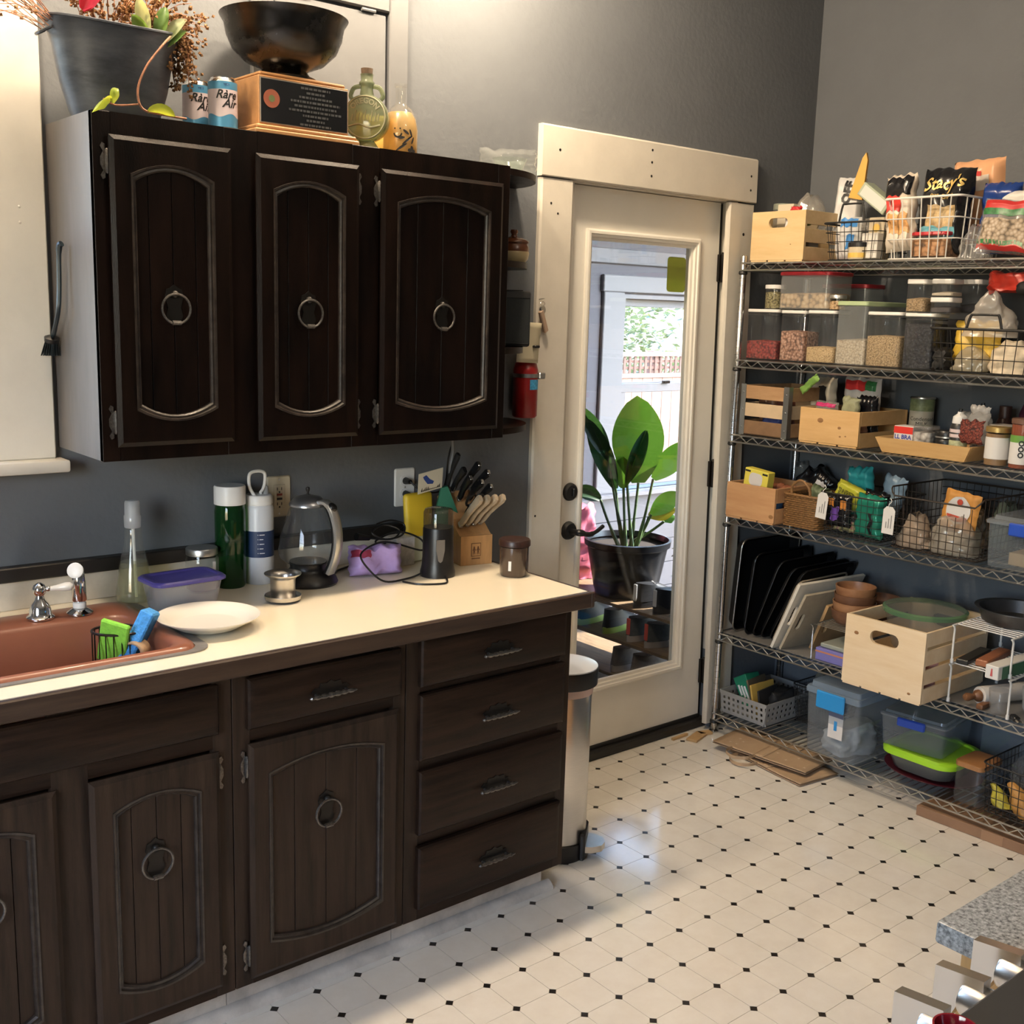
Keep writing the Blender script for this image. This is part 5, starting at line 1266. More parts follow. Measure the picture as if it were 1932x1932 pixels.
B().box(-0.048, 0.048, -0.0525, -0.0505, 0.010, 0.145, 0.003).done('grille', mat('speaker_cloth', (0.018, 0.022, 0.024), 0.9, var=0.3, vscale=500), spk)
B().box(-0.030, 0.030, -0.03, 0.03, 0.165, 0.168).done('control_panel', M_BLACK, spk)
# fire extinguisher, notes, peg on the wall by the casing
M_FIRE = mat('extinguisher_red', (0.26, 0.012, 0.012), 0.3)
fx = thing('fire_extinguisher', 'small red fire extinguisher on the wall beside the door', 'fire extinguisher', (-0.752, 0.338, 1.300))
B().lathe([(0.0, 0.004), (0.034, 0.0), (0.040, 0.006), (0.040, 0.150), (0.034, 0.172), (0.018, 0.184), (0.014, 0.190)], 32).done('cylinder', M_FIRE, fx, smooth=50)
B().lathe([(0.015, 0.190), (0.015, 0.215), (0.010, 0.222)], 16).done('valve', M_BLACK, fx)
B().box(-0.010, 0.010, -0.055, 0.015, 0.222, 0.230, 0.002).done('trigger', M_BLACK, fx)
B().box(-0.010, 0.010, -0.055, 0.010, 0.240, 0.249, 0.002, M=T(rx=-0.25)).done('grip', M_BLACK, fx)
B().lathe([(0.0408, 0.128), (0.0408, 0.140)], 32, cap0=False, cap1=False).done('strap', M_STEEL, fx)
B().box(0.020, 0.046, -0.046, -0.030, 0.124, 0.144, 0.003).done('strap_buckle', M_STEEL, fx)
q = B(); q.loops([[(0.0404 * math.cos(a), 0.0404 * math.sin(a), z) for z in (0.090, 0.122)] for a in [-1.9 + 0.16 * k for k in range(10)]], closed=False); q.done('blue_label', mat('label_blue', (0.05, 0.30, 0.55), 0.5, var=0.4, vscale=150), fx, smooth=50)
nt_ = B().grid(lambda u, v: Vector((-0.050 + 0.075 * u, -0.001 - 0.010 * v * v, -0.125 + 0.125 * v)), 4, 8).done('note_paper', mat('note_paper', (0.60, 0.54, 0.38), 0.7), None, solid=0.0008)
nt_.location = (-0.760, 0.300, 1.600); nt_.rotation_euler = (0, 0.04, -0.25)
tag(nt_, 'cream ruled note paper hanging beside the black speaker', 'note')
for k in range(7):
    B().box(-0.047, 0.022, -0.0016, -0.0012, -0.116 + k * 0.013, -0.1155 + k * 0.013).done('ruled_line', mat('rule_line', (0.25, 0.22, 0.16), 0.7), nt_, smooth=0)
pg = thing('clip_opener', 'pale wooden clip hanging on the door casing', 'clip', (-0.678, 0.352, 1.575), 0.2)
B().box(-0.010, 0.010, -0.006, 0.006, -0.005, 0.070, 0.003, M=T(0.02, 0, 0, ry=-0.45)).done('arm', mat('clip_wood', (0.42, 0.30, 0.22), 0.5), pg)
B().lathe([(0.012, -0.004), (0.012, 0.004)], 16, T(0.0, 0, 0.066, rx=PI / 2)).done('pivot', M_STEEL, pg)
B().box(-0.004, 0.022, -0.002, 0.002, 0.098, 0.101, M=T(ry=-0.15)).tube([(0.0 + 0.012 * math.cos(a), 0, 0.085 + 0.006 * math.sin(a)) for a in [2 * PI * k / 14 for k in range(14)]], 0.0015, 5, True).done('spring', M_STEEL, pg)
# dish brush on the cabinet side
br = thing('dish_brush', 'black long-handled dish brush hanging on the cabinet side', 'brush', (UX0 - 0.021, 0.345, 1.535), 0)
B().tube(smooth_path([(0, -0.02, 0.010), (-0.004, -0.05, 0.03), (-0.006, -0.085, 0.07), (-0.002, -0.085, 0.12), (0.0, -0.088, 0.205), (0.004, -0.095, 0.218)], 6), [0.006] * 6 + [0.0055] * 18 + [0.007] * 7, 8).done('handle', mat('brush_handle', (0.012, 0.022, 0.03), 0.35), br)
B().lathe([(0.0, 0.0), (0.016, 0.0), (0.017, 0.010), (0.010, 0.014), (0.0, 0.015)], 20, T(0, -0.008, -0.004, rx=0.35)).done('head', M_BLACK, br)
b = B(); rb = random.Random(2)
for k in range(90):
    a = rb.uniform(0, 2 * PI); q_ = rb.random() ** 0.5 * 0.015
    p = Vector((q_ * math.cos(a), -0.008 + q_ * math.sin(a), -0.003)); b.tube([p, p + Vector((q_ * math.cos(a) * 0.5, 0.012 + q_ * math.sin(a) * 0.4, -0.034))], 0.0007, 3)
stuff(b.done('bristles', mat('bristle_black', (0.02, 0.03, 0.035), 0.6), br, smooth=0))

# ================================================================== WIRE SHELVING AND ITS BUILDERS
PX0, PX1, PY0, PY1 = 0.295, 0.700, 0.342, -1.18        # post centres
SZ = [1.838, 1.482, 1.200, 0.884, 0.414, 0.084]         # shelf top surfaces
su = thing('wire_shelving_unit', 'tall chrome wire shelving unit along the grey right wall', 'shelving')
M_CLIP = mat('clip_black', (0.01, 0.01, 0.01), 0.5)
M_POST = mat('shelf_post_chrome', (0.60, 0.60, 0.60), 0.2, 1.0)
for x in (PX0, PX1):
    for y in (PY0, PY1):
        p = B().lathe([(0.0, 0.0), (0.019, 0.0), (0.019, 0.005), (0.007, 0.007), (0.007, 0.022), (0.012, 0.024), (0.0125, 0.030), (0.0125, 1.858), (0.010, 1.862), (0.0, 1.862)], 16, T(x, y, 0)).done('post', M_POST, su, smooth=40)
        gz = B()
        for k in range(70):
            gz.lathe([(0.0127, 0.0), (0.0127, 0.0015)], 12, T(x, y, 0.05 + k * 0.0254), cap0=False, cap1=False)
        stuff(gz.done('groove', mat('post_groove', (0.25, 0.25, 0.25), 0.4, 1.0), p, smooth=0))
        for z in SZ:
            B().lathe([(0.0135, 0.0), (0.0165, 0.004), (0.0155, 0.012), (0.0135, 0.014)], 14, T(x, y, z - 0.046)).done('clip', M_CLIP, p, smooth=40)
for z in SZ:
    zt, zb = z - 0.004, z - 0.030
    x0, x1, y0, y1 = PX0, PX1, PY1, PY0
    sh = B().tube([(x0 - 0.012, y1, zt), (x0 - 0.012, y0, zt)], 0.0033, 6).tube([(x1 + 0.012, y1, zt), (x1 + 0.012, y0, zt)], 0.0033, 6).tube([(x0, y1 + 0.012, zt), (x1, y1 + 0.012, zt)], 0.0033, 6).tube([(x0, y0 - 0.012, zt), (x1, y0 - 0.012, zt)], 0.0033, 6).tube([(x0 - 0.012, y1, zb), (x0 - 0.012, y0, zb)], 0.0033, 6).tube([(x1 + 0.012, y1, zb), (x1 + 0.012, y0, zb)], 0.0033, 6).tube([(x0, y1 + 0.012, zb), (x1, y1 + 0.012, zb)], 0.0033, 6).tube([(x0, y0 - 0.012, zb), (x1, y0 - 0.012, zb)], 0.0033, 6).done('shelf', M_WIRE, su, smooth=50)
    stuff(sh)
    n = 52
    zz = lambda x: [(x, y1 - 0.02 - (y1 - y0 - 0.04) * k / n, zt - 0.003 if k % 2 else zb + 0.003) for k in range(n + 1)]
    B().tube(zz(x0 - 0.012), 0.0024, 5).done('truss', M_WIRE, sh, smooth=50)
    B().tube(zz(x1 + 0.012), 0.0024, 5).done('truss', M_WIRE, sh, smooth=50)
    g = B()
    k = 0
    while y0 + 0.02 + k * 0.0254 < y1 - 0.01:
        yy = y0 + 0.02 + k * 0.0254
        g.tube([(x0 - 0.010, yy, z - 0.0025), (x1 + 0.010, yy, z - 0.0025)], 0.0022, 5); k += 1
    for q in (0.33, 0.66):
        g.tube([(x0 + (x1 - x0) * q, y0, z - 0.0075), (x0 + (x1 - x0) * q, y1, z - 0.0075)], 0.003, 5)
    stuff(g.done('wire_deck', M_WIRE, sh, smooth=50))
# clear liner on the second shelf from the bottom
o = B().box(0.30, 0.69, -1.16, 0.325, SZ[4] + 0.0003, SZ[4] + 0.0018).done('shelf_liner', clear('liner_cloudy', (0.8, 0.8, 0.8), 0.3, 0.6, (0.42, 0.41, 0.39)))
tag(o, 'cloudy plastic liner sheet lying on the second shelf from the bottom', 'shelf liner')

M_PINE = mat('pine', (0.62, 0.44, 0.22), 0.5, col2=(0.70, 0.52, 0.29), vscale=5, stretch=(6, 1, 7), bump=0.05)
M_PINED = mat('pine_warm', (0.56, 0.34, 0.14), 0.5, col2=(0.64, 0.41, 0.19), vscale=5, stretch=(6, 1, 7), bump=0.05)
M_KNOT = mat('pine_knot', (0.26, 0.13, 0.05), 0.6)
def stadium(w, h, n):
    """slot outline with 4n points, starting bottom-left, counter-clockwise"""
    P = []; r = h / 2
    for k in range(n): P.append((-w / 2 + r + (w - 2 * r) * k / n, -r))
    for k in range(n): a = -PI / 2 + PI * k / n; P.append((w / 2 - r + r * math.cos(a), r * math.sin(a)))
    for k in range(n): P.append((w / 2 - r - (w - 2 * r) * k / n, r))
    for k in range(n): a = PI / 2 + PI * k / n; P.append((-w / 2 + r + r * math.cos(a), r * math.sin(a)))
    return P
def rectl(w, z0, z1, n):
    P = []
    for k in range(n): P.append((-w / 2 + w * k / n, z0))
    for k in range(n): P.append((w / 2, z0 + (z1 - z0) * k / n))
    for k in range(n): P.append((w / 2 - w * k / n, z1))
    for k in range(n): P.append((-w / 2, z1 - (z1 - z0) * k / n))
    return P
def crate(name, label, loc, L, D, H, m, rz=0.0, slats=3, handle=True, t=0.011, gap=0.015, endboards=1, knots=(), group=None):
    """slatted crate: local x runs into the shelf (depth D), local y along its front (length L); the end board is at x = 0"""
    r = thing(name, label, 'crate', loc, rz, group)
    A = Matrix(((0, 1, 0, 0), (1, 0, 0, 0), (0, 0, 1, 0), (0, 0, 0, 1)))       # swap x and y
    for xe in (0.0, D - t):
        if handle:
            n = 7; sl = stadium(L * 0.36, H * 0.19, n)
            zc = H * 0.77
            b = B(); z0 = 0.006
            lo, li = rectl(L, z0, H, n), [(a, c + zc) for a, c in sl]
            f = lambda P, y: [(a, y, c) for a, c in P]
            b.loops([f(li, 0.0), f(lo, 0.0), f(lo, t), f(li, t), f(li, 0.0)], M=Matrix.Translation((xe, 0, 0)) @ A)
            b.done('end_board', m, r, smooth=30)
        else:
            B().box(xe, xe + t, -L / 2, L / 2, 0.006, H, 0.001).done('end_board', m, r)
    sh_ = (H - 0.004 - gap * (slats - 1)) / slats
    for s_ in (-1, 1):
        for k in range(slats):
            z0 = 0.004 + k * (sh_ + gap)
            ya = s_ * L / 2
            B().box(t * 0.0 + 0.0005 + t, D - t - 0.0005, min(ya, ya - s_ * t * 0.7), max(ya, ya - s_ * t * 0.7), z0, z0 + sh_, 0.001).done('slat', m, r)
    nb = max(3, int(L / 0.07))
    for k in range(nb):
        w_ = L / nb
        B().box(0.001, D - 0.001, -L / 2 + k * w_ + 0.004, -L / 2 + (k + 1) * w_ - 0.004, 0.0, 0.0055).done('bottom_slat', m, r, smooth=0)
    for (ky, kz, kr) in knots:
        B().lathe([(kr, -0.0004), (kr * 0.8, 0.0003), (0, 0.0004)], 12, T(0, ky, kz, ry=-PI / 2), sx=0.7).done('knot', M_KNOT, r)
    return r
def basket(name, label, loc, L, D, H, m, rz=0.0, taper=0.85, sp=0.03, rim=0.003, wire=0.0014, rows=3, handle=None, dip=0.0, group=None, r=0.02):
    """wire basket: x depth D, y length L, origin at the middle of its front bottom edge (x = 0 is the front)"""
    o = thing(name, label, 'basket', loc, rz, group)
    def ring(z, off=0.0):
        k = taper + (1 - taper) * z / H
        return [(D / 2 + x * k, y * k, z) for x, y in rrect(D, L, r, 3)]
    top = ring(H)
    if dip:
        top = [(x, y, z - (dip * max(0, math.cos(PI * y / L)) ** 0.7 if x < D * 0.3 else 0)) for x, y, z in top]
    B().tube(top, rim, 6, True).tube(ring(0.003), rim * 0.7, 5, True).done('rim', m, o, smooth=60)
    b = B()
    for q in range(1, rows):
        z = H * q / rows
        if dip and z > H - dip: 
            R_ = [p for p in ring(z)]
            b.tube([p for p in R_ if p[0] > D * 0.35] , wire, 4)
        else:
            b.tube(ring(z), wire, 4, True)
    k0, k1 = taper, 1.0
    ny = max(2, round(L / sp)); nx = max(2, round(D / sp))
    def hz(y, x):
        return H - (dip * max(0, math.cos(PI * y / L)) ** 0.7 if (dip and x < D * 0.3) else 0)
    for i in range(1, ny):
        y = -L / 2 + L * i / ny
        for x in (0, D):
            h2 = hz(y, x); kk = k0 + (k1 - k0) * h2 / H
            b.tube([(D / 2 + (x - D / 2) * k0, y * k0, 0.002), (D / 2 + (x - D / 2) * kk, y * kk, h2)], wire, 4)
        b.tube([(D / 2 - D / 2 * k0, y * k0, 0.002), (D / 2 + D / 2 * k0, y * k0, 0.002)], wire, 4)
    for i in range(1, nx):
        x = D * i / nx - D / 2
        for y in (-L / 2, L / 2):
            b.tube([(D / 2 + x * k0, y * k0, 0.002), (D / 2 + x, y, H)], wire, 4)
        b.tube([(D / 2 + x * k0, -L / 2 * k0, 0.002), (D / 2 + x * k0, L / 2 * k0, 0.002)], wire, 4)
    stuff(b.done('wires', m, o, smooth=60))
    if handle:
        hw, hh = handle
        B().tube(smooth_path([(0, -hw / 2, H), (0, -hw / 2 * 0.8, H + hh * 0.9), (0, -hw / 2 * 0.55, H + hh), (0, hw / 2 * 0.55, H + hh), (0, hw / 2 * 0.8, H + hh * 0.9), (0, hw / 2, H)], 4), rim, 6).done('handle', m, o)
    return o
def canister(name, label, loc, w, d, h, lid, fill, fh, rz=0.0, round_=0.012, body=None, lidh=0.010, group=None, clampband=False, cat='canister'):
    """square clear canister with lid and a heap of its contents"""
    r = thing(name, label, cat, loc, rz, group)
    f = lambda k, z: [(x, y, z) for x, y in rrect(w * k, d * k, round_, 3)]
    B().loops([f(0.95, 0.0), f(1.0, 0.004), f(1.0, h - lidh)], True, False).done('body', body or M_PLAST, r, smooth=40)
    B().loops([f(0.97, h - lidh - 0.002), f(1.03, h - lidh), f(1.03, h - 0.002), f(1.0, h), f(0.9, h)], True, True).done('lid', lid, r, smooth=40)
    if clampband:
        B().loops([f(0.99, h - lidh - 0.012), f(0.99, h - lidh - 0.008)]).done('seal_ring', M_BLACKM, r)
    if fill:
        g = lambda k, z: [(x * 1.0, y * 1.0, z + 0.004 * noise.noise(Vector((x * 40, y * 40, z)))) for x, y in rrect(w * k, d * k, round_ * 0.9, 3)]
        stuff(B().loops([f(0.93, 0.0045), f(0.985, 0.006), f(0.985, fh - 0.002), g(0.95, fh), g(0.4, fh + 0.004)], True, True).done('contents', fill, r, smooth=50))
    return r
def round_jar(name, label, loc, rad, h, lid, fill, fh, body=None, lidh=0.014, cat='jar', group=None, band=None, neck=1.0):
    r = thing(name, label, cat, loc, 0, group)
    B().lathe([(0.0, 0.002), (rad * 0.94, 0.0), (rad, 0.004), (rad, h * 0.8 - lidh), (rad * neck, h - lidh)], 26, cap1=False).done('body', body or M_GLASS, r, smooth=45)
    B().lathe([(rad * neck * 0.98, h - lidh - 0.001), (rad * neck * 1.05, h - lidh), (rad * neck * 1.05, h - 0.002), (rad * neck, h), (0, h)], 26).done('lid', lid, r, smooth=40)
    if fill:
        stuff(B().lathe([(0.0, 0.003), (rad * 0.95, 0.003), (rad * 0.97, fh), (rad * 0.4, fh + 0.004), (0, fh + 0.004)], 24).done('contents', fill, r, smooth=50))
    if band:
        bm_, z0, z1 = band
        B().lathe([(rad * 1.006, z0), (rad * 1.006, z1)], 26, cap0=False, cap1=False).done('paper_label', bm_, r, smooth=60)
    return r
def grains(name, c1, c2, scale=160.0, dark=0.25):
    if name in MATS: return MATS[name]
    m = mat(name, c1, 0.7)
    nt = m.node_tree; p = nt.nodes['Principled BSDF']
    g = nt.nodes.new('ShaderNodeNewGeometry'); v = nt.nodes.new('ShaderNodeTexVoronoi'); v.inputs['Scale'].default_value = scale
    r = nt.nodes.new('ShaderNodeValToRGB'); nt.links.new(g.outputs['Position'], v.inputs['Vector'])
    r.color_ramp.elements[0].color = (*c2, 1); r.color_ramp.elements[1].color = (*[k * dark for k in c1], 1)
    r.color_ramp.elements[0].position = 0.15; r.color_ramp.elements[1].position = 0.85
    e = r.color_ramp.elements.new(0.5); e.color = (*c1, 1)
    nt.links.new(v.outputs['Distance'], r.inputs[0]); nt.links.new(r.outputs[0], p.inputs['Base Color'])
    b = nt.nodes.new('ShaderNodeBump'); b.inputs['Strength'].default_value = 0.7; b.inputs['Distance'].default_value = 0.003; b.invert = True
    nt.links.new(v.outputs['Distance'], b.inputs['Height']); nt.links.new(b.outputs[0], p.inputs['Normal'])
    return m
def flat(name, c, rough=0.5, var=0.0, vs=30):
    return mat(name, c, rough, var=var, vscale=vs)
FR = -PI / 2            # turns a pouch so that its front looks out of the shelf (towards -x)
def ptext(par, F, body, size, m, w, h, u=0.5, v=0.5, rot=0.0, **kw):
    """print on a pouch front, letters running along its width"""
    ca, sa = math.cos(rot), math.sin(rot)
    def place(x, y):
        x, y = x * ca - y * sa, x * sa + y * ca
        return F(min(0.98, max(0.02, u + x / w)), min(0.98, max(0.02, v + y / h)), 0.0050)
    return text_obj(body, size, m, par, place, **kw)
def btext(par, body, size, m, x, y, z, **kw):
    """print on a flat face looking towards -x at depth x; reads left to right for someone facing the shelf"""
    return text_obj(body, size, m, par, lambda a, c: Vector((x, y - a, z + c)), **kw)

# ================================================================== TOP SHELF
z1 = SZ[0] + 0.0005
crate('pine_crate', 'pale pine crate with oval hand hole on the top shelf end', (0.305, 0.205, z1), 0.235, 0.30, 0.178, M_PINE, slats=3, knots=((-0.06, 0.06, 0.003),))
GK = 'bags heaped on the top shelf'
C_FILM = clear('snack_film', (0.95, 0.95, 0.94), 0.15, 0.30, (0.75, 0.72, 0.66)); C_FILMC = clear('thin_film', (0.96, 0.96, 0.96), 0.12, 0.16, (0.8, 0.8, 0.78))
sack('clear_bag', 'crumpled clear bag of red and green sweets in the top pine crate', 'bag', (0.39, 0.150, z1 + 0.115), 0.12, 0.12, 0.13, C_FILM, 0.3, 0.12, 5, 0.2)
pouch('sweets_pack', 'red sweets pack inside the clear bag of the top crate', 'packet', (0.37, 0.165, z1 + 0.145), 0.05, 0.055, 0.02, flat('pack_red', (0.55, 0.03, 0.04), 0.4), (0.1, 0, FR), 0.4, 6)
o = B().box(-0.02, 0.02, -0.035, 0.035, 0, 0.20, 0.002).done('paper_box', flat('box_cream', (0.60, 0.54, 0.42), 0.6)); o.location = (0.40, 0.235, z1 + 0.010); tag(o, 'small cream paper box upright in the top pine crate', 'box')
round_jar('lidded_tub', 'cloudy round tub with grey-green lid at the back of the crate', (0.42, 0.276, z1 + 0.010), 0.034, 0.205, flat('lid_sage', (0.20, 0.22, 0.18), 0.4), flat('tub_fill', (0.45, 0.42, 0.34), 0.7), 0.12, M_MILK, 0.022, 'tub')
pouch('tea_pack', 'white packet with pink print glimpsed through the crate hand hole', 'packet', (0.335, 0.165, z1 + 0.01), 0.06, 0.15, 0.02, flat('pack_white', (0.72, 0.68, 0.68), 0.5), (0, 0, FR), 0.3, 7)
o = B().ball((0, 0, 0), 0.026, 0.026, 0.026, 16).done('lime_fruit', flat('lime_green', (0.35, 0.48, 0.06), 0.4)); o.location = (0.352, 0.112, z1 + 0.140); tag(o, 'green lime seen at the right of the crate hand hole', 'fruit')
o = B().box(-0.03, 0.03, -0.04, 0.04, 0, 0.105, 0.003).done('packet_box', flat('pack_grey', (0.35, 0.33, 0.30), 0.6)); o.location = (0.40, 0.165, z1 + 0.007); tag(o, 'grey packet box low in the top pine crate', 'box')

basket('black_wire_basket', 'black wire basket with arched handle on the top shelf', (0.31, -0.098, z1), 0.232, 0.21, 0.128, M_BLACKM, taper=0.86, sp=0.028, rows=4, rim=0.0035, handle=(0.10, 0.060))
po, F = pouch('salt_bag', 'white and blue bag standing in the top black basket', 'bag', (0.375, -0.025, z1 + 0.008), 0.11, 0.185, 0.04, flat('bag_white', (0.68, 0.68, 0.68), 0.45), (0.08, 0.05, FR), 0.35, 11, bands=((0.08, 0.92, 0.78, 0.97, flat('bag_blue', (0.06, 0.25, 0.62), 0.45), 'blue_header'), (0.42, 0.80, 0.26, 0.60, MATS['bag_blue'], 'blue_panel')))
round_jar('spread_jar', 'squat jar with dark lid and yellow label in the black basket', (0.350, -0.115, z1 + 0.004), 0.040, 0.058, flat('lid_black', (0.01, 0.01, 0.012), 0.4), None, 0, flat('jar_cream', (0.58, 0.50, 0.36), 0.4), 0.016, 'jar', None, (flat('label_yellow', (0.68, 0.45, 0.10), 0.5), 0.006, 0.022))
o = B().box(-0.022, 0.022, -0.035, 0.035, 0, 0.095, 0.002).done('white_carton', flat('carton_plain', (0.70, 0.67, 0.62), 0.6)); o.location = (0.352, -0.178, z1 + 0.004); tag(o, 'plain white carton at the right of the black basket', 'carton')
o = B().box(-0.022, 0.022, -0.03, 0.03, 0, 0.145, 0.002).done('spice_carton', flat('carton_beige', (0.55, 0.47, 0.34), 0.6)); o.location = (0.425, -0.135, z1 + 0.004); tag(o, 'beige carton with yellow spot behind the white carton', 'carton')
B().lathe([(0.014, 0.0), (0.014, 0.0008), (0.0, 0.001)], 18, T(-0.022, 0.0, 0.110, ry=-PI / 2)).done('yellow_spot', MATS['label_yellow'], o)
pouch('rice_pouch', 'clear pouch of dry food at the back of the black basket', 'pouch', (0.47, -0.08, z1 + 0.004), 0.14, 0.15, 0.05, C_FILM, (0, 0, FR), 0.4, 12)
po, F = pouch('coffee_sack', 'white bag with bold black letters and orange top fold', 'bag', (0.52, 0.085, z1), 0.105, 0.30, 0.07, MATS['bag_white'], (0, 0.08, FR + 0.25), 0.3, 13)
ptext(po, F, 'OFF', 0.045, M_INK, 0.105, 0.30, 0.50, 0.82, 1.45, bold=0.002)
o = B().prism([(-0.020, 0), (0.030, 0), (0.012, 0.135), (0.0, 0.160), (-0.008, 0.14)], -0.008, 0.008).done('orange_fold', flat('card_orange', (0.72, 0.36, 0.03), 0.5), po); o.location = (0.03, -0.042, 0.225); o.rotation_euler = (0, 0.12, 0)
o = B().box(-0.028, 0.028, -0.065, 0.065, 0, 0.048, 0.002).done('stock_carton', flat('carton_sage', (0.38, 0.43, 0.33), 0.55)); o.location = (0.400, -0.120, z1 + 0.190); o.rotation_euler = (0.62, 0, 0.0); tag(o, 'sage green carton with pale label leaning across the black basket', 'carton')
B().box(-0.0288, -0.0282, -0.055, 0.055, 0.006, 0.042).done('pale_label', flat('label_pale', (0.62, 0.64, 0.60), 0.6), o)

M_WWIRE = flat('white_coated_wire', (0.74, 0.72, 0.68), 0.4)
basket('white_wire_basket', 'white wire basket full of snack bags on the top shelf', (0.305, -0.355, z1), 0.275, 0.33, 0.195, M_WWIRE, taper=0.88, sp=0.036, rows=3, rim=0.0036, wire=0.0022)
M_FOILK = mat('foil_black', (0.008, 0.008, 0.010), 0.22); M_GOLD = mat('gold_print', (0.72, 0.50, 0.16), 0.35, 0.3)
po, F = pouch('pita_chip_bag', 'black chip bag with gold script lettering in the white basket', 'bag', (0.385, -0.385, z1 + 0.020), 0.190, 0.295, 0.085, M_FOILK, (-0.08, 0.04, FR), 0.45, 21, bands=((0.12, 0.88, 0.14, 0.30, flat('band_cyan', (0.16, 0.48, 0.58), 0.4), 'cyan_band'), (0.25, 0.85, 0.30, 0.55, flat('chip_print', (0.50, 0.36, 0.18), 0.5, 0.4, 60), 'chip_picture')), nu=34)
ptext(po, F, "Stacy's", 0.058, M_GOLD, 0.19, 0.295, 0.50, 0.80, 0.10, shear=0.35, bold=0.0012)
ptext(po, F, 'Pita Chips', 0.022, M_GOLD, 0.19, 0.295, 0.50, 0.66, 0.06, shear=0.2)
ptext(po, F, 'SIMPLY NAKED', 0.018, MATS['print_white'], 0.19, 0.295, 0.50, 0.22, 0.03)
po, F = pouch('crisp_bag', 'red, white and black crisp bag at the left of the white basket', 'bag', (0.365, -0.255, z1 + 0.030), 0.125, 0.285, 0.07, flat('bag_cream', (0.66, 0.58, 0.48), 0.4), (-0.05, -0.10, FR), 0.5, 22, bands=((0.05, 0.95, 0.72, 0.96, M_FOILK, 'black_top'), (0.10, 0.62, 0.52, 0.72, flat('bag_red', (0.62, 0.04, 0.03), 0.4), 'red_panel'), (0.2, 0.9, 0.22, 0.48, flat('crisp_print', (0.62, 0.33, 0.12), 0.5, 0.4, 50), 'crisp_picture')))
po, F = pouch('tortilla_bag', 'orange and white snack bag standing behind the black chip bag', 'bag', (0.47, -0.45, z1 + 0.06), 0.18, 0.275, 0.07, flat('bag_peach', (0.72, 0.38, 0.20), 0.4), (0, -0.05, FR), 0.5, 23, bands=((0.12, 0.80, 0.62, 0.80, flat('bag_offwhite', (0.70, 0.62, 0.54), 0.4), 'white_panel'), (0.2, 0.6, 0.80, 0.86, MATS['bag_red'], 'red_stripe')))
po, F = pouch('blue_snack_bag', 'shiny dark blue snack bag at the right of the white basket', 'bag', (0.44, -0.535, z1 + 0.02), 0.15, 0.265, 0.08, mat('foil_blue', (0.012, 0.04, 0.20), 0.25), (0, 0.05, FR), 0.5, 24)
pt = canister('pretzel_tub', 'clear tub of pretzel sticks with red lid in the white basket', (0.375, -0.370, z1 + 0.006), 0.10, 0.13, 0.082, flat('lid_red', (0.45, 0.02, 0.03), 0.4), grains('pretzel_sticks', (0.42, 0.20, 0.08), (0.55, 0.30, 0.14), 70), 0.062, round_=0.02, cat='tub')
sack('clear_bag', 'loose clear plastic bag on the shelf beside the white basket', 'bag', (0.36, -0.535, z1), 0.09, 0.09, 0.10, C_FILMC, 0.2, 0.15, 14, 0.4)
M_XMAS = grains('bag_contents_tan', (0.36, 0.28, 0.20), (0.52, 0.44, 0.36), 80)
po, F = pouch('candy_bag', 'clear candy bag with red and green border in front', 'bag', (0.345, -0.640, z1 + 0.002), 0.24, 0.165, 0.07, C_FILM, (-0.12, 0.10, FR), 0.4, 25, bands=((0.06, 0.94, 0.12, 0.62, M_XMAS, 'sweets_inside'), (0.04, 0.96, 0.04, 0.14, flat('stripe_red', (0.52, 0.03, 0.03), 0.4), 'red_border'), (0.04, 0.96, 0.14, 0.22, flat('stripe_green', (0.03, 0.16, 0.05), 0.4, 0.5, 90), 'green_border'), (0.04, 0.96, 0.80, 0.96, MATS['stripe_red'], 'red_border'), (0.04, 0.96, 0.68, 0.80, MATS['stripe_green'], 'green_border')))
pouch('flour_bag', 'white paper bag slumped above the red and green candy bag', 'bag', (0.43, -0.66, z1 + 0.07), 0.22, 0.14, 0.07, flat('paper_white', (0.70, 0.68, 0.64), 0.6), (0, 0, FR), 0.5, 26)

# ================================================================== SECOND SHELF: CANISTERS
z2 = SZ[1] + 0.0005
W_LID = flat('lid_white', (0.72, 0.71, 0.68), 0.35)
G2 = 'clear canisters on the second shelf'
def can2(label, y, w, h, fill, fh, **kw):
    return canister('food_canister', label, (0.365, y, z2), 0.10, w, h, W_LID, fill, fh, clampband=True, group=G2, **kw)
can2('clear canister a third full of dark red beans, leftmost on its shelf', 0.256, 0.140, 0.186, grains('red_beans', (0.20, 0.025, 0.02), (0.32, 0.05, 0.04), 110), 0.068)
can2('clear canister two thirds full of speckled pinto beans', 0.119, 0.106, 0.184, grains('pinto_beans', (0.34, 0.18, 0.12), (0.52, 0.34, 0.26), 110), 0.108)
can2('clear canister a third full of tan grain between beans and oats', -0.002, 0.116, 0.186, grains('tan_grain', (0.52, 0.36, 0.18), (0.62, 0.47, 0.27), 260, 0.6), 0.056)
canister('tall_container', 'tall cloudy container half full of oats with pale green lid', (0.47, -0.122, z2), 0.30, 0.118, 0.220, flat('lid_pale_green', (0.42, 0.52, 0.30), 0.4), grains('oats', (0.60, 0.46, 0.29), (0.72, 0.60, 0.43), 150, 0.6), 0.088, body=M_MILK, lidh=0.014, cat='container')
can2('clear canister half full of brown grain right of the oats', -0.252, 0.128, 0.186, grains('brown_grain', (0.36, 0.25, 0.13), (0.50, 0.37, 0.22), 220, 0.45), 0.104)
can2('clear canister filled with black beans beside the black basket', -0.380, 0.105, 0.184, grains('black_beans', (0.010, 0.010, 0.014), (0.03, 0.03, 0.04), 120), 0.150)
zt = z2 + 0.187
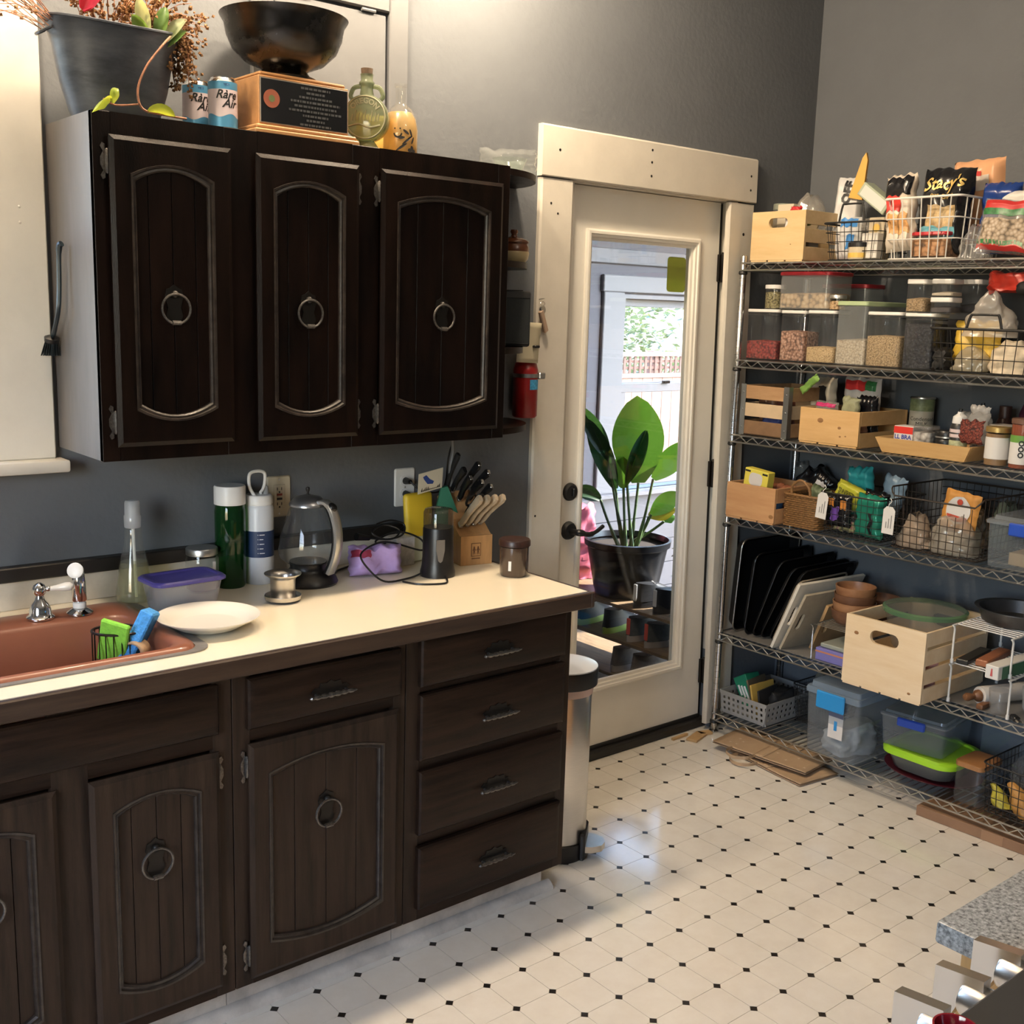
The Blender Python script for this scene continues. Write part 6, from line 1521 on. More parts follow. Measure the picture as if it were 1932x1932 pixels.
round_jar('herb_jar', 'small clear jar of green herbs with white lid atop the red beans', (0.36, 0.238, zt), 0.036, 0.088, W_LID, grains('dry_herbs', (0.20, 0.17, 0.07), (0.33, 0.29, 0.14), 150), 0.060, M_PLAST, 0.014)
canister('red_lid_container', 'cloudy container of pasta with dark red lid atop the canisters', (0.385, 0.080, zt + 0.001), 0.15, 0.215, 0.132, flat('lid_dark_red', (0.33, 0.02, 0.03), 0.4), grains('pasta_tan', (0.55, 0.36, 0.18), (0.68, 0.50, 0.30), 60), 0.055, body=M_MILK, round_=0.02, lidh=0.012, cat='container')
round_jar('nut_jar', 'low glass jar of nuts with silver lid above the tan grain', (0.345, -0.045, zt + 0.001), 0.028, 0.052, mat('lid_silver', (0.6, 0.6, 0.58), 0.3, 0.9), grains('chopped_nuts', (0.48, 0.30, 0.15), (0.62, 0.45, 0.27), 120), 0.030, None, 0.012)
o, F = pouch('apricot_pack', 'crumpled orange packet beside the small nut jar', 'packet', (0.335, 0.006, zt + 0.001), 0.035, 0.050, 0.018, flat('pack_orange', (0.42, 0.13, 0.05), 0.5, 0.3, 60), (0.1, 0.2, FR), 0.6, 31)
canister('red_lid_container', 'second dark red lidded container standing further back', (0.58, 0.055, z2), 0.12, 0.20, 0.285, MATS['lid_dark_red'], None, 0, body=M_MILK, round_=0.02, lidh=0.014, cat='container')
zs = z2 + 0.1855
G3 = 'small white-lidded stacking jars'
def sj(label, y, z, h, fill, fh, x=0.362, w=0.070):
    return canister('stacking_jar', label, (x, y, z), 0.072, w, h, W_LID, fill, fh, group=G3, lidh=0.014, cat='jar')
sj('tall stacking jar with a twist bag of brown seeds', -0.352, zs, 0.108, grains('brown_seeds', (0.33, 0.22, 0.11), (0.45, 0.32, 0.18), 220, 0.5), 0.045)
sj('lower stacking jar of two, white lid, dark contents', -0.437, zs - 0.0015, 0.052, flat('dark_fill', (0.05, 0.04, 0.04), 0.7), 0.02, 0.372, 0.076)
sj('upper stacking jar of two with pale powder', -0.437, zs + 0.0512, 0.058, flat('powder_fill', (0.50, 0.43, 0.33), 0.8), 0.014, 0.372, 0.076)
sj('rightmost stacking jar half hidden by the white plastic bag', -0.465, z2 + 0.186, 0.112, flat('dark_fill2', (0.06, 0.05, 0.05), 0.7), 0.03, 0.50, 0.07)
o = B().box(-0.05, 0.05, -0.10, 0.10, 0, 0.183, 0.003).done('dark_box', flat('box_dark', (0.03, 0.03, 0.035), 0.6)); o.location = (0.545, -0.43, z2); tag(o, 'dark box behind the canisters that carries a stacking jar', 'box')
basket('black_wire_basket', 'wide black wire basket of bagged bread on the second shelf', (0.285, -0.62, z2), 0.37, 0.26, 0.138, M_BLACKM, taper=0.88, sp=0.036, rows=3, rim=0.0042, handle=(0.115, 0.045))
pouch('tortilla_pack', 'yellow packet of flatbread at the left of the wide basket', 'packet', (0.375, -0.535, z2 + 0.035), 0.16, 0.135, 0.045, flat('pack_yellow', (0.70, 0.46, 0.06), 0.4, 0.2, 25), (-0.1, 0, FR), 0.5, 32)
sack('plastic_bag', 'white translucent plastic bag bulging above the wide basket', 'bag', (0.415, -0.575, z2 + 0.115), 0.13, 0.16, 0.155, clear('bag_milky', (0.95, 0.95, 0.95), 0.2, 0.55, (0.72, 0.69, 0.65)), 0.3, 0.12, 33, 0.2)
sack('bread_bag', 'cream bread bag lying in the right of the wide basket', 'bag', (0.400, -0.68, z2 + 0.006), 0.17, 0.17, 0.125, flat('bread_cream', (0.62, 0.52, 0.38), 0.55, 0.15, 25), 0.2, 0.12, 34, 0.4)
sack('bread_bag', 'pale bag of rolls in the left of the wide basket', 'bag', (0.395, -0.56, z2 + 0.006), 0.14, 0.13, 0.085, clear('roll_bag', (0.95, 0.93, 0.88), 0.2, 0.65, (0.62, 0.56, 0.42)), 0.1, 0.12, 35, 0.4)
pouch('black_cloth', 'black cloth bundle between the canister and the wide basket', 'cloth', (0.350, -0.458, z2 + 0.001), 0.06, 0.075, 0.05, M_BLACKM, (0, 0, FR), 0.7, 36)
pouch('brown_bag', 'brown paper-like bag at the right above the bread bags', 'bag', (0.46, -0.72, z2 + 0.12), 0.10, 0.17, 0.05, flat('bag_brown', (0.23, 0.16, 0.09), 0.6, 0.2, 20), (0, 0, FR), 0.5, 37)
o = B().ball((0, 0, 0), 0.020, 0.032, 0.024, 14).done('bag_knot', flat('knot_black', (0.006, 0.006, 0.007), 0.7)); o.location = (0.43, -0.665, z2 + 0.270); tag(o, 'black fluffy knot above the white plastic bag', 'knot')
po, F = pouch('red_food_bag', 'shiny red bag lying under the top shelf deck', 'bag', (0.455, -0.64, z2 + 0.255), 0.22, 0.065, 0.09, mat('foil_red', (0.50, 0.035, 0.02), 0.3), (0, 0, FR), 0.4, 38)

# ================================================================== THIRD SHELF: CRATES AND TRAY
z3 = SZ[2] + 0.0005
M_OLD = mat('crate_oak_brown', (0.34, 0.19, 0.09), 0.6, col2=(0.44, 0.27, 0.14), vscale=6, stretch=(6, 1, 7), bump=0.15); M_OLDP = mat('crate_oak_pale', (0.56, 0.42, 0.27), 0.6, var=0.12, vscale=8); M_OLDD = mat('crate_oak_dark', (0.20, 0.115, 0.06), 0.6, var=0.2, vscale=8)
mc = thing('slatted_crate', 'brown slatted crate with riveted metal corners on the third shelf', 'crate', (0.310, 0.215, z3))
for k, m in enumerate((M_OLDD, M_OLDP, M_OLD)):
    z0 = 0.004 + k * 0.066
    for x in (0.0, 0.29):
        B().box(x, x + 0.010, -0.108, 0.108, z0, z0 + 0.050, 0.001).done('slat', m, mc)
    for y in (-0.108, 0.098):
        B().box(0.0105, 0.2895, y, y + 0.010, z0, z0 + 0.050, 0.001).done('slat', (M_OLD, M_OLDP, M_OLD)[k], mc)
M_ZINC = mat('zinc_strip', (0.30, 0.30, 0.29), 0.4, 0.9)
for y, s_ in ((-0.1085, 1), (0.1085, -1)):
    q = B().box(-0.0018, -0.0002, min(y, y + s_ * 0.022), max(y, y + s_ * 0.022), 0.0, 0.190).box(-0.0018, 0.022, min(y, y - s_ * 0.0016), max(y, y - s_ * 0.0016), 0.0, 0.190).done('corner_strip', M_ZINC, mc, smooth=0)
    for z0 in (0.028, 0.095, 0.160):
        B().ball((-0.002, y + s_ * 0.010, z0), 0.0018, 0.004, 0.004, 8).done('rivet', M_ZINC, q)
B().box(0.011, 0.289, -0.097, 0.097, 0.0, 0.004).done('floor_board', M_OLDD, mc, smooth=0)
pouch('snack_stick', 'green and white stick pack poking out of the slatted crate', 'packet', (0.375, 0.105, z3 + 0.175), 0.028, 0.105, 0.012, flat('stick_green', (0.25, 0.45, 0.10), 0.4), (0.2, 0.95, FR), 0.3, 41)
for k, (y, c, h) in enumerate(((0.26, (0.10, 0.05, 0.03), 0.15), (0.17, (0.16, 0.06, 0.04), 0.17), (0.20, (0.03, 0.05, 0.18), 0.07))):
    pouch('bar_packet', ('brown wrapped packet at the back of the slatted crate', 'reddish packet standing in the slatted crate', 'dark blue bar wrapper low behind the crate slats')[k], 'packet', (0.38 - 0.03 * (k == 2), y, z3 + 0.008), 0.09, h, 0.03, flat('bar_wrap_%d' % k, c, 0.4), (0, 0.1 * (k - 1), FR), 0.5, 42 + k)
crate('pine_crate', 'knotty pine crate of packets in the middle of the third shelf', (0.300, -0.078, z3), 0.245, 0.30, 0.126, M_PINED, slats=2, handle=False, gap=0.024, knots=((0.035, 0.085, 0.014), (-0.045, 0.065, 0.008), (-0.050, 0.035, 0.005), (-0.072, 0.038, 0.004)))
po, F = pouch('zip_pouch', 'clear zip pouch with magenta top in the knotty crate', 'pouch', (0.370, -0.005, z3 + 0.030), 0.12, 0.150, 0.05, C_FILM, (0, 0.05, FR), 0.5, 45, bands=((0.05, 0.95, 0.84, 0.95, flat('zip_magenta', (0.50, 0.03, 0.14), 0.4), 'zip_strip'), (0.2, 0.9, 0.35, 0.75, flat('fill_red', (0.34, 0.07, 0.06), 0.6, 0.4, 40), 'filling')))
pouch('food_pouch', 'pale green pouch leaning in the knotty crate', 'pouch', (0.385, -0.085, z3 + 0.02), 0.07, 0.150, 0.035, flat('pouch_sage', (0.32, 0.33, 0.20), 0.5, 0.2, 30), (0, 0.15, FR), 0.5, 46)
pouch('foil_wrapper', 'black wrapper with silver edge in the knotty crate', 'packet', (0.40, -0.150, z3 + 0.02), 0.085, 0.155, 0.04, M_FOILK, (0, -0.1, FR), 0.7, 47)
po, F = pouch('pasta_box', 'white food bag with red and green header at the crate back', 'bag', (0.50, -0.075, z3 + 0.01), 0.15, 0.225, 0.05, flat('bag_greywhite', (0.50, 0.49, 0.47), 0.5), (0, 0, FR), 0.3, 48, bands=((0.06, 0.68, 0.80, 0.95, MATS['stripe_red'], 'red_header'), (0.68, 0.94, 0.80, 0.95, MATS['stripe_green'], 'green_header')))
pouch('print_bag', 'cream bag with black cat-shaped print behind the packets', 'bag', (0.52, 0.085, z3 + 0.01), 0.11, 0.215, 0.05, flat('bag_ecru', (0.52, 0.46, 0.36), 0.5), (0, 0, FR), 0.3, 49, bands=((0.40, 0.75, 0.55, 0.85, M_INK, 'black_print'),))
pouch('crate_filling', 'brown packets lying low in the knotty crate', 'packet', (0.36, -0.10, z3 + 0.008), 0.20, 0.11, 0.08, flat('packet_brown', (0.20, 0.09, 0.05), 0.6, 0.4, 40), (0, 0, FR), 0.5, 50)
# flared bamboo tray
M_BAM = mat('bamboo', (0.56, 0.33, 0.13), 0.4, col2=(0.64, 0.41, 0.18), vscale=6, stretch=(6, 1, 9))
tr = thing('bamboo_tray', 'flared bamboo tray of bottles and packs on the third shelf', 'tray', (0.305, -0.435, z3))
def side(x0, x1):
    return None
B().loops([[(0.012, -0.148, 0.0), (0.012, 0.148, 0.0), (0.0, 0.172, 0.050), (0.0, -0.172, 0.050)], [(0.021, -0.143, 0.0), (0.021, 0.143, 0.0), (0.009, 0.167, 0.050), (0.009, -0.167, 0.050)]], True, True).done('front_board', M_BAM, tr, smooth=0)
B().loops([[(0.279, -0.143, 0.0), (0.279, 0.143, 0.0), (0.291, 0.167, 0.050), (0.291, -0.167, 0.050)], [(0.288, -0.148, 0.0), (0.288, 0.148, 0.0), (0.300, 0.172, 0.050), (0.300, -0.172, 0.050)]], True, True).done('back_board', M_BAM, tr, smooth=0)
for s_ in (-1, 1):
    B().loops([[(0.022, s_ * 0.148, 0.0), (0.278, s_ * 0.148, 0.0), (0.290, s_ * 0.172, 0.050), (0.010, s_ * 0.172, 0.050)], [(0.022, s_ * 0.139, 0.0), (0.278, s_ * 0.139, 0.0), (0.290, s_ * 0.163, 0.050), (0.010, s_ * 0.163, 0.050)]], True, True).done('end_board', M_BAM, tr, smooth=0)
B().box(0.022, 0.278, -0.138, 0.138, 0.0, 0.006).done('tray_floor', M_BAM, tr, smooth=0)
zi = z3 + 0.007
o = B().box(-0.03, 0.03, -0.035, 0.035, 0, 0.085, 0.002).done('cereal_pack', flat('pack_offwhite', (0.66, 0.62, 0.60), 0.5)); o.location = (0.372, -0.345, zi); tag(o, 'small white pack with red top and blue letters at the tray left', 'packet')
B().box(-0.0306, -0.0301, -0.035, 0.035, 0.060, 0.083).done('red_panel', MATS['bag_red'], o, smooth=0)
btext(o, 'LL BRA', 0.020, mat('print_blue', (0.03, 0.05, 0.30), 0.5), -0.0308, 0.0, 0.048, bold=0.0006)
round_jar('milk_tin', 'tall tin of condensed milk standing behind the bamboo tray', (0.635, -0.235, z3), 0.042, 0.175, mat('tin_lid', (0.6, 0.6, 0.58), 0.3, 1.0), None, 0, flat('tin_cream', (0.50, 0.47, 0.38), 0.45), 0.006, 'can', None, (flat('tin_green', (0.20, 0.24, 0.12), 0.5, 0.4, 40), 0.125, 0.168))
mtin = bpy.data.objects['milk_tin']
text_obj('Condensed\nMILK', 0.020, M_INK, mtin, lambda x, y: Vector((0.0428 * math.cos(-2.55 + x / 0.0428), 0.0428 * math.sin(-2.55 + x / 0.0428), 0.088 + y)), line=0.9)
canister('clear_pack', 'clear plastic pack of jars in the bamboo tray', (0.372, -0.412, zi), 0.07, 0.062, 0.092, clear('pack_lid', (0.9, 0.9, 0.9), 0.1, 0.3, (0.5, 0.5, 0.5)), grains('pack_fill', (0.40, 0.36, 0.32), (0.60, 0.57, 0.52), 60), 0.07, cat='pack')
for k, nm in enumerate(('bottom', 'middle', 'top')):
    o = B().lathe([(0.0, 0.0), (0.036, 0.0), (0.037, 0.003), (0.037, 0.024), (0.035, 0.027), (0.0, 0.026)], 26).done('flat_tin', flat('tin_black', (0.012, 0.012, 0.012), 0.35)); o.location = (0.378, -0.482, zi + 0.0275 * k)
    tag(o, 'flat black tin, %s one of three stacked in the tray' % nm, 'tin', 'flat tins in the bamboo tray')
    B().lathe([(0.0374, 0.004), (0.0374, 0.009)], 26, cap0=False, cap1=False).done('silver_band', mat('lid_silver', (0.6, 0.6, 0.58), 0.3, 0.9), o)
def sauce(label, x, y, z, h=0.155, lab=(0.5, 0.5, 0.3)):
    b_ = thing('sauce_bottle', label, 'bottle', (x, y, z), 0, 'squeeze bottles in the bamboo tray')
    B().lathe([(0.0, 0.0), (0.026, 0.0), (0.028, 0.004), (0.028, h * 0.62), (0.022, h * 0.72)], 24).done('body', flat('bottle_dark', (0.03, 0.03, 0.03), 0.35), b_, smooth=45)
    B().lathe([(0.0284, h * 0.10), (0.0284, h * 0.36)], 24, cap0=False, cap1=False).done('paper_label', flat('label_sage_%d' % int(y * 100), lab, 0.5, 0.3, 70), b_)
    for zz in (0.42, 0.52):
        B().lathe([(0.0284, h * zz), (0.0284, h * (zz + 0.07))], 24, cap0=False, cap1=False).done('pink_stripe', flat('label_pinkish', (0.62, 0.50, 0.50), 0.5), b_)
    B().lathe([(0.023, h * 0.70), (0.024, h * 0.72), (0.022, h * 0.84), (0.010, h * 0.90), (0.009, h * 0.94)], 22).done('cap', M_WHITE, b_, smooth=40)
    B().lathe([(0.007, h * 0.93), (0.006, h), (0.0, h)], 14).done('tip', M_BLACK, b_)
sauce('squeeze bottle with sage label and white cap, front of tray', 0.365, -0.530, zi, 0.158, (0.42, 0.44, 0.26))
sauce('squeeze bottle with white cap standing behind the chili bag', 0.475, -0.545, zi, 0.175, (0.2, 0.2, 0.2))
po, F = pouch('chili_bag', 'clear bag of dried red chili in the bamboo tray', 'bag', (0.355, -0.598, z3 + 0.045), 0.10, 0.105, 0.05, C_FILMC, (0, 0, FR), 0.5, 52, bands=((0.1, 0.9, 0.05, 0.78, grains('dried_chili', (0.13, 0.022, 0.014), (0.24, 0.05, 0.03), 170), 'chili'),))
pouch('foil_packet', 'silvery packet standing at the tray beside the chili bag', 'packet', (0.42, -0.575, z3 + 0.05), 0.07, 0.125, 0.02, flat('packet_silver', (0.42, 0.40, 0.38), 0.35), (0, 0.1, FR), 0.4, 53)
LABW = flat('label_white', (0.66, 0.64, 0.62), 0.5)
round_jar('pickle_jar', 'glass jar of brown sauce with gold lid and white label', (0.345, -0.672, z3), 0.036, 0.122, mat('lid_gold', (0.55, 0.38, 0.14), 0.35, 0.7), flat('sauce_brown', (0.26, 0.15, 0.07), 0.5), 0.10, M_GLASS, 0.016, 'jar', None, (LABW, 0.022, 0.090))
j2 = round_jar('spice_jar', 'tall jar of red seasoning with green and white label', (0.345, -0.752, z3), 0.036, 0.155, flat('lid_brown', (0.12, 0.06, 0.04), 0.5), flat('seasoning', (0.22, 0.05, 0.02), 0.7), 0.14, M_GLASS, 0.016, 'jar', None, (LABW, 0.015, 0.10))
B().lathe([(0.0366, 0.082), (0.0366, 0.104)], 26, cap0=False, cap1=False).done('green_band', flat('label_green', (0.12, 0.28, 0.05), 0.5), j2)
text_obj('OOO', 0.022, M_INK, j2, lambda x, y: Vector((0.037 * math.cos(-2.75 - y / 0.037), 0.037 * math.sin(-2.75 - y / 0.037), 0.062 + x)), bold=0.001)
round_jar('white_lid_jar', 'jar with pale lid standing behind the pickle jar', (0.43, -0.64, zi), 0.038, 0.115, flat('lid_pale', (0.50, 0.45, 0.40), 0.4), flat('jar_fill_red', (0.20, 0.07, 0.04), 0.6), 0.08, M_GLASS, 0.018)
for k, (y, h, c) in enumerate(((-0.66, 0.17, (0.05, 0.02, 0.015)), (-0.745, 0.235, (0.06, 0.01, 0.03)))):
    round_jar('dark_bottle', ('dark brown bottle at the back of the third shelf', 'tall dark red bottle in the back right of the third shelf')[k], (0.60, y + 0.1, z3), 0.035, h, flat('cap_%d' % k, c, 0.4), None, 0, flat('bottle_%d' % k, c, 0.3), 0.04, 'bottle', None, None, 0.55)

# ================================================================== FOURTH SHELF
z4 = SZ[3] + 0.0005
M_CED = mat('cedar_box', (0.46, 0.24, 0.11), 0.5, col2=(0.54, 0.31, 0.15), vscale=5, stretch=(6, 1, 7))
crate('cedar_crate', 'reddish wooden crate with tea boxes at the end of the fourth shelf', (0.262, 0.212, z4), 0.226, 0.26, 0.135, M_CED, slats=2, handle=False, gap=0.022, knots=((-0.10, 0.03, 0.012),))
o = B().box(-0.02, 0.02, -0.055, 0.055, 0, 0.15, 0.002).done('tea_box', flat('tea_yellow', (0.76, 0.66, 0.10), 0.5)); o.location = (0.318, 0.232, z4 + 0.040); o.rotation_euler = (0.10, 0, 0); tag(o, 'yellow tea box with white label standing in the cedar crate', 'tea box')
B().loops([[(x, y * 1.0, z + 0.113) for y, z in rrect(0.062, 0.048, 0.018, 5)] for x in (-0.0203, -0.0208)], True, True).done('white_label', LABW, o)
for y in (-0.040, 0.040):
    B().box(-0.0206, -0.0201, y - 0.012, y + 0.012, 0.136, 0.143).done('black_tab', M_INK, o, smooth=0)
pouch('blue_packet', 'dark blue packet beside the yellow tea box', 'packet', (0.36, 0.150, z4 + 0.02), 0.05, 0.13, 0.03, flat('packet_navy', (0.02, 0.06, 0.16), 0.4), (0, 0, FR), 0.4, 61)
pouch('brown_packet', 'brown packets lying in the back of the cedar crate', 'packet', (0.40, 0.16, z4 + 0.02), 0.12, 0.115, 0.06, flat('packet_rust', (0.28, 0.10, 0.05), 0.5, 0.3, 40), (0, 0, FR), 0.5, 62)
pouch('label_packet', 'black packet with white lettering leaning beside the wicker basket', 'packet', (0.50, 0.14, z4 + 0.02), 0.075, 0.165, 0.03, M_FOILK, (0, 0.5, FR), 0.4, 63, bands=((0.2, 0.8, 0.72, 0.88, MATS['print_white'], 'white_print'),))
sack('black_bag', 'glossy black bag heaped at the back of the fourth shelf', 'bag', (0.56, 0.17, z4), 0.16, 0.20, 0.24, M_FOILK, 0.2, 0.15, 64, 0.35)
sack('clear_bag', 'clear plastic bag behind the glossy black bag', 'bag', (0.62, 0.27, z4), 0.10, 0.10, 0.22, C_FILMC, 0.2, 0.15, 65, 0.3)
# wicker basket woven of strands
wk = thing('wicker_basket', 'small brown wicker basket with hoop handle on the fourth shelf', 'basket', (0.305, 0.018, z4))
M_WICK = mat('wicker_brown', (0.20, 0.10, 0.035), 0.6, var=0.35, vscale=90)
Lw, Dw, Hw = 0.150, 0.19, 0.118
wv = B()
for k in range(15):
    z = 0.005 + k * 0.0077
    P = []
    base = rrect(Dw, Lw, 0.02, 3, Dw / 2, 0)
    m_ = 72
    per = []
    for i in range(len(base)):
        a = Vector(base[i]); c = Vector(base[(i + 1) % len(base)])
        n_ = max(1, round((c - a).length / 0.0085))
        for t_ in range(n_): per.append(a + (c - a) * t_ / n_)
    for i, p in enumerate(per):
        cxy = Vector((Dw / 2, 0)); off = 0.0026 * (1 if (i + k) % 2 else -1)
        d = (p - cxy).normalized()
        P.append((p.x + d.x * off, p.y + d.y * off, z))
    wv.tube(P, 0.0036, 5, True)
stuff(wv.done('weave', M_WICK, wk, smooth=60))
B().tube([(x, y, Hw + 0.002) for x, y in rrect(Dw + 0.004, Lw + 0.004, 0.02, 3, Dw / 2, 0)], 0.0055, 7, True).done('rim', M_WICK, wk)
B().box(0.006, Dw - 0.006, -Lw / 2 + 0.006, Lw / 2 - 0.006, 0.0, 0.004).done('base', M_WICK, wk)
B().tube(smooth_path([(0.0, 0.040, Hw), (-0.004, 0.036, Hw + 0.035), (-0.006, 0.0, Hw + 0.058), (-0.004, -0.036, Hw + 0.035), (0.0, -0.040, Hw)], 6), 0.005, 8).done('handle', M_WICK, wk)
pouch('herb_packet', 'dull green packet inside the wicker basket', 'packet', (0.40, 0.0, z4 + 0.02), 0.09, 0.13, 0.05, flat('packet_moss', (0.10, 0.13, 0.07), 0.5, 0.3, 40), (0, 0.2, FR), 0.5, 66)
# black wire basket of sweets
basket('black_wire_basket', 'black wire basket of colourful sweet packets with a white tag', (0.295, -0.190, z4), 0.245, 0.30, 0.150, M_BLACKM, taper=0.92, sp=0.024, rows=6, rim=0.003, wire=0.0012)
M_FOILG = mat('foil_teal_green', (0.02, 0.22, 0.15), 0.22, 0.3)
pouch('mint_bag', 'shiny green foil bag in the right of the sweets basket', 'bag', (0.345, -0.245, z4 + 0.006), 0.115, 0.155, 0.05, M_FOILG, (0, 0.05, FR), 0.6, 71, bands=((0.60, 0.72, 0.1, 0.6, M_INK, 'side_print'),))
po, F = pouch('dark_sweets_bag', 'dark bag with purple round print in the sweets basket', 'bag', (0.330, -0.130, z4 + 0.030), 0.10, 0.115, 0.04, M_FOILK, (0, 0, FR), 0.5, 72, bands=((0.30, 0.62, 0.20, 0.62, flat('purple_print', (0.12, 0.05, 0.28), 0.4), 'purple_print'), (0.15, 0.4, 0.66, 0.88, flat('orange_print', (0.60, 0.22, 0.04), 0.4), 'orange_print'), (0.66, 0.9, 0.56, 0.84, MATS['orange_print'], 'orange_print')))
pouch('gummy_bag', 'clear bag of pink and green gummies low in the sweets basket', 'bag', (0.322, -0.125, z4 + 0.004), 0.11, 0.050, 0.035, C_FILMC, (0, 0, FR), 0.5, 73, bands=((0.08, 0.92, 0.12, 0.88, grains('gummies', (0.55, 0.50, 0.22), (0.70, 0.28, 0.26), 60), 'gummies'),))
po, F = pouch('chartreuse_bag', 'yellow-green snack bag with dark lettering above the sweets basket', 'bag', (0.385, -0.115, z4 + 0.095), 0.12, 0.095, 0.05, flat('bag_chartreuse', (0.42, 0.42, 0.04), 0.4), (0, 0.30, FR), 0.4, 74)
ptext(po, F, 'SWEET\nDRIED', 0.026, mat('print_olive', (0.08, 0.08, 0.01), 0.5), 0.12, 0.095, 0.5, 0.52, 0.0, bold=0.0006, line=0.8)
pouch('teal_bag', 'teal and white bag standing at the back of the sweets basket', 'bag', (0.46, -0.135, z4 + 0.06), 0.10, 0.175, 0.05, flat('bag_teal', (0.03, 0.32, 0.35), 0.35), (0, -0.08, FR), 0.5, 75, bands=((0.1, 0.9, 0.06, 0.42, flat('teal_pale', (0.50, 0.55, 0.55), 0.4), 'pale_panel'),))
pouch('ice_blue_bag', 'pale blue bag right of the teal bag', 'bag', (0.50, -0.215, z4 + 0.06), 0.09, 0.155, 0.04, flat('bag_iceblue', (0.22, 0.32, 0.42), 0.35), (0, 0.2, FR), 0.5, 76)
pouch('nut_mix_bag', 'dark bag with a picture of nuts in the sweets basket', 'bag', (0.400, -0.215, z4 + 0.075), 0.12, 0.105, 0.05, M_FOILK, (0, 0.1, FR), 0.6, 77, bands=((0.15, 0.85, 0.35, 0.85, grains('nut_print', (0.40, 0.22, 0.06), (0.58, 0.40, 0.16), 60), 'nut_picture'),))
def tagcard(label, x, y, z, rx=0.0):
    t_ = thing('paper_tag', label, 'tag', (x, y, z), 0, 'white paper tags tied to the baskets', rx=rx)
    B().loops([[(xx, yy, zz) for yy, zz in ((-0.022, 0.0), (0.022, 0.0), (0.022, 0.082), (0.011, 0.094), (-0.011, 0.094), (-0.022, 0.082))] for xx in (0.0, 0.0012)], True, True).done('card', LABW, t_, smooth=0)
    for k in range(3):
        B().box(-0.0006, -0.0001, -0.012 + k * 0.009, -0.009 + k * 0.009, 0.02, 0.065 - 0.012 * k).done('handwritten_line', flat('pencil_grey', (0.20, 0.20, 0.20), 0.6), t_, smooth=0)
    B().tube(smooth_path([(0.0, 0, 0.086), (-0.003, 0.002, 0.10), (0.003, -0.004, 0.112), (0.006, 0.003, 0.120)], 4), 0.0012, 5).done('string', M_WHITE, t_)
tagcard('white paper tag tied to the black sweets basket', 0.287, -0.083, z4 + 0.055, 0.08)
tagcard('white paper tag tied to the tall brown wire basket', 0.287, -0.352, z4 + 0.045, 0.02)
# brown wire basket with dipped front
M_BRW = mat('brown_wire', (0.022, 0.014, 0.010), 0.5)
basket('brown_wire_basket', 'tall brown wire basket with dipped front full of bagged snacks', (0.295, -0.505, z4), 0.325, 0.36, 0.205, M_BRW, taper=0.94, sp=0.027, rows=8, rim=0.003, wire=0.0014, dip=0.085)
for k, (x, y, w, d, h, lab) in enumerate(((0.365, -0.42, 0.12, 0.10, 0.13, 'clear bag of pale snacks at the left of the brown basket'), (0.370, -0.535, 0.14, 0.13, 0.12, 'clear bag of cream snacks in the middle of the brown basket'), (0.50, -0.50, 0.18, 0.22, 0.19, 'large clear bag of snacks at the back of the brown basket'))):
    sack('snack_bag', lab, 'bag', (x, y, z4 + 0.006), d, w, h, clear('snack_bag_film_%d' % k, (0.95, 0.94, 0.92), 0.12, 0.45 + 0.1 * k, ((0.62, 0.52, 0.42), (0.62, 0.58, 0.50), (0.50, 0.47, 0.42))[k]), 0.2 * k, 0.13, 81 + k, 0.35)
    sack('dry_snacks', ('pale dry snacks in the left clear bag', 'cream crackers in the middle clear bag', 'mixed nuts in the large clear bag')[k], 'snacks', (x, y, z4 + 0.008), d * 0.8, w * 0.8, h * 0.62, grains('snack_fill_%d' % k, ((0.48, 0.36, 0.26), (0.55, 0.46, 0.34), (0.36, 0.26, 0.18))[k], ((0.62, 0.50, 0.40), (0.70, 0.62, 0.50), (0.50, 0.40, 0.30))[k], 45), 0.2 * k, 0.10, 91 + k, 0.6)
po, F = pouch('orange_paper_bag', 'orange paper bag with round white label standing in the brown basket', 'bag', (0.395, -0.540, z4 + 0.075), 0.125, 0.135, 0.03, flat('paper_orange', (0.62, 0.28, 0.06), 0.6), (0, 0.12, FR), 0.15, 84)
q = B(); q.add([F(0.5 + 0.36 * math.cos(a), 0.55 + 0.34 * math.sin(a), 0.004) for a in [2 * PI * k / 28 for k in range(28)]] + [F(0.5, 0.55, 0.004)], [(i, (i + 1) % 28, 28) for i in range(28)]); q.done('round_label', LABW, po, smooth=60)
q = B(); q.add([F(0.5 + 0.30 * math.cos(a), 0.42 + 0.16 * math.sin(a), 0.0055) for a in [PI + PI * k / 12 for k in range(13)]], [tuple(range(13))]); q.done('red_label_arc', flat('label_redarc', (0.50, 0.07, 0.04), 0.5), po)
B().lathe([(0.010, 0.0), (0.010, 0.001)], 12, Matrix.Translation(F(0.5, 0.76, 0.006)) @ Matrix.Rotation(PI / 2, 4, 'X')).done('heart_mark', MATS['label_redarc'], po)
sack('pale_green_bag', 'pale green clear bag at the right of the brown basket', 'bag', (0.52, -0.63, z4 + 0.006), 0.14, 0.09, 0.19, clear('bag_palegreen', (0.9, 0.95, 0.88), 0.15, 0.5, (0.42, 0.48, 0.36)), 0.1, 0.13, 86, 0.4)
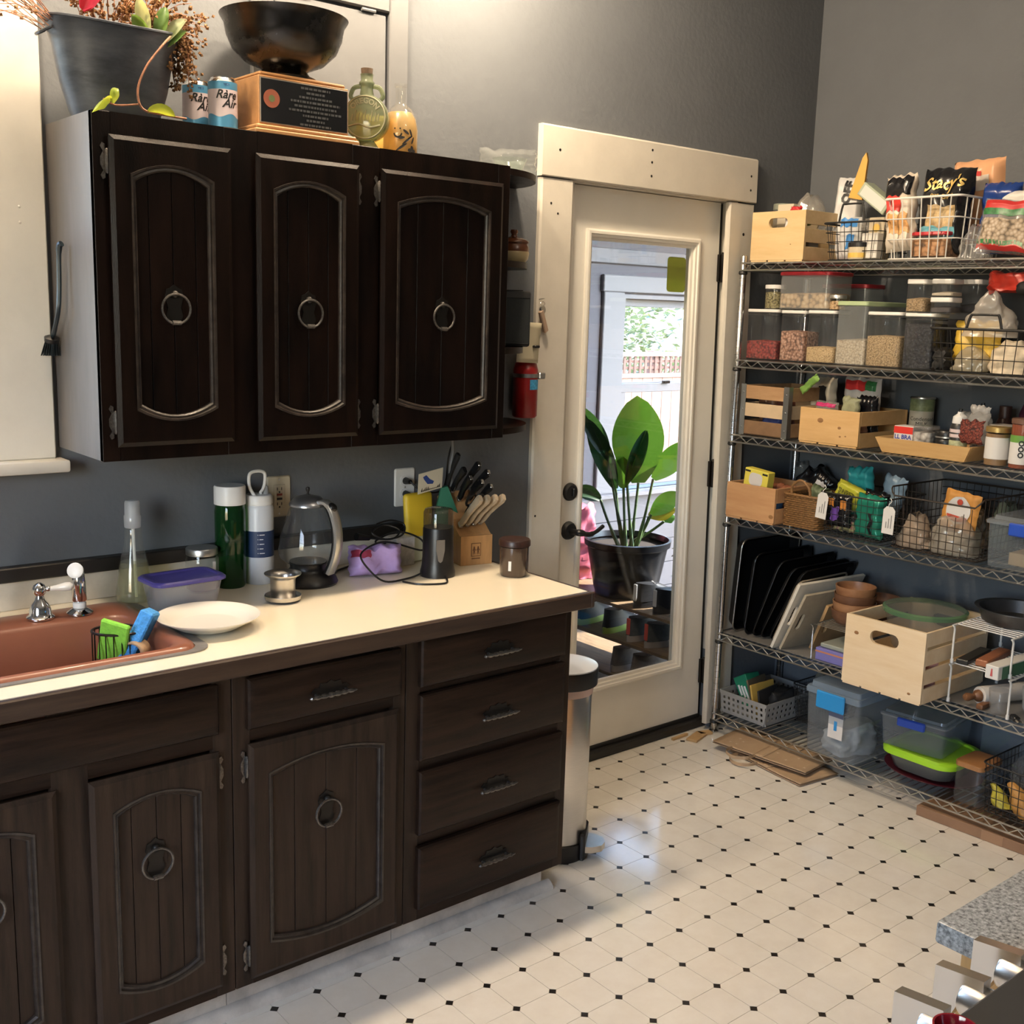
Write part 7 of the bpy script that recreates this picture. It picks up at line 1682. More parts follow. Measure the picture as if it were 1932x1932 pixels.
# clear box with blue latch at the right
def latch_box(name, label, loc, L, D, H, lm, latchm, rz=0.0, body=M_PLAST, lw=0.35, lz=0.0, taper=0.93, lid=None):
    r = thing(name, label, 'storage box', loc, rz)
    f = lambda k, z: [(D / 2 + x * k, y * k, z) for x, y in rrect(D, L, 0.015, 3)]
    B().loops([f(taper * 0.98, 0.0), f(taper, 0.004), f(0.985, H * 0.86)], True, False).done('tub', body, r, smooth=40)
    B().loops([f(0.98, H * 0.845), f(1.03, H * 0.85), f(1.035, H * 0.90), f(1.0, H * 0.93), f(0.92, H * 0.93), f(0.90, H), f(0.5, H)], False, True).done('lid', lid or body, r, smooth=35)
    B().box(-0.016, -0.005, -L * lw / 2, L * lw / 2, H * 0.68 + lz, H * 0.925 + lz, 0.004).done('latch', latchm, r)
    return r
M_LBLUE = flat('latch_blue', (0.02, 0.07, 0.42), 0.35); M_LSKY = flat('latch_sky_blue', (0.02, 0.25, 0.60), 0.35)
M_BOXC = clear('box_clear_blueish', (0.88, 0.91, 0.94), 0.08, 0.22, (0.55, 0.62, 0.68)); M_LIDC = clear('box_lid_grey', (0.85, 0.87, 0.90), 0.12, 0.42, (0.50, 0.54, 0.58)); M_LIDB = clear('box_lid_bluish', (0.80, 0.88, 0.95), 0.12, 0.55, (0.42, 0.54, 0.68))
latch_box('latch_box', 'flat clear box with blue latch at the right of the fourth shelf', (0.300, -0.822, z4), 0.27, 0.36, 0.165, M_LIDC, M_LBLUE, 0.0, M_BOXC, 0.42, 0.0, 0.95, M_LIDC)
o = B().box(-0.06, 0.06, -0.06, 0.06, 0, 0.04, 0.002).done('cracker_pack', flat('pack_tan', (0.40, 0.28, 0.15), 0.6)); o.location = (0.42, -0.80, z4 + 0.006); tag(o, 'tan flat pack lying inside the flat clear latch box', 'packet')

# ================================================================== FIFTH SHELF: PANS, BOARDS, BOWLS, CRATE, RACK
z5 = SZ[4] + 0.0022
M_PANB = mat('pan_black', (0.010, 0.010, 0.011), 0.32, 0.3); M_PANS = mat('pan_steel_worn', (0.30, 0.29, 0.27), 0.35, 0.9)
def pan(name, label, y, lean, L, H, t, m, x=0.305, turn=0.0, rimm=None):
    """baking pan stood on its long edge: lies in the x-z plane, leaning by `lean` towards -y"""
    r = thing(name, label, 'baking pan', (x, y, z5 + 0.003), turn, rx=lean)
    f = lambda k, yy: [(L / 2 + a * k, yy, H / 2 + c * k) for a, c in rrect(L, H, 0.035, 5)]
    f2 = lambda d, yy: [(L / 2 + a, yy, H / 2 + c) for a, c in rrect(L - d, H - d, 0.035, 5)]
    B().loops([f2(0.0, 0.0), f2(0.012, 0.001), f2(0.014, 0.003), f2(0.030, t), f2(0.036, t), f2(0.022, 0.004)], False, False).loops([f2(0.034, t), f2(0.20, t)], False, True).done('pan_body', m, r, smooth=40)
    B().tube(f2(0.002, 0.001), 0.003, 6, True).done('rolled_rim', rimm or m, r)
    return r
pan('baking_pan', 'deep black roasting pan standing at the shelf end by the post', 0.300, 0.06, 0.37, 0.375, 0.035, M_PANB, 0.318, 0.0, M_PANS)
pan('baking_pan', 'black baking tray standing second in the row of pans', 0.245, 0.10, 0.36, 0.33, 0.022, M_PANB, 0.322)
pan('baking_pan', 'black baking tray leaning third in the row of pans', 0.215, 0.34, 0.36, 0.34, 0.018, M_PANB, 0.330)
pan('baking_pan', 'black baking tray leaning fourth in the row of pans', 0.185, 0.42, 0.36, 0.33, 0.018, M_PANB, 0.340)
pan('baking_pan', 'black baking tray leaning last in the row before the rack', 0.150, 0.44, 0.35, 0.33, 0.018, M_PANB, 0.350)
cr_ = thing('cooling_rack', 'beige wire cooling rack leaning beside the white boards', 'cooling rack', (0.322, 0.112, z5 + 0.004), 0, None, 0.37)
M_BEI = mat('rack_beige', (0.36, 0.30, 0.22), 0.45, 0.3)
B().tube([(a + 0.16, 0, c + 0.14) for a, c in rrect(0.32, 0.275, 0.03, 4)], 0.004, 6, True).done('frame', M_BEI, cr_)
b = B()
for k in range(1, 16):
    b.tube([(0.005, 0, 0.275 * k / 16 + 0.002), (0.315, 0, 0.275 * k / 16 + 0.002)], 0.0018, 4)
stuff(b.done('bars', M_BEI, cr_))
def board(label, y, lean, L, H, t, m, x, turn=0.0, slot=True):
    r = thing('cutting_board', label, 'cutting board', (x, y, z5), turn, 'cutting boards on the fifth shelf', lean)
    n = 6
    lo = [(a + L / 2, c + H / 2) for a, c in rectl(L, -H / 2, H / 2, n)]
    # clip the corners a little
    lo = [(min(max(a, 0.0), L), min(max(c, 0.0), H)) for a, c in lo]
    li = [(c * 0.7 + 0.035, a + H * 0.5) for a, c in stadium(H * 0.30, 0.028, n)]
    li = [(0.035 + c, H * 0.5 - a) for a, c in stadium(H * 0.30, 0.026, n)]
    k0 = n                                     # align loops: slot runs along the height
    li = li[k0:] + li[:k0]
    f = lambda P, yy: [(a, yy, c) for a, c in P]
    B().loops([f(li, 0.0), f(lo, 0.0), f(lo, t), f(li, t), f(li, 0.0)]).done('board', m, r, smooth=20)
    return r
M_PLB = flat('board_white_plastic', (0.62, 0.58, 0.50), 0.5, 0.05); M_PLG = flat('board_grey', (0.36, 0.31, 0.23), 0.6, 0.08); M_BWD = mat('board_wood', (0.42, 0.26, 0.12), 0.5, var=0.15, vscale=9)
board('white plastic cutting board leaning in front of the cooling rack', 0.080, 0.40, 0.36, 0.29, 0.012, M_PLB, 0.285, -0.10)
board('greyish cutting board leaning on the white one', 0.052, 0.42, 0.33, 0.25, 0.010, M_PLG, 0.30, -0.08)
board('wooden cutting board leaning low through the silver riser', -0.012, 0.34, 0.20, 0.19, 0.012, M_BWD, 0.40, -0.03)
# silver riser and purple box under it
rs = thing('wire_riser', 'silver wire riser shelf carrying the wooden bowls', 'shelf riser', (0.300, -0.175, z5))
RH = 0.130
for y in (-0.125, 0.092):
    B().tube(smooth_path([(0.0, y, 0.0), (0.0, y, RH - 0.012), (0.010, y, RH), (0.30, y, RH), (0.31, y, RH - 0.012), (0.31, y, 0.0)], 3), 0.0028, 6).done('leg_frame', M_WIRE, rs)
b = B()
for k in range(18):
    x = 0.008 + k * 0.0175; b.tube([(x, -0.125, RH), (x, 0.092, RH)], 0.0017, 5)
stuff(b.done('deck_wires', M_WIRE, rs))
o = B().box(0.0, 0.24, -0.095, 0.085, 0, 0.046, 0.002).done('flat_box', flat('box_violet', (0.17, 0.16, 0.42), 0.5)); o.location = (0.310, -0.178, z5); tag(o, 'violet flat box lying under the silver riser', 'box')
B().box(-0.0006, -0.0001, -0.095, 0.085, 0.030, 0.036).done('orange_line', flat('line_orange', (0.50, 0.20, 0.10), 0.5), o, smooth=0)
o = B().box(0.0, 0.22, -0.08, 0.075, 0, 0.016, 0.003).done('glass_lid_box', flat('box_sage_grey', (0.28, 0.30, 0.26), 0.5)); o.location = (0.322, -0.178, z5 + 0.047); tag(o, 'grey-green flat case on the violet box', 'case')
M_BW = mat('acacia_wood', (0.21, 0.09, 0.04), 0.42, col2=(0.38, 0.19, 0.09), vscale=7, stretch=(1, 1, 3)); M_BW2 = mat('acacia_dark', (0.10, 0.045, 0.025), 0.42, col2=(0.18, 0.08, 0.04), vscale=7, stretch=(1, 1, 3))
def wbowl(label, x, y, z, r, h, m, tilt=0.0):
    o = B().lathe([(0.0, 0.0), (r * 0.45, 0.0), (r * 0.76, h * 0.16), (r * 0.95, h * 0.5), (r, h), (r * 0.95, h), (r * 0.88, h * 0.5), (r * 0.66, h * 0.2), (0.0, h * 0.10)], 36).done('wooden_bowl', m, smooth=50)
    o.location = (x, y, z); o.rotation_euler = (0, tilt, 0)
    tag(o, label, 'bowl', 'wooden bowls stacked on the silver riser')
zb = z5 + RH + 0.0025
for k, nm in enumerate(('lowest', 'second from the bottom', 'third from the bottom', 'topmost')):
    wbowl('brown wooden bowl, %s in the front stack' % nm, 0.40, -0.180, zb + 0.029 * k, 0.0805 - 0.0030 * k, 0.062, (M_BW2, M_BW, M_BW2, M_BW)[k])
for k, nm in enumerate(('lower', 'upper')):
    wbowl('dark wooden bowl at the back of the riser, %s of two' % nm, 0.555, -0.19, zb + 0.028 * k, 0.074 - 0.003 * k, 0.060, M_BW2)
# big pine crate sticking out of the shelf
M_PINEN = mat('pine_new', (0.72, 0.54, 0.33), 0.5, col2=(0.79, 0.63, 0.43), vscale=4, stretch=(6, 1, 7), bump=0.04)
crate('pine_crate', 'large new pine crate sticking out over the front of the shelf', (0.165, -0.452, z5 + 0.001), 0.296, 0.40, 0.243, M_PINEN, slats=4, handle=True, t=0.012, gap=0.014, knots=((0.105, 0.185, 0.010), (-0.105, 0.030, 0.007)))
gl = thing('salad_container', 'oval clear container with green lid resting in the pine crate', 'container', (0.40, -0.455, z5 + 0.124), -0.1, None, 0.0, 0.0)
of_ = lambda a, c, z: oval(a, c, z, 40)
B().loops([of_(0.10, 0.095, 0.0), of_(0.105, 0.10, 0.006), of_(0.125, 0.125, 0.10), of_(0.135, 0.133, 0.125)], True, False).done('tub', clear('salad_tub', (0.92, 0.92, 0.92), 0.12, 0.28, (0.55, 0.54, 0.50)), gl, smooth=45)
B().loops([of_(0.134, 0.132, 0.122), of_(0.141, 0.139, 0.124), of_(0.141, 0.139, 0.136), of_(0.132, 0.130, 0.141)], False, False).done('lid_rim', clear('lid_rim_green', (0.5, 0.75, 0.5), 0.15, 0.6, (0.18, 0.36, 0.20)), gl, smooth=45)
B().loops([of_(0.132, 0.130, 0.141), of_(0.110, 0.108, 0.137), of_(0.02, 0.02, 0.138)], False, True).done('lid_panel', clear('lid_panel_clear', (0.85, 0.87, 0.85), 0.08, 0.25, (0.45, 0.48, 0.45)), gl, smooth=45)
for k, (x, y, c) in enumerate(((0.27, -0.53, (0.55, 0.30, 0.28)), (0.30, -0.40, (0.30, 0.22, 0.15)))):
    pouch('crate_packet', ('pink packet low in the large pine crate', 'brown packet low in the large pine crate')[k], 'packet', (x, y, z5 + 0.008), 0.10, 0.12, 0.05, flat('crate_pack_%d' % k, c, 0.5), (0, 0.1, FR), 0.5, 101 + k)
# two stacked white wire racks
def wrack(label, z, L, D, H, y, x):
    r = thing('wire_rack', label, 'wire rack', (x, y, z), 0, 'white stacking racks on the fifth shelf')
    for yy in (-L / 2, L / 2):
        lf = B().tube(smooth_path([(0.0, yy, 0.003), (0.0, yy, H - 0.014), (0.012, yy, H), (D - 0.012, yy, H), (D, yy, H - 0.014), (D, yy, 0.003)], 3), 0.0036, 7).done('leg_frame', M_WWIRE, r, smooth=60)
        for xx in (0.0, D):
            B().lathe([(0.0055, 0.0), (0.0055, 0.014)], 10, T(xx, yy, 0)).done('foot', M_WWIRE, lf)
    g = B()
    for k in range(14):
        xx = 0.014 + k * (D - 0.028) / 13; g.tube([(xx, -L / 2, H + 0.001), (xx, L / 2, H + 0.001)], 0.002, 5)
    stuff(g.done('deck_wires', M_WWIRE, r, smooth=60))
wrack('lower white wire rack of the stacked pair', z5, 0.20, 0.32, 0.128, -0.726, 0.292)
wrack('upper white wire rack of the stacked pair carrying the pan', z5 + 0.132, 0.195, 0.32, 0.128, -0.722, 0.292)
o = B().lathe([(0.0, 0.0), (0.095, 0.0), (0.105, 0.006), (0.118, 0.045), (0.130, 0.048), (0.130, 0.051), (0.116, 0.049), (0.102, 0.010), (0.0, 0.005)], 44).done('cake_pan', mat('pan_grey', (0.10, 0.10, 0.105), 0.35, 0.8), smooth=45); o.location = (0.470, -0.735, z5 + 0.2645); tag(o, 'round dark grey cake pan on the upper white rack', 'cake pan')
wb_ = thing('wrap_box', 'long white and green wrap carton lying across the lower rack', 'carton', (0.235, -0.788, z5 + 0.1325), -0.05)
B().box(0.0, 0.30, -0.022, 0.022, 0.0, 0.044, 0.002).done('carton', flat('carton_white2', (0.70, 0.68, 0.64), 0.5), wb_)
B().box(0.022, 0.302, -0.0228, -0.0221, 0.0, 0.040).done('green_side', flat('carton_green', (0.04, 0.14, 0.07), 0.5), wb_)
B().prism([(-0.004, 0.010), (0.004, 0.010), (0.003, 0.022), (0.002, 0.034), (-0.002, 0.034), (-0.003, 0.022)], -0.0004, -0.0012, Matrix.Rotation(-PI / 2, 4, 'Z')).done('red_mark', flat('mark_red', (0.50, 0.10, 0.10), 0.5), wb_)
for k, (y, m, h) in enumerate(((-0.655, flat('case_black', (0.015, 0.015, 0.015), 0.4), 0.016), (-0.705, flat('case_copper', (0.30, 0.11, 0.05), 0.45, 0.2, 40), 0.022))):
    o = B().box(0.0, 0.20, -0.020, 0.020, 0, h, 0.003).done('utensil_case', m); o.location = (0.30 + 0.03 * k, y, z5 + 0.1325); o.rotation_euler = (0, 0, 0.12); tag(o, ('black long case lying on the lower white rack', 'copper brown long case lying on the lower white rack')[k], 'case')
rp = thing('rolling_pin', 'white rolling pin with brown handle under the white rack', 'rolling pin', (0.292, -0.680, z5 + 0.030), 0.0, None, 0.0, 0.0)
A = T(0, 0, 0, rz=-0.35, ry=PI / 2)
B().lathe([(0.0, 0.060), (0.029, 0.061), (0.030, 0.064), (0.030, 0.27), (0.029, 0.275), (0.0, 0.276)], 26, A).done('roller', flat('roller_marble', (0.66, 0.62, 0.56), 0.35), rp, smooth=45)
B().lathe([(0.0, 0.0), (0.010, 0.002), (0.014, 0.012), (0.010, 0.030), (0.008, 0.040), (0.019, 0.050), (0.020, 0.059)], 20, A).done('handle', flat('handle_brown', (0.16, 0.07, 0.03), 0.45), rp, smooth=50)
o = B().box(0.0, 0.06, -0.012, 0.012, 0, 0.018, 0.005, 2).done('pin_cradle', MATS['handle_brown']); o.location = (0.300, -0.728, z5); tag(o, 'brown wooden rest in front of the rolling pin', 'rest')
o = B().lathe([(0.0, 0.002), (0.022, 0.0), (0.024, 0.003), (0.032, 0.078), (0.031, 0.078), (0.023, 0.005), (0.0, 0.004)], 28).done('plastic_cup', clear('cup_clear', (0.95, 0.95, 0.95), 0.06, 0.12, (0.7, 0.7, 0.7)), smooth=45); o.location = (0.322, -0.778, z5); tag(o, 'small clear plastic cup beside the rolling pin', 'cup')
pgo = thing('appliance_plug', 'black appliance plug lying at the right of the shelf', 'plug', (0.285, -0.862, z5 + 0.010), 0.9)
B().box(0.0, 0.035, -0.011, 0.011, -0.009, 0.009, 0.004).done('plug_body', M_BLACK, pgo)
for y in (-0.006, 0.006):
    B().box(-0.018, 0.0, y - 0.001, y + 0.001, -0.003, 0.003).done('prong', M_STEEL, pgo, smooth=0)
o = B().lathe([(0.0, 0.0), (0.045, 0.0), (0.055, 0.02), (0.060, 0.085), (0.052, 0.088), (0.0, 0.087)], 28).done('mixer_bowl', flat('mixer_white', (0.62, 0.60, 0.56), 0.4), smooth=45); o.location = (0.42, -0.87, z5); tag(o, 'white appliance bowl at the right end of the shelf', 'appliance')

# ================================================================== BOTTOM SHELF
z6 = SZ[5] + 0.0005
# grey plastic basket with square holes
gb_ = thing('plastic_basket', 'grey plastic basket with square holes at the bottom shelf end', 'basket', (0.320, 0.218, z6))
M_GRY = flat('basket_grey', (0.30, 0.30, 0.29), 0.5)
GL, GD, GH = 0.205, 0.30, 0.092
def holed_wall(p0, p1, nh, name):
    """wall panel from p0 to p1 (bottom corners), leaning outward, with a grid of square holes"""
    p0, p1 = Vector(p0), Vector(p1)
    u = (p1 - p0); L_ = u.length; u.normalize(); n_ = Vector((u.y, -u.x, 0))
    up = (Vector((0, 0, 1)) + n_ * 0.12).normalized()
    b = B(); rows = 3; cw = L_ / nh; ch = GH * 0.75 / rows
    def quad(a0, a1, c0, c1):
        P = [p0 + u * a + up * c for a, c in ((a0, c0), (a1, c0), (a1, c1), (a0, c1))]
        Q = [p + n_ * 0.0022 for p in P]
        b.loops([P, Q], True, True)
    quad(-0.01, L_ + 0.01, 0, GH * 0.10); quad(-0.012, L_ + 0.012, GH * 0.85, GH)
    for i in range(nh + 1):
        a = i * cw; quad(max(-0.008, a - cw * 0.28), min(L_ + 0.008, a + cw * 0.28), GH * 0.10, GH * 0.85)
    for i in range(nh):
        for r_ in range(rows + 1):
            c = GH * 0.10 + r_ * ch; quad(i * cw + cw * 0.28, i * cw + cw * 0.72, max(GH * 0.10, c - ch * 0.25), min(GH * 0.85, c + ch * 0.25))
    bmesh.ops.remove_doubles(b.bm, verts=b.bm.verts[:], dist=0.0004)
    b.done(name, M_GRY, gb_, smooth=0)
holed_wall((0, GL / 2, 0.002), (0, -GL / 2, 0.002), 9, 'front_wall')
holed_wall((0, -GL / 2, 0.002), (GD, -GL / 2, 0.002), 11, 'side_wall')
holed_wall((GD, GL / 2, 0.002), (0, GL / 2, 0.002), 11, 'side_wall')
holed_wall((GD, -GL / 2, 0.002), (GD, GL / 2, 0.002), 9, 'back_wall')
B().box(0, GD, -GL / 2, GL / 2, 0, 0.003).done('base', M_GRY, gb_, smooth=0)
o = B().box(-0.05, 0.05, -0.03, 0.03, 0, 0.13, 0.003).done('green_box', flat('box_green', (0.01, 0.20, 0.11), 0.5)); o.location = (0.420, 0.232, z6 + 0.030); o.rotation_euler = (-0.55, 0.1, 0.1); tag(o, 'green box with white stripes tipped in the grey basket', 'box')
for k in range(3):
    B().box(-0.0508, -0.0501, -0.012 + 0.012 * k, -0.004 + 0.012 * k, 0.03 + 0.012 * k, 0.085 + 0.006 * k).done('white_stripe', M_LT, o, smooth=0)
for k, (y, h, c, lab) in enumerate(((0.215, 0.15, (0.30, 0.06, 0.03), 'rust red booklet fanned in the grey basket'), (0.195, 0.145, (0.10, 0.08, 0.05), 'dark brown booklet fanned in the grey basket'), (0.178, 0.135, (0.55, 0.36, 0.08), 'amber card standing in the grey basket'), (0.160, 0.12, (0.02, 0.02, 0.02), 'black folder standing in the grey basket'))):
    o = B().box(-0.07, 0.07, -0.004, 0.004, 0, h, 0.001).done('booklet', flat('booklet_%d' % k, c, 0.5)); o.location = (0.41, y, z6 + 0.006); o.rotation_euler = (-0.40 + 0.08 * k, 0, 0.12 * (k % 2)); tag(o, lab, 'booklet')
sack('cloth_pile', 'dark cloth pile heaped in the right of the grey basket', 'cloth', (0.46, 0.150, z6 + 0.006), 0.18, 0.10, 0.12, flat('cloth_dark', (0.015, 0.015, 0.016), 0.8), 0.1, 0.15, 111, 0.5)
# black mesh basket behind, with a grey pack
basket('mesh_basket', 'black mesh basket at the back of the bottom shelf', (0.47, 0.018, z6), 0.185, 0.20, 0.15, M_BLACKM, sp=0.012, rows=10, wire=0.0009, rim=0.003)
sack('grey_pack', 'grey plastic pack in the black mesh basket', 'bag', (0.57, 0.018, z6 + 0.008), 0.12, 0.12, 0.19, clear('pack_grey_film', (0.9, 0.92, 0.92), 0.2, 0.5, (0.28, 0.30, 0.28)), 0, 0.12, 112, 0.5)
# clear storage boxes
bx1 = latch_box('storage_box', 'tall clear storage box with sky blue latch on the bottom shelf', (0.268, -0.208, z6), 0.225, 0.27, 0.262, M_LIDC, M_LSKY, 0.0, M_BOXC, 0.52, 0.0, 0.92, M_LIDB)
B().box(-0.0008, 0.0, -0.030, 0.030, 0.075, 0.175).done('product_label', LABW, bx1, smooth=0).location = (0.0068, -0.018, 0)
B().box(-0.0008, 0.0, -0.030, 0.030, 0.155, 0.175).done('label_header', flat('label_navy', (0.03, 0.05, 0.16), 0.5), bx1, smooth=0).location = (0.0060, -0.018, 0)
B().box(-0.0008, 0.0, -0.006, 0.006, 0.105, 0.140).done('label_picture', M_LSKY, bx1, smooth=0).location = (0.0060, -0.018, 0)
sack('white_cloth', 'pale cloth and hoses inside the tall clear storage box', 'cloth', (0.40, -0.215, z6 + 0.006), 0.20, 0.15, 0.10, flat('cloth_pale', (0.42, 0.44, 0.44), 0.7, 0.2, 20), 0, 0.15, 113, 0.6)
o = B().lathe([(0.0, 0.0), (0.11, 0.0), (0.135, 0.010), (0.137, 0.014), (0.11, 0.006), (0.0, 0.005)], 40, sy=1.25).done('maroon_tray', flat('tray_maroon', (0.10, 0.01, 0.02), 0.4)); o.location = (0.460, -0.508, z6); tag(o, 'dark maroon oval tray under the lime-lidded container', 'tray')
lc = thing('lime_lid_container', 'rounded grey container with bright lime lid on the bottom shelf', 'container', (0.452, -0.505, z6 + 0.015))
rq = lambda k, d, z, r=0.06: [(x, y, z) for x, y in rrect(0.245 * k + d, 0.26 * k + d, r, 5)]
B().loops([rq(0.78, 0, 0.0), rq(0.84, 0, 0.006), rq(0.98, 0, 0.062)], True, False).done('tub', clear('tub_smoke', (0.75, 0.78, 0.78), 0.15, 0.55, (0.36, 0.38, 0.36)), lc, smooth=45)
B().loops([rq(0.98, 0, 0.056), rq(1.0, 0.016, 0.058), rq(1.0, 0.018, 0.074), rq(1.0, 0.004, 0.082), rq(1.0, -0.02, 0.082), rq(1.0, -0.028, 0.076)], False, True).done('lid', flat('lid_lime', (0.42, 0.78, 0.03), 0.35), lc, smooth=40)
latch_box('storage_box', 'shallow clear box with dark blue latch on the lime lid', (0.335, -0.485, z6 + 0.0985), 0.235, 0.25, 0.125, M_LIDC, M_LBLUE, 0.12, M_BOXC, 0.42, 0.0, 0.92, M_LIDC)
wc = canister('wood_lid_canister', 'clear canister with brown wooden lid on the bottom shelf', (0.375, -0.712, z6), 0.14, 0.095, 0.140, mat('lid_walnut', (0.30, 0.14, 0.05), 0.5, var=0.2, vscale=10), None, 0, lidh=0.016, round_=0.018)
basket('black_wire_basket', 'black wire basket holding squash at the bottom shelf right', (0.298, -0.885, z6), 0.25, 0.34, 0.165, M_BLACKM, taper=0.93, sp=0.025, rows=6, rim=0.003, wire=0.0015)
def gourd(label, loc, m, segs, rot, s=1.0):
    b = B(); P = smooth_path([(0, 0, 0), (0.02, 0, 0.03), (0.025, 0, 0.065), (0.045, 0, 0.095)], 5)
    def f(u, v):
        k = v * (len(P) - 1); i = min(int(k), len(P) - 2); c = P[i].lerp(P[i + 1], k - i)
        r = (0.028 * (1 - v) ** 0.35 + 0.006) * (0.6 + 0.4 * math.sin(PI * min(1, 0.15 + v))) * (1 if 0 < v < 1 else 0.02)
        a = 2 * PI * u; r *= 1 + 0.10 * math.sin(7 * a) * math.sin(9 * v)
        return c + Vector((math.cos(a) * r, math.sin(a) * r, 0))
    o = b.grid(f, 28, 16, None, True).done('gourd', m, smooth=60); o.location = loc; o.rotation_euler = rot; o.scale = (s, s, s)
    return tag(o, label, 'gourd', 'gourds in the bottom black basket')
gourd('knobbly yellow gourd at the left of the bottom basket', (0.352, -0.810, z6 + 0.012), flat('gourd_yellow', (0.55, 0.48, 0.06), 0.5, 0.2, 40), 0, (0.3, 0.2, 1.8), 1.05)
gourd('orange-tan gourd in the middle of the bottom basket', (0.36, -0.905, z6 + 0.012), flat('gourd_orange', (0.56, 0.28, 0.07), 0.5, 0.2, 40), 0, (-0.3, 0.2, 1.2), 1.15)
sack('clear_bag', 'clear grey bag behind the gourds in the bottom basket', 'bag', (0.52, -0.86, z6 + 0.006), 0.16, 0.20, 0.17, C_FILMC, 0, 0.12, 115, 0.5)
canister('cereal_container', 'tall clear container standing behind the bottom black basket', (0.60, -0.72, z6), 0.10, 0.20, 0.24, M_LIDC, None, 0, body=M_BOXC, cat='container')

# ================================================================== ON THE FLOOR
M_KRAFT = mat('kraft_paper', (0.36, 0.24, 0.14), 0.7, col2=(0.43, 0.30, 0.18), vscale=10, bump=0.15, bscale=40)
def folded_bag(label, loc, rz, w, l, seed, hx):
    r = thing('paper_bag', label, 'paper bag', loc, rz, 'folded paper bags under the shelving')
    def f(u, v, o_=0.0):
        return Vector(((u - 0.5) * w, (v - 0.5) * l, 0.004 + o_ + 0.008 * (0.5 + 0.5 * noise.noise(Vector((u * 2.5, v * 2.0, seed)))) + 0.004 * u * v))
    B().grid(lambda u, v: f(u, v, 0.004), 14, 14).grid(lambda u, v: f(u, v, -0.003), 14, 14).done('sheet', M_KRAFT, r, smooth=50, solid=0.0006)
    B().grid(lambda u, v: f(u, 0.45 + 0.1 * v, 0.006) , 10, 3).done('fold_flap', M_KRAFT, r, smooth=50, solid=0.0006)
    q = B()
    P = smooth_path([(-w / 2, -0.05 + hx, 0.012), (-w / 2 - 0.05, -0.045 + hx, 0.014), (-w / 2 - 0.07, hx, 0.010), (-w / 2 - 0.05, 0.045 + hx, 0.014), (-w / 2, 0.05 + hx, 0.012)], 5)
    q.loops([[p + Vector((0, 0, -0.006)), p + Vector((0.0, 0.0, 0.006)), p + Vector((0.001, 0, 0.006)), p + Vector((0.001, 0, -0.006))] for p in P], True, True)
    q.done('handle', M_KRAFT, r, smooth=50)
    return r
folded_bag('brown paper bag folded flat, uppermost of those under the shelving', (0.262, 0.030, 0.024), 0.10, 0.20, 0.40, 1, 0.06)
folded_bag('brown paper bag folded flat with handle towards the room', (0.250, -0.030, 0.001), -0.12, 0.20, 0.36, 2, 0.08)
bp = bpy.data.objects['paper_bag']
for k in range(14):
    x, y = random.uniform(-0.085, 0.09), random.uniform(-0.18, 0.18); a = random.uniform(0, PI)
    zz = 0.004 + 0.004 + 0.008 * (0.5 + 0.5 * noise.noise(Vector(((x / 0.20 + 0.5) * 2.5, (y / 0.40 + 0.5) * 2.0, 1)))) + 0.004 * (x / 0.20 + 0.5) * (y / 0.40 + 0.5)
    B().add([(x + 0.008 * math.cos(a + q_) * (1 if i % 2 else 0.4), y + 0.008 * math.sin(a + q_) * (1 if i % 2 else 0.4), zz + 0.0012) for i, q_ in enumerate([2 * PI * j / 8 for j in range(8)])], [tuple(range(8))]).done('printed_star', flat('print_pale', (0.58, 0.45, 0.32), 0.6), bp, smooth=0)
cbx = thing('cardboard_box', 'long flat cardboard carton on the floor under the shelving', 'carton', (0.30, -0.99, 0.001), 0.04)
M_CARD = mat('cardboard', (0.26, 0.15, 0.085), 0.7, var=0.08, vscale=12)
B().box(-0.012, 0.30, -0.16, 0.425, 0.0, 0.034, 0.001).done('carton', M_CARD, cbx)
B().box(-0.0126, -0.0121, 0.13, 0.20, 0.0, 0.033).done('tape', flat('tape_brown', (0.32, 0.19, 0.11), 0.4), cbx, smooth=0)
for k, (x, y, w, l, rz) in enumerate(((0.185, 0.352, 0.10, 0.045, 0.3), (0.245, 0.342, 0.055, 0.030, -0.3), (0.13, 0.372, 0.09, 0.012, 0.05))):
    o = B().box(-w / 2, w / 2, -l / 2, l / 2, 0.0005, 0.010, 0.001).done('wood_offcut', mat('offcut', (0.52, 0.33, 0.15), 0.6, var=0.1, vscale=20)); o.location = (x, y - 0.02 * (k == 0), 0.0); o.rotation_euler = (0, 0, rz)
    tag(o, ('tan wooden offcut, largest of three on the floor by the door', 'small wooden offcut nearest the shelf post', 'thin wooden shim along the door threshold')[k], 'offcut', 'wooden offcuts by the door')

# pedal bin between cabinet and door
tc_ = thing('pedal_bin', 'slim steel pedal bin with white lid beside the drawers', 'trash can', (-0.882, -0.038, 0.0))
rr_ = 0.086
B().lathe([(rr_ * 0.98, 0.055), (rr_, 0.058), (rr_, 0.540), (rr_ * 0.98, 0.543)], 44).done('body', M_STEEL, tc_, smooth=45)
B().lathe([(0.0, 0.0), (rr_ * 1.02, 0.0), (rr_ * 1.04, 0.006), (rr_ * 1.03, 0.052), (rr_ * 0.98, 0.056)], 44).done('base', M_BLACK, tc_, smooth=45)
B().lathe([(rr_ * 1.10, 0.544), (rr_ * 1.18, 0.548), (rr_ * 1.20, 0.592), (rr_ * 1.18, 0.598), (0.0, 0.598)], 44).done('collar', M_BLACK, tc_, smooth=40)
B().lathe([(rr_ * 1.17, 0.5985), (rr_ * 1.17, 0.602), (rr_ * 0.8, 0.610), (0.0, 0.613)], 44).done('lid', mat('bin_lid_white', (0.66, 0.70, 0.78), 0.3), tc_, smooth=50)
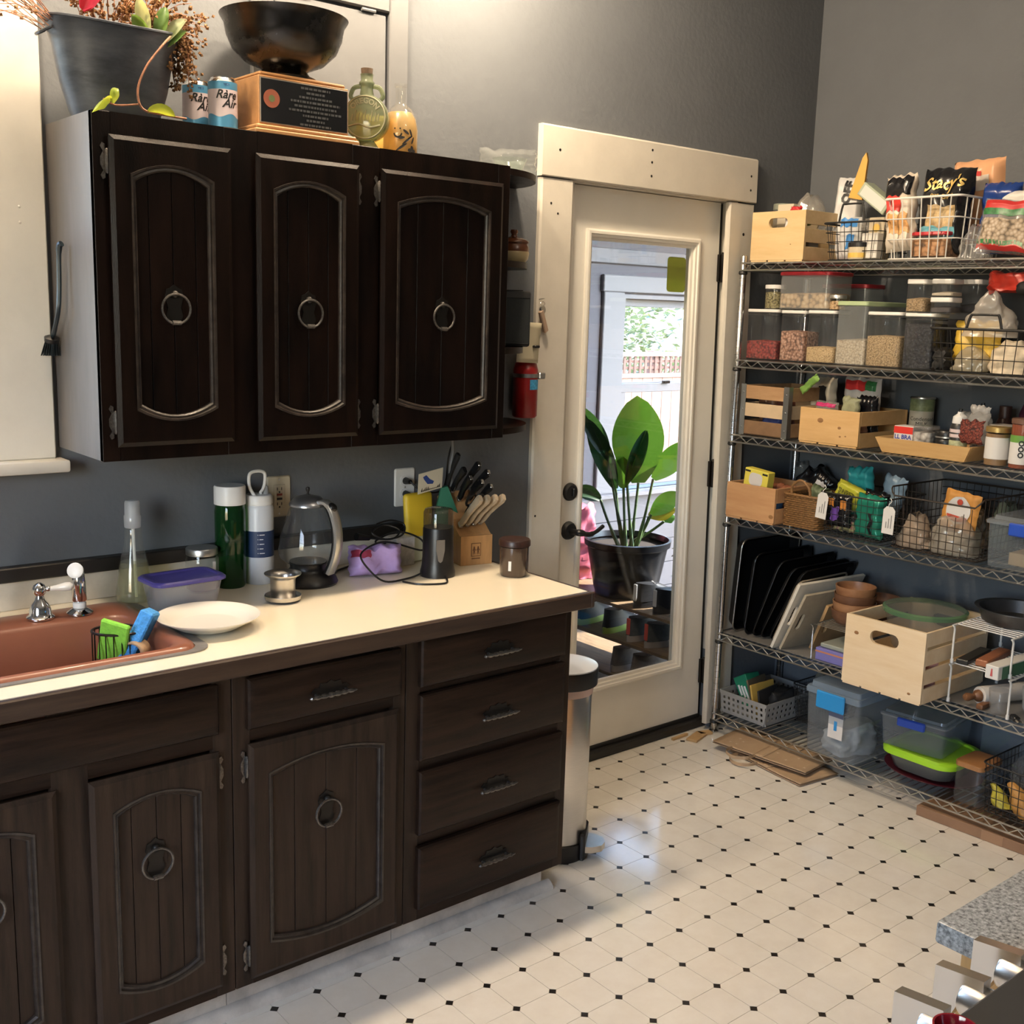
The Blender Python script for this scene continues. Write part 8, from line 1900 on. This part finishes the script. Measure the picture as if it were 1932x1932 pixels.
B().lathe([(rr_ * 1.03, 0.520), (rr_ * 1.07, 0.5435)], 44, cap0=False, cap1=False).done('bag_edge', flat('bag_pinkish', (0.55, 0.40, 0.36), 0.5), tc_)
pdl = Matrix.Rotation(-0.85, 4, 'Z')
B().loops([[(0.075, -0.050, z), (0.110, -0.046, z), (0.138, -0.028, z), (0.146, 0.0, z), (0.138, 0.028, z), (0.110, 0.046, z), (0.075, 0.050, z)] for z in (0.026, 0.046)], True, True, True, pdl).done('pedal', M_STEEL, tc_, smooth=30)
B().box(0.07, 0.09, -0.055, 0.055, 0.0, 0.088, 0.006, M=pdl).done('pedal_housing', M_BLACK, tc_)

# ================================================================== RANGE AND GRANITE COUNTER AT THE RIGHT
gc = thing('granite_counter', 'grey speckled granite countertop beside the range', 'countertop', (0, 0, 0))
M_GRAN = mat('granite_grey', (0.045, 0.045, 0.045), 0.25, col2=(0.40, 0.40, 0.38), vscale=170)
B().box(-1.835, -1.05, -2.42, -1.758, 0.882, 0.912, 0.005, 2).done('slab', M_GRAN, gc)
gk = thing('island_cabinet', 'honey wood cabinet under the granite countertop', 'cabinet', (0, 0, 0))
M_HON = mat('honey_oak', (0.52, 0.27, 0.09), 0.45, var=0.12, vscale=8, stretch=(6, 6, 1))
B().box(-1.825, -1.06, -2.40, -1.790, 0.0, 0.881).done('body', M_HON, gk, smooth=0)
B().box(-1.78, -1.45, -1.789, -1.770, 0.12, 0.84, 0.004).done('door', M_HON, gk)
B().box(-1.43, -1.09, -1.789, -1.770, 0.12, 0.84, 0.004).done('door', M_HON, gk)
rg = thing('gas_range', 'black range with steel front and large control knobs', 'range', (0, 0, 0))
B().box(-2.62, -1.842, -2.60, -1.945, 0.0, 0.950).done('body', flat('range_black', (0.012, 0.012, 0.012), 0.35), rg, smooth=0)
B().box(-2.62, -1.842, -2.60, -1.922, 0.9505, 0.982, 0.004).done('cooktop', flat('cooktop_black', (0.016, 0.016, 0.016), 0.5), rg)
B().box(-2.62, -1.842, -1.944, -1.918, 0.850, 0.950, 0.003).done('control_panel', M_STEEL, rg)
B().box(-2.60, -1.862, -1.944, -1.922, 0.16, 0.84, 0.004).done('oven_door', M_STEEL, rg)
B().tube([(-2.57, -1.875, 0.80), (-1.90, -1.875, 0.80)], 0.011, 10).done('oven_handle', M_STEEL, rg)
for k in range(4):
    B().box(-2.60 + 0.19 * k, -2.44 + 0.19 * k, -2.55, -1.99, 0.9825, 1.000, 0.004).done('burner_grate', flat('grate_black', (0.010, 0.010, 0.010), 0.6), rg)
KZ = 0.932
def gknob(x):
    k = B().lathe([(0.0, 0.0), (0.027, 0.0), (0.027, 0.008), (0.020, 0.011), (0.019, 0.040), (0.017, 0.043), (0.0, 0.044)], 28, T(x, -1.918, KZ, rx=-PI / 2)).done('knob', M_STEEL, rg, smooth=40)
    L_ = []
    for t in range(9):
        v = t / 8; y = -1.898 + 0.054 * v; hw = 0.0075
        k_ = max(0.0, min(1.0, (v - 0.35) / 0.35)); k_ = k_ * k_ * (3 - 2 * k_)
        zt_ = 0.031 - 0.007 * v; zb_ = -0.002 + 0.034 * k_
        L_.append([(x - hw, y, KZ - zb_), (x + hw, y, KZ - zb_), (x + hw, y, KZ + zt_), (x - hw, y, KZ + zt_)])
    B().loops(L_, True, True).done('knob_grip', mat('knob_polished', (0.62, 0.60, 0.56), 0.16, 1.0), k, smooth=40)
for x in (-1.905, -1.985, -2.065, -2.36, -2.45, -2.54):
    gknob(x)
o = thing('red_mug', 'shiny dark red glass mug on the front corner of the range', 'mug', (-2.140, -1.945, 0.9825))
B().lathe([(0.0, 0.0), (0.015, 0.0), (0.018, 0.003), (0.021, 0.018), (0.019, 0.018), (0.015, 0.006), (0.0, 0.005)], 28).done('cup', mat('red_glass', (0.22, 0.008, 0.015), 0.08, coat=0.5), o, smooth=45)

# small shifts and sizes that keep soft packets from poking through each other
ADJ = {
    'apricot_pack': (-0.0079, 0.0057, 0.008, 0.78), 'bar_packet': (0.0107, -0.0078, 0.002, 0.88), 'bar_packet.001': (0.0016, 0.0003, 0.0, 0.97), 'bar_packet.002': (-0.0106, -0.0037, 0.009, 1),
    'black_bag': (0.0375, -0.009, 0.0, 0.78), 'black_cloth': (-0.0071, -0.0029, 0.0, 1), 'blue_packet': (-0.009, 0.0003, 0.0, 0.78), 'blue_snack_bag': (0.0003, -0.0108, 0.0, 0.83),
    'booklet': (0.0273, -0.0022, 0.0, 0.83), 'booklet.001': (0.0078, 0.006, 0.0144, 0.93), 'bread_bag': (-0.014, -0.0024, 0.0, 0.78), 'bread_bag.001': (-0.0028, 0.0164, 0.0, 0.88),
    'brown_bag': (0.029, -0.001, 0.0, 0.78), 'brown_packet': (0.0059, 0.0121, 0.0, 1), 'candy_bag': (-0.0017, -0.0087, 0.009, 1), 'chartreuse_bag': (-0.0067, -0.0068, 0.0, 0.93),
    'chili_bag': (0.0066, 0.0124, 0.008, 1), 'clear_bag': (0.048, 0.0155, 0.0, 0.97), 'clear_bag.001': (-0.0131, -0.0038, 0.0, 1), 'clear_bag.002': (0.0438, 0.0108, 0.0, 0.83),
    'clear_bag.003': (-0.006, -0.0191, 0.0, 0.97), 'cloth_pile': (0.0067, 0.0096, 0.0, 0.83), 'coffee_sack': (0.0069, -0.0027, 0.005, 1), 'crate_filling': (0.0075, 0.0123, 0.0, 1),
    'crate_packet': (0.01, 0.0049, 0.005, 1), 'crate_packet.001': (-0.0149, -0.007, 0.0032, 0.83), 'crisp_bag': (0.0002, -0.0037, 0.0, 0.88), 'dark_box': (0.0478, 0.0102, 0.008, 0.88),
    'dry_snacks': (0.0057, 0.0031, 0.0, 1), 'dry_snacks.001': (0.0076, -0.0064, 0.002, 0.78), 'dry_snacks.002': (0.0309, -0.0052, 0.0, 1), 'foil_packet': (-0.0189, 0.0078, 0.008, 0.97),
    'gourd': (-0.0024, -0.0178, 0.0, 0.83), 'gourd.001': (0.0006, -0.0012, 0.002, 1), 'gummy_bag': (0.0473, -0.015, 0.0032, 0.97), 'herb_packet': (-0.0071, 0.0111, 0.005, 0.97),
    'label_packet': (0.0176, 0.0015, 0.002, 1), 'lime_fruit': (0.0076, 0.0051, 0.008, 0.83), 'mint_bag': (0.002, 0.0025, 0.002, 0.97), 'nut_mix_bag': (0.0144, -0.0016, 0.002, 0.83),
    'packet_box': (-0.001, -0.0112, 0.002, 1), 'pale_green_bag': (0.0398, 0.0072, 0.0144, 0.78), 'pita_chip_bag': (0.0085, 0.0063, 0.0, 0.93), 'plastic_bag': (-0.0047, 0.0008, 0.0, 0.9),
    'foil_wrapper': (0.0477, 0.006, 0.0, 1), 'food_pouch': (0.0078, -0.0001, 0.0, 1), 'pretzel_tub': (0.0038, -0.0075, 0.0, 1), 'print_bag': (0.0009, 0.018, 0.0, 1),
    'rice_pouch': (0.0092, -0.0013, 0.002, 1), 'salt_bag': (0.0216, -0.0139, 0.0, 0.78), 'snack_bag': (-0.002, 0.0048, 0.0, 0.83), 'snack_bag.001': (0.0102, -0.0057, 0.0, 1),
    'snack_bag.002': (0.0352, 0.0187, 0.008, 0.78), 'snack_stick': (-0.0063, -0.0083, 0.0, 1), 'sweets_pack': (-0.0126, 0.0001, 0.0, 0.93), 'tortilla_bag': (0.0416, 0.007, 0.0, 0.97),
    'tortilla_pack': (0.0298, -0.0016, 0.0, 0.97), 'white_carton': (-0.0034, 0.0174, 0.0032, 0.88), 'zip_pouch': (-0.0018, -0.0102, 0.002, 0.78),
}
for k, (dx, dy, dz, s_) in ADJ.items():
    o = bpy.data.objects.get(k)
    if o:
        o.location = Vector(o.location) + Vector((dx, dy, dz)); o.scale = Vector(o.scale) * s_

# ================================================================== CEILING LIGHTS
def lamp(o, x, y, z, w, col, r):
    l = bpy.data.lights.new('bulb_light', 'POINT')
    l.energy = w; l.color = col; l.shadow_soft_size = r
    lo = bpy.data.objects.new('bulb_light', l); COL.objects.link(lo)
    lo.parent = o; lo.location = (x, y, z)
WARM = (1.0, 0.79, 0.56)
tl = thing('track_light', 'white ceiling track with small warm lamps above the sink counter', 'ceiling light', (-1.75, 0.0, CZ))
B().box(-1.0, 1.0, -0.015, 0.015, -0.025, 0.0, 0.003).done('track', M_WHITE, tl)
for x, pw in ((-0.72, 44), (0.0, 42), (0.72, 54)):
    B().tube([(x, 0, -0.02), (x, 0, -0.055)], 0.006, 8).lathe([(0.0, -0.05), (0.03, -0.05), (0.035, -0.06), (0.037, -0.095)], 20, T(x, 0, 0), cap1=False).done('lamp_head', M_WHITE, tl)
    lamp(tl, x, 0, -0.145, pw, WARM, 0.06)
cl = thing('fill_lamp', 'round unseen fill lamp added in the middle of the kitchen ceiling', 'ceiling light', (-1.25, -1.75, CZ))  # unseen fill lamp, added to lift the floor and shelves a little
B().lathe([(0.10, 0.0), (0.10, -0.02), (0.16, -0.025), (0.16, -0.04)], 32, T(0, 0, 0)).done('base', M_WHITE, cl)
lamp(cl, 0, 0, -0.17, 9, (1.0, 0.88, 0.72), 0.11)
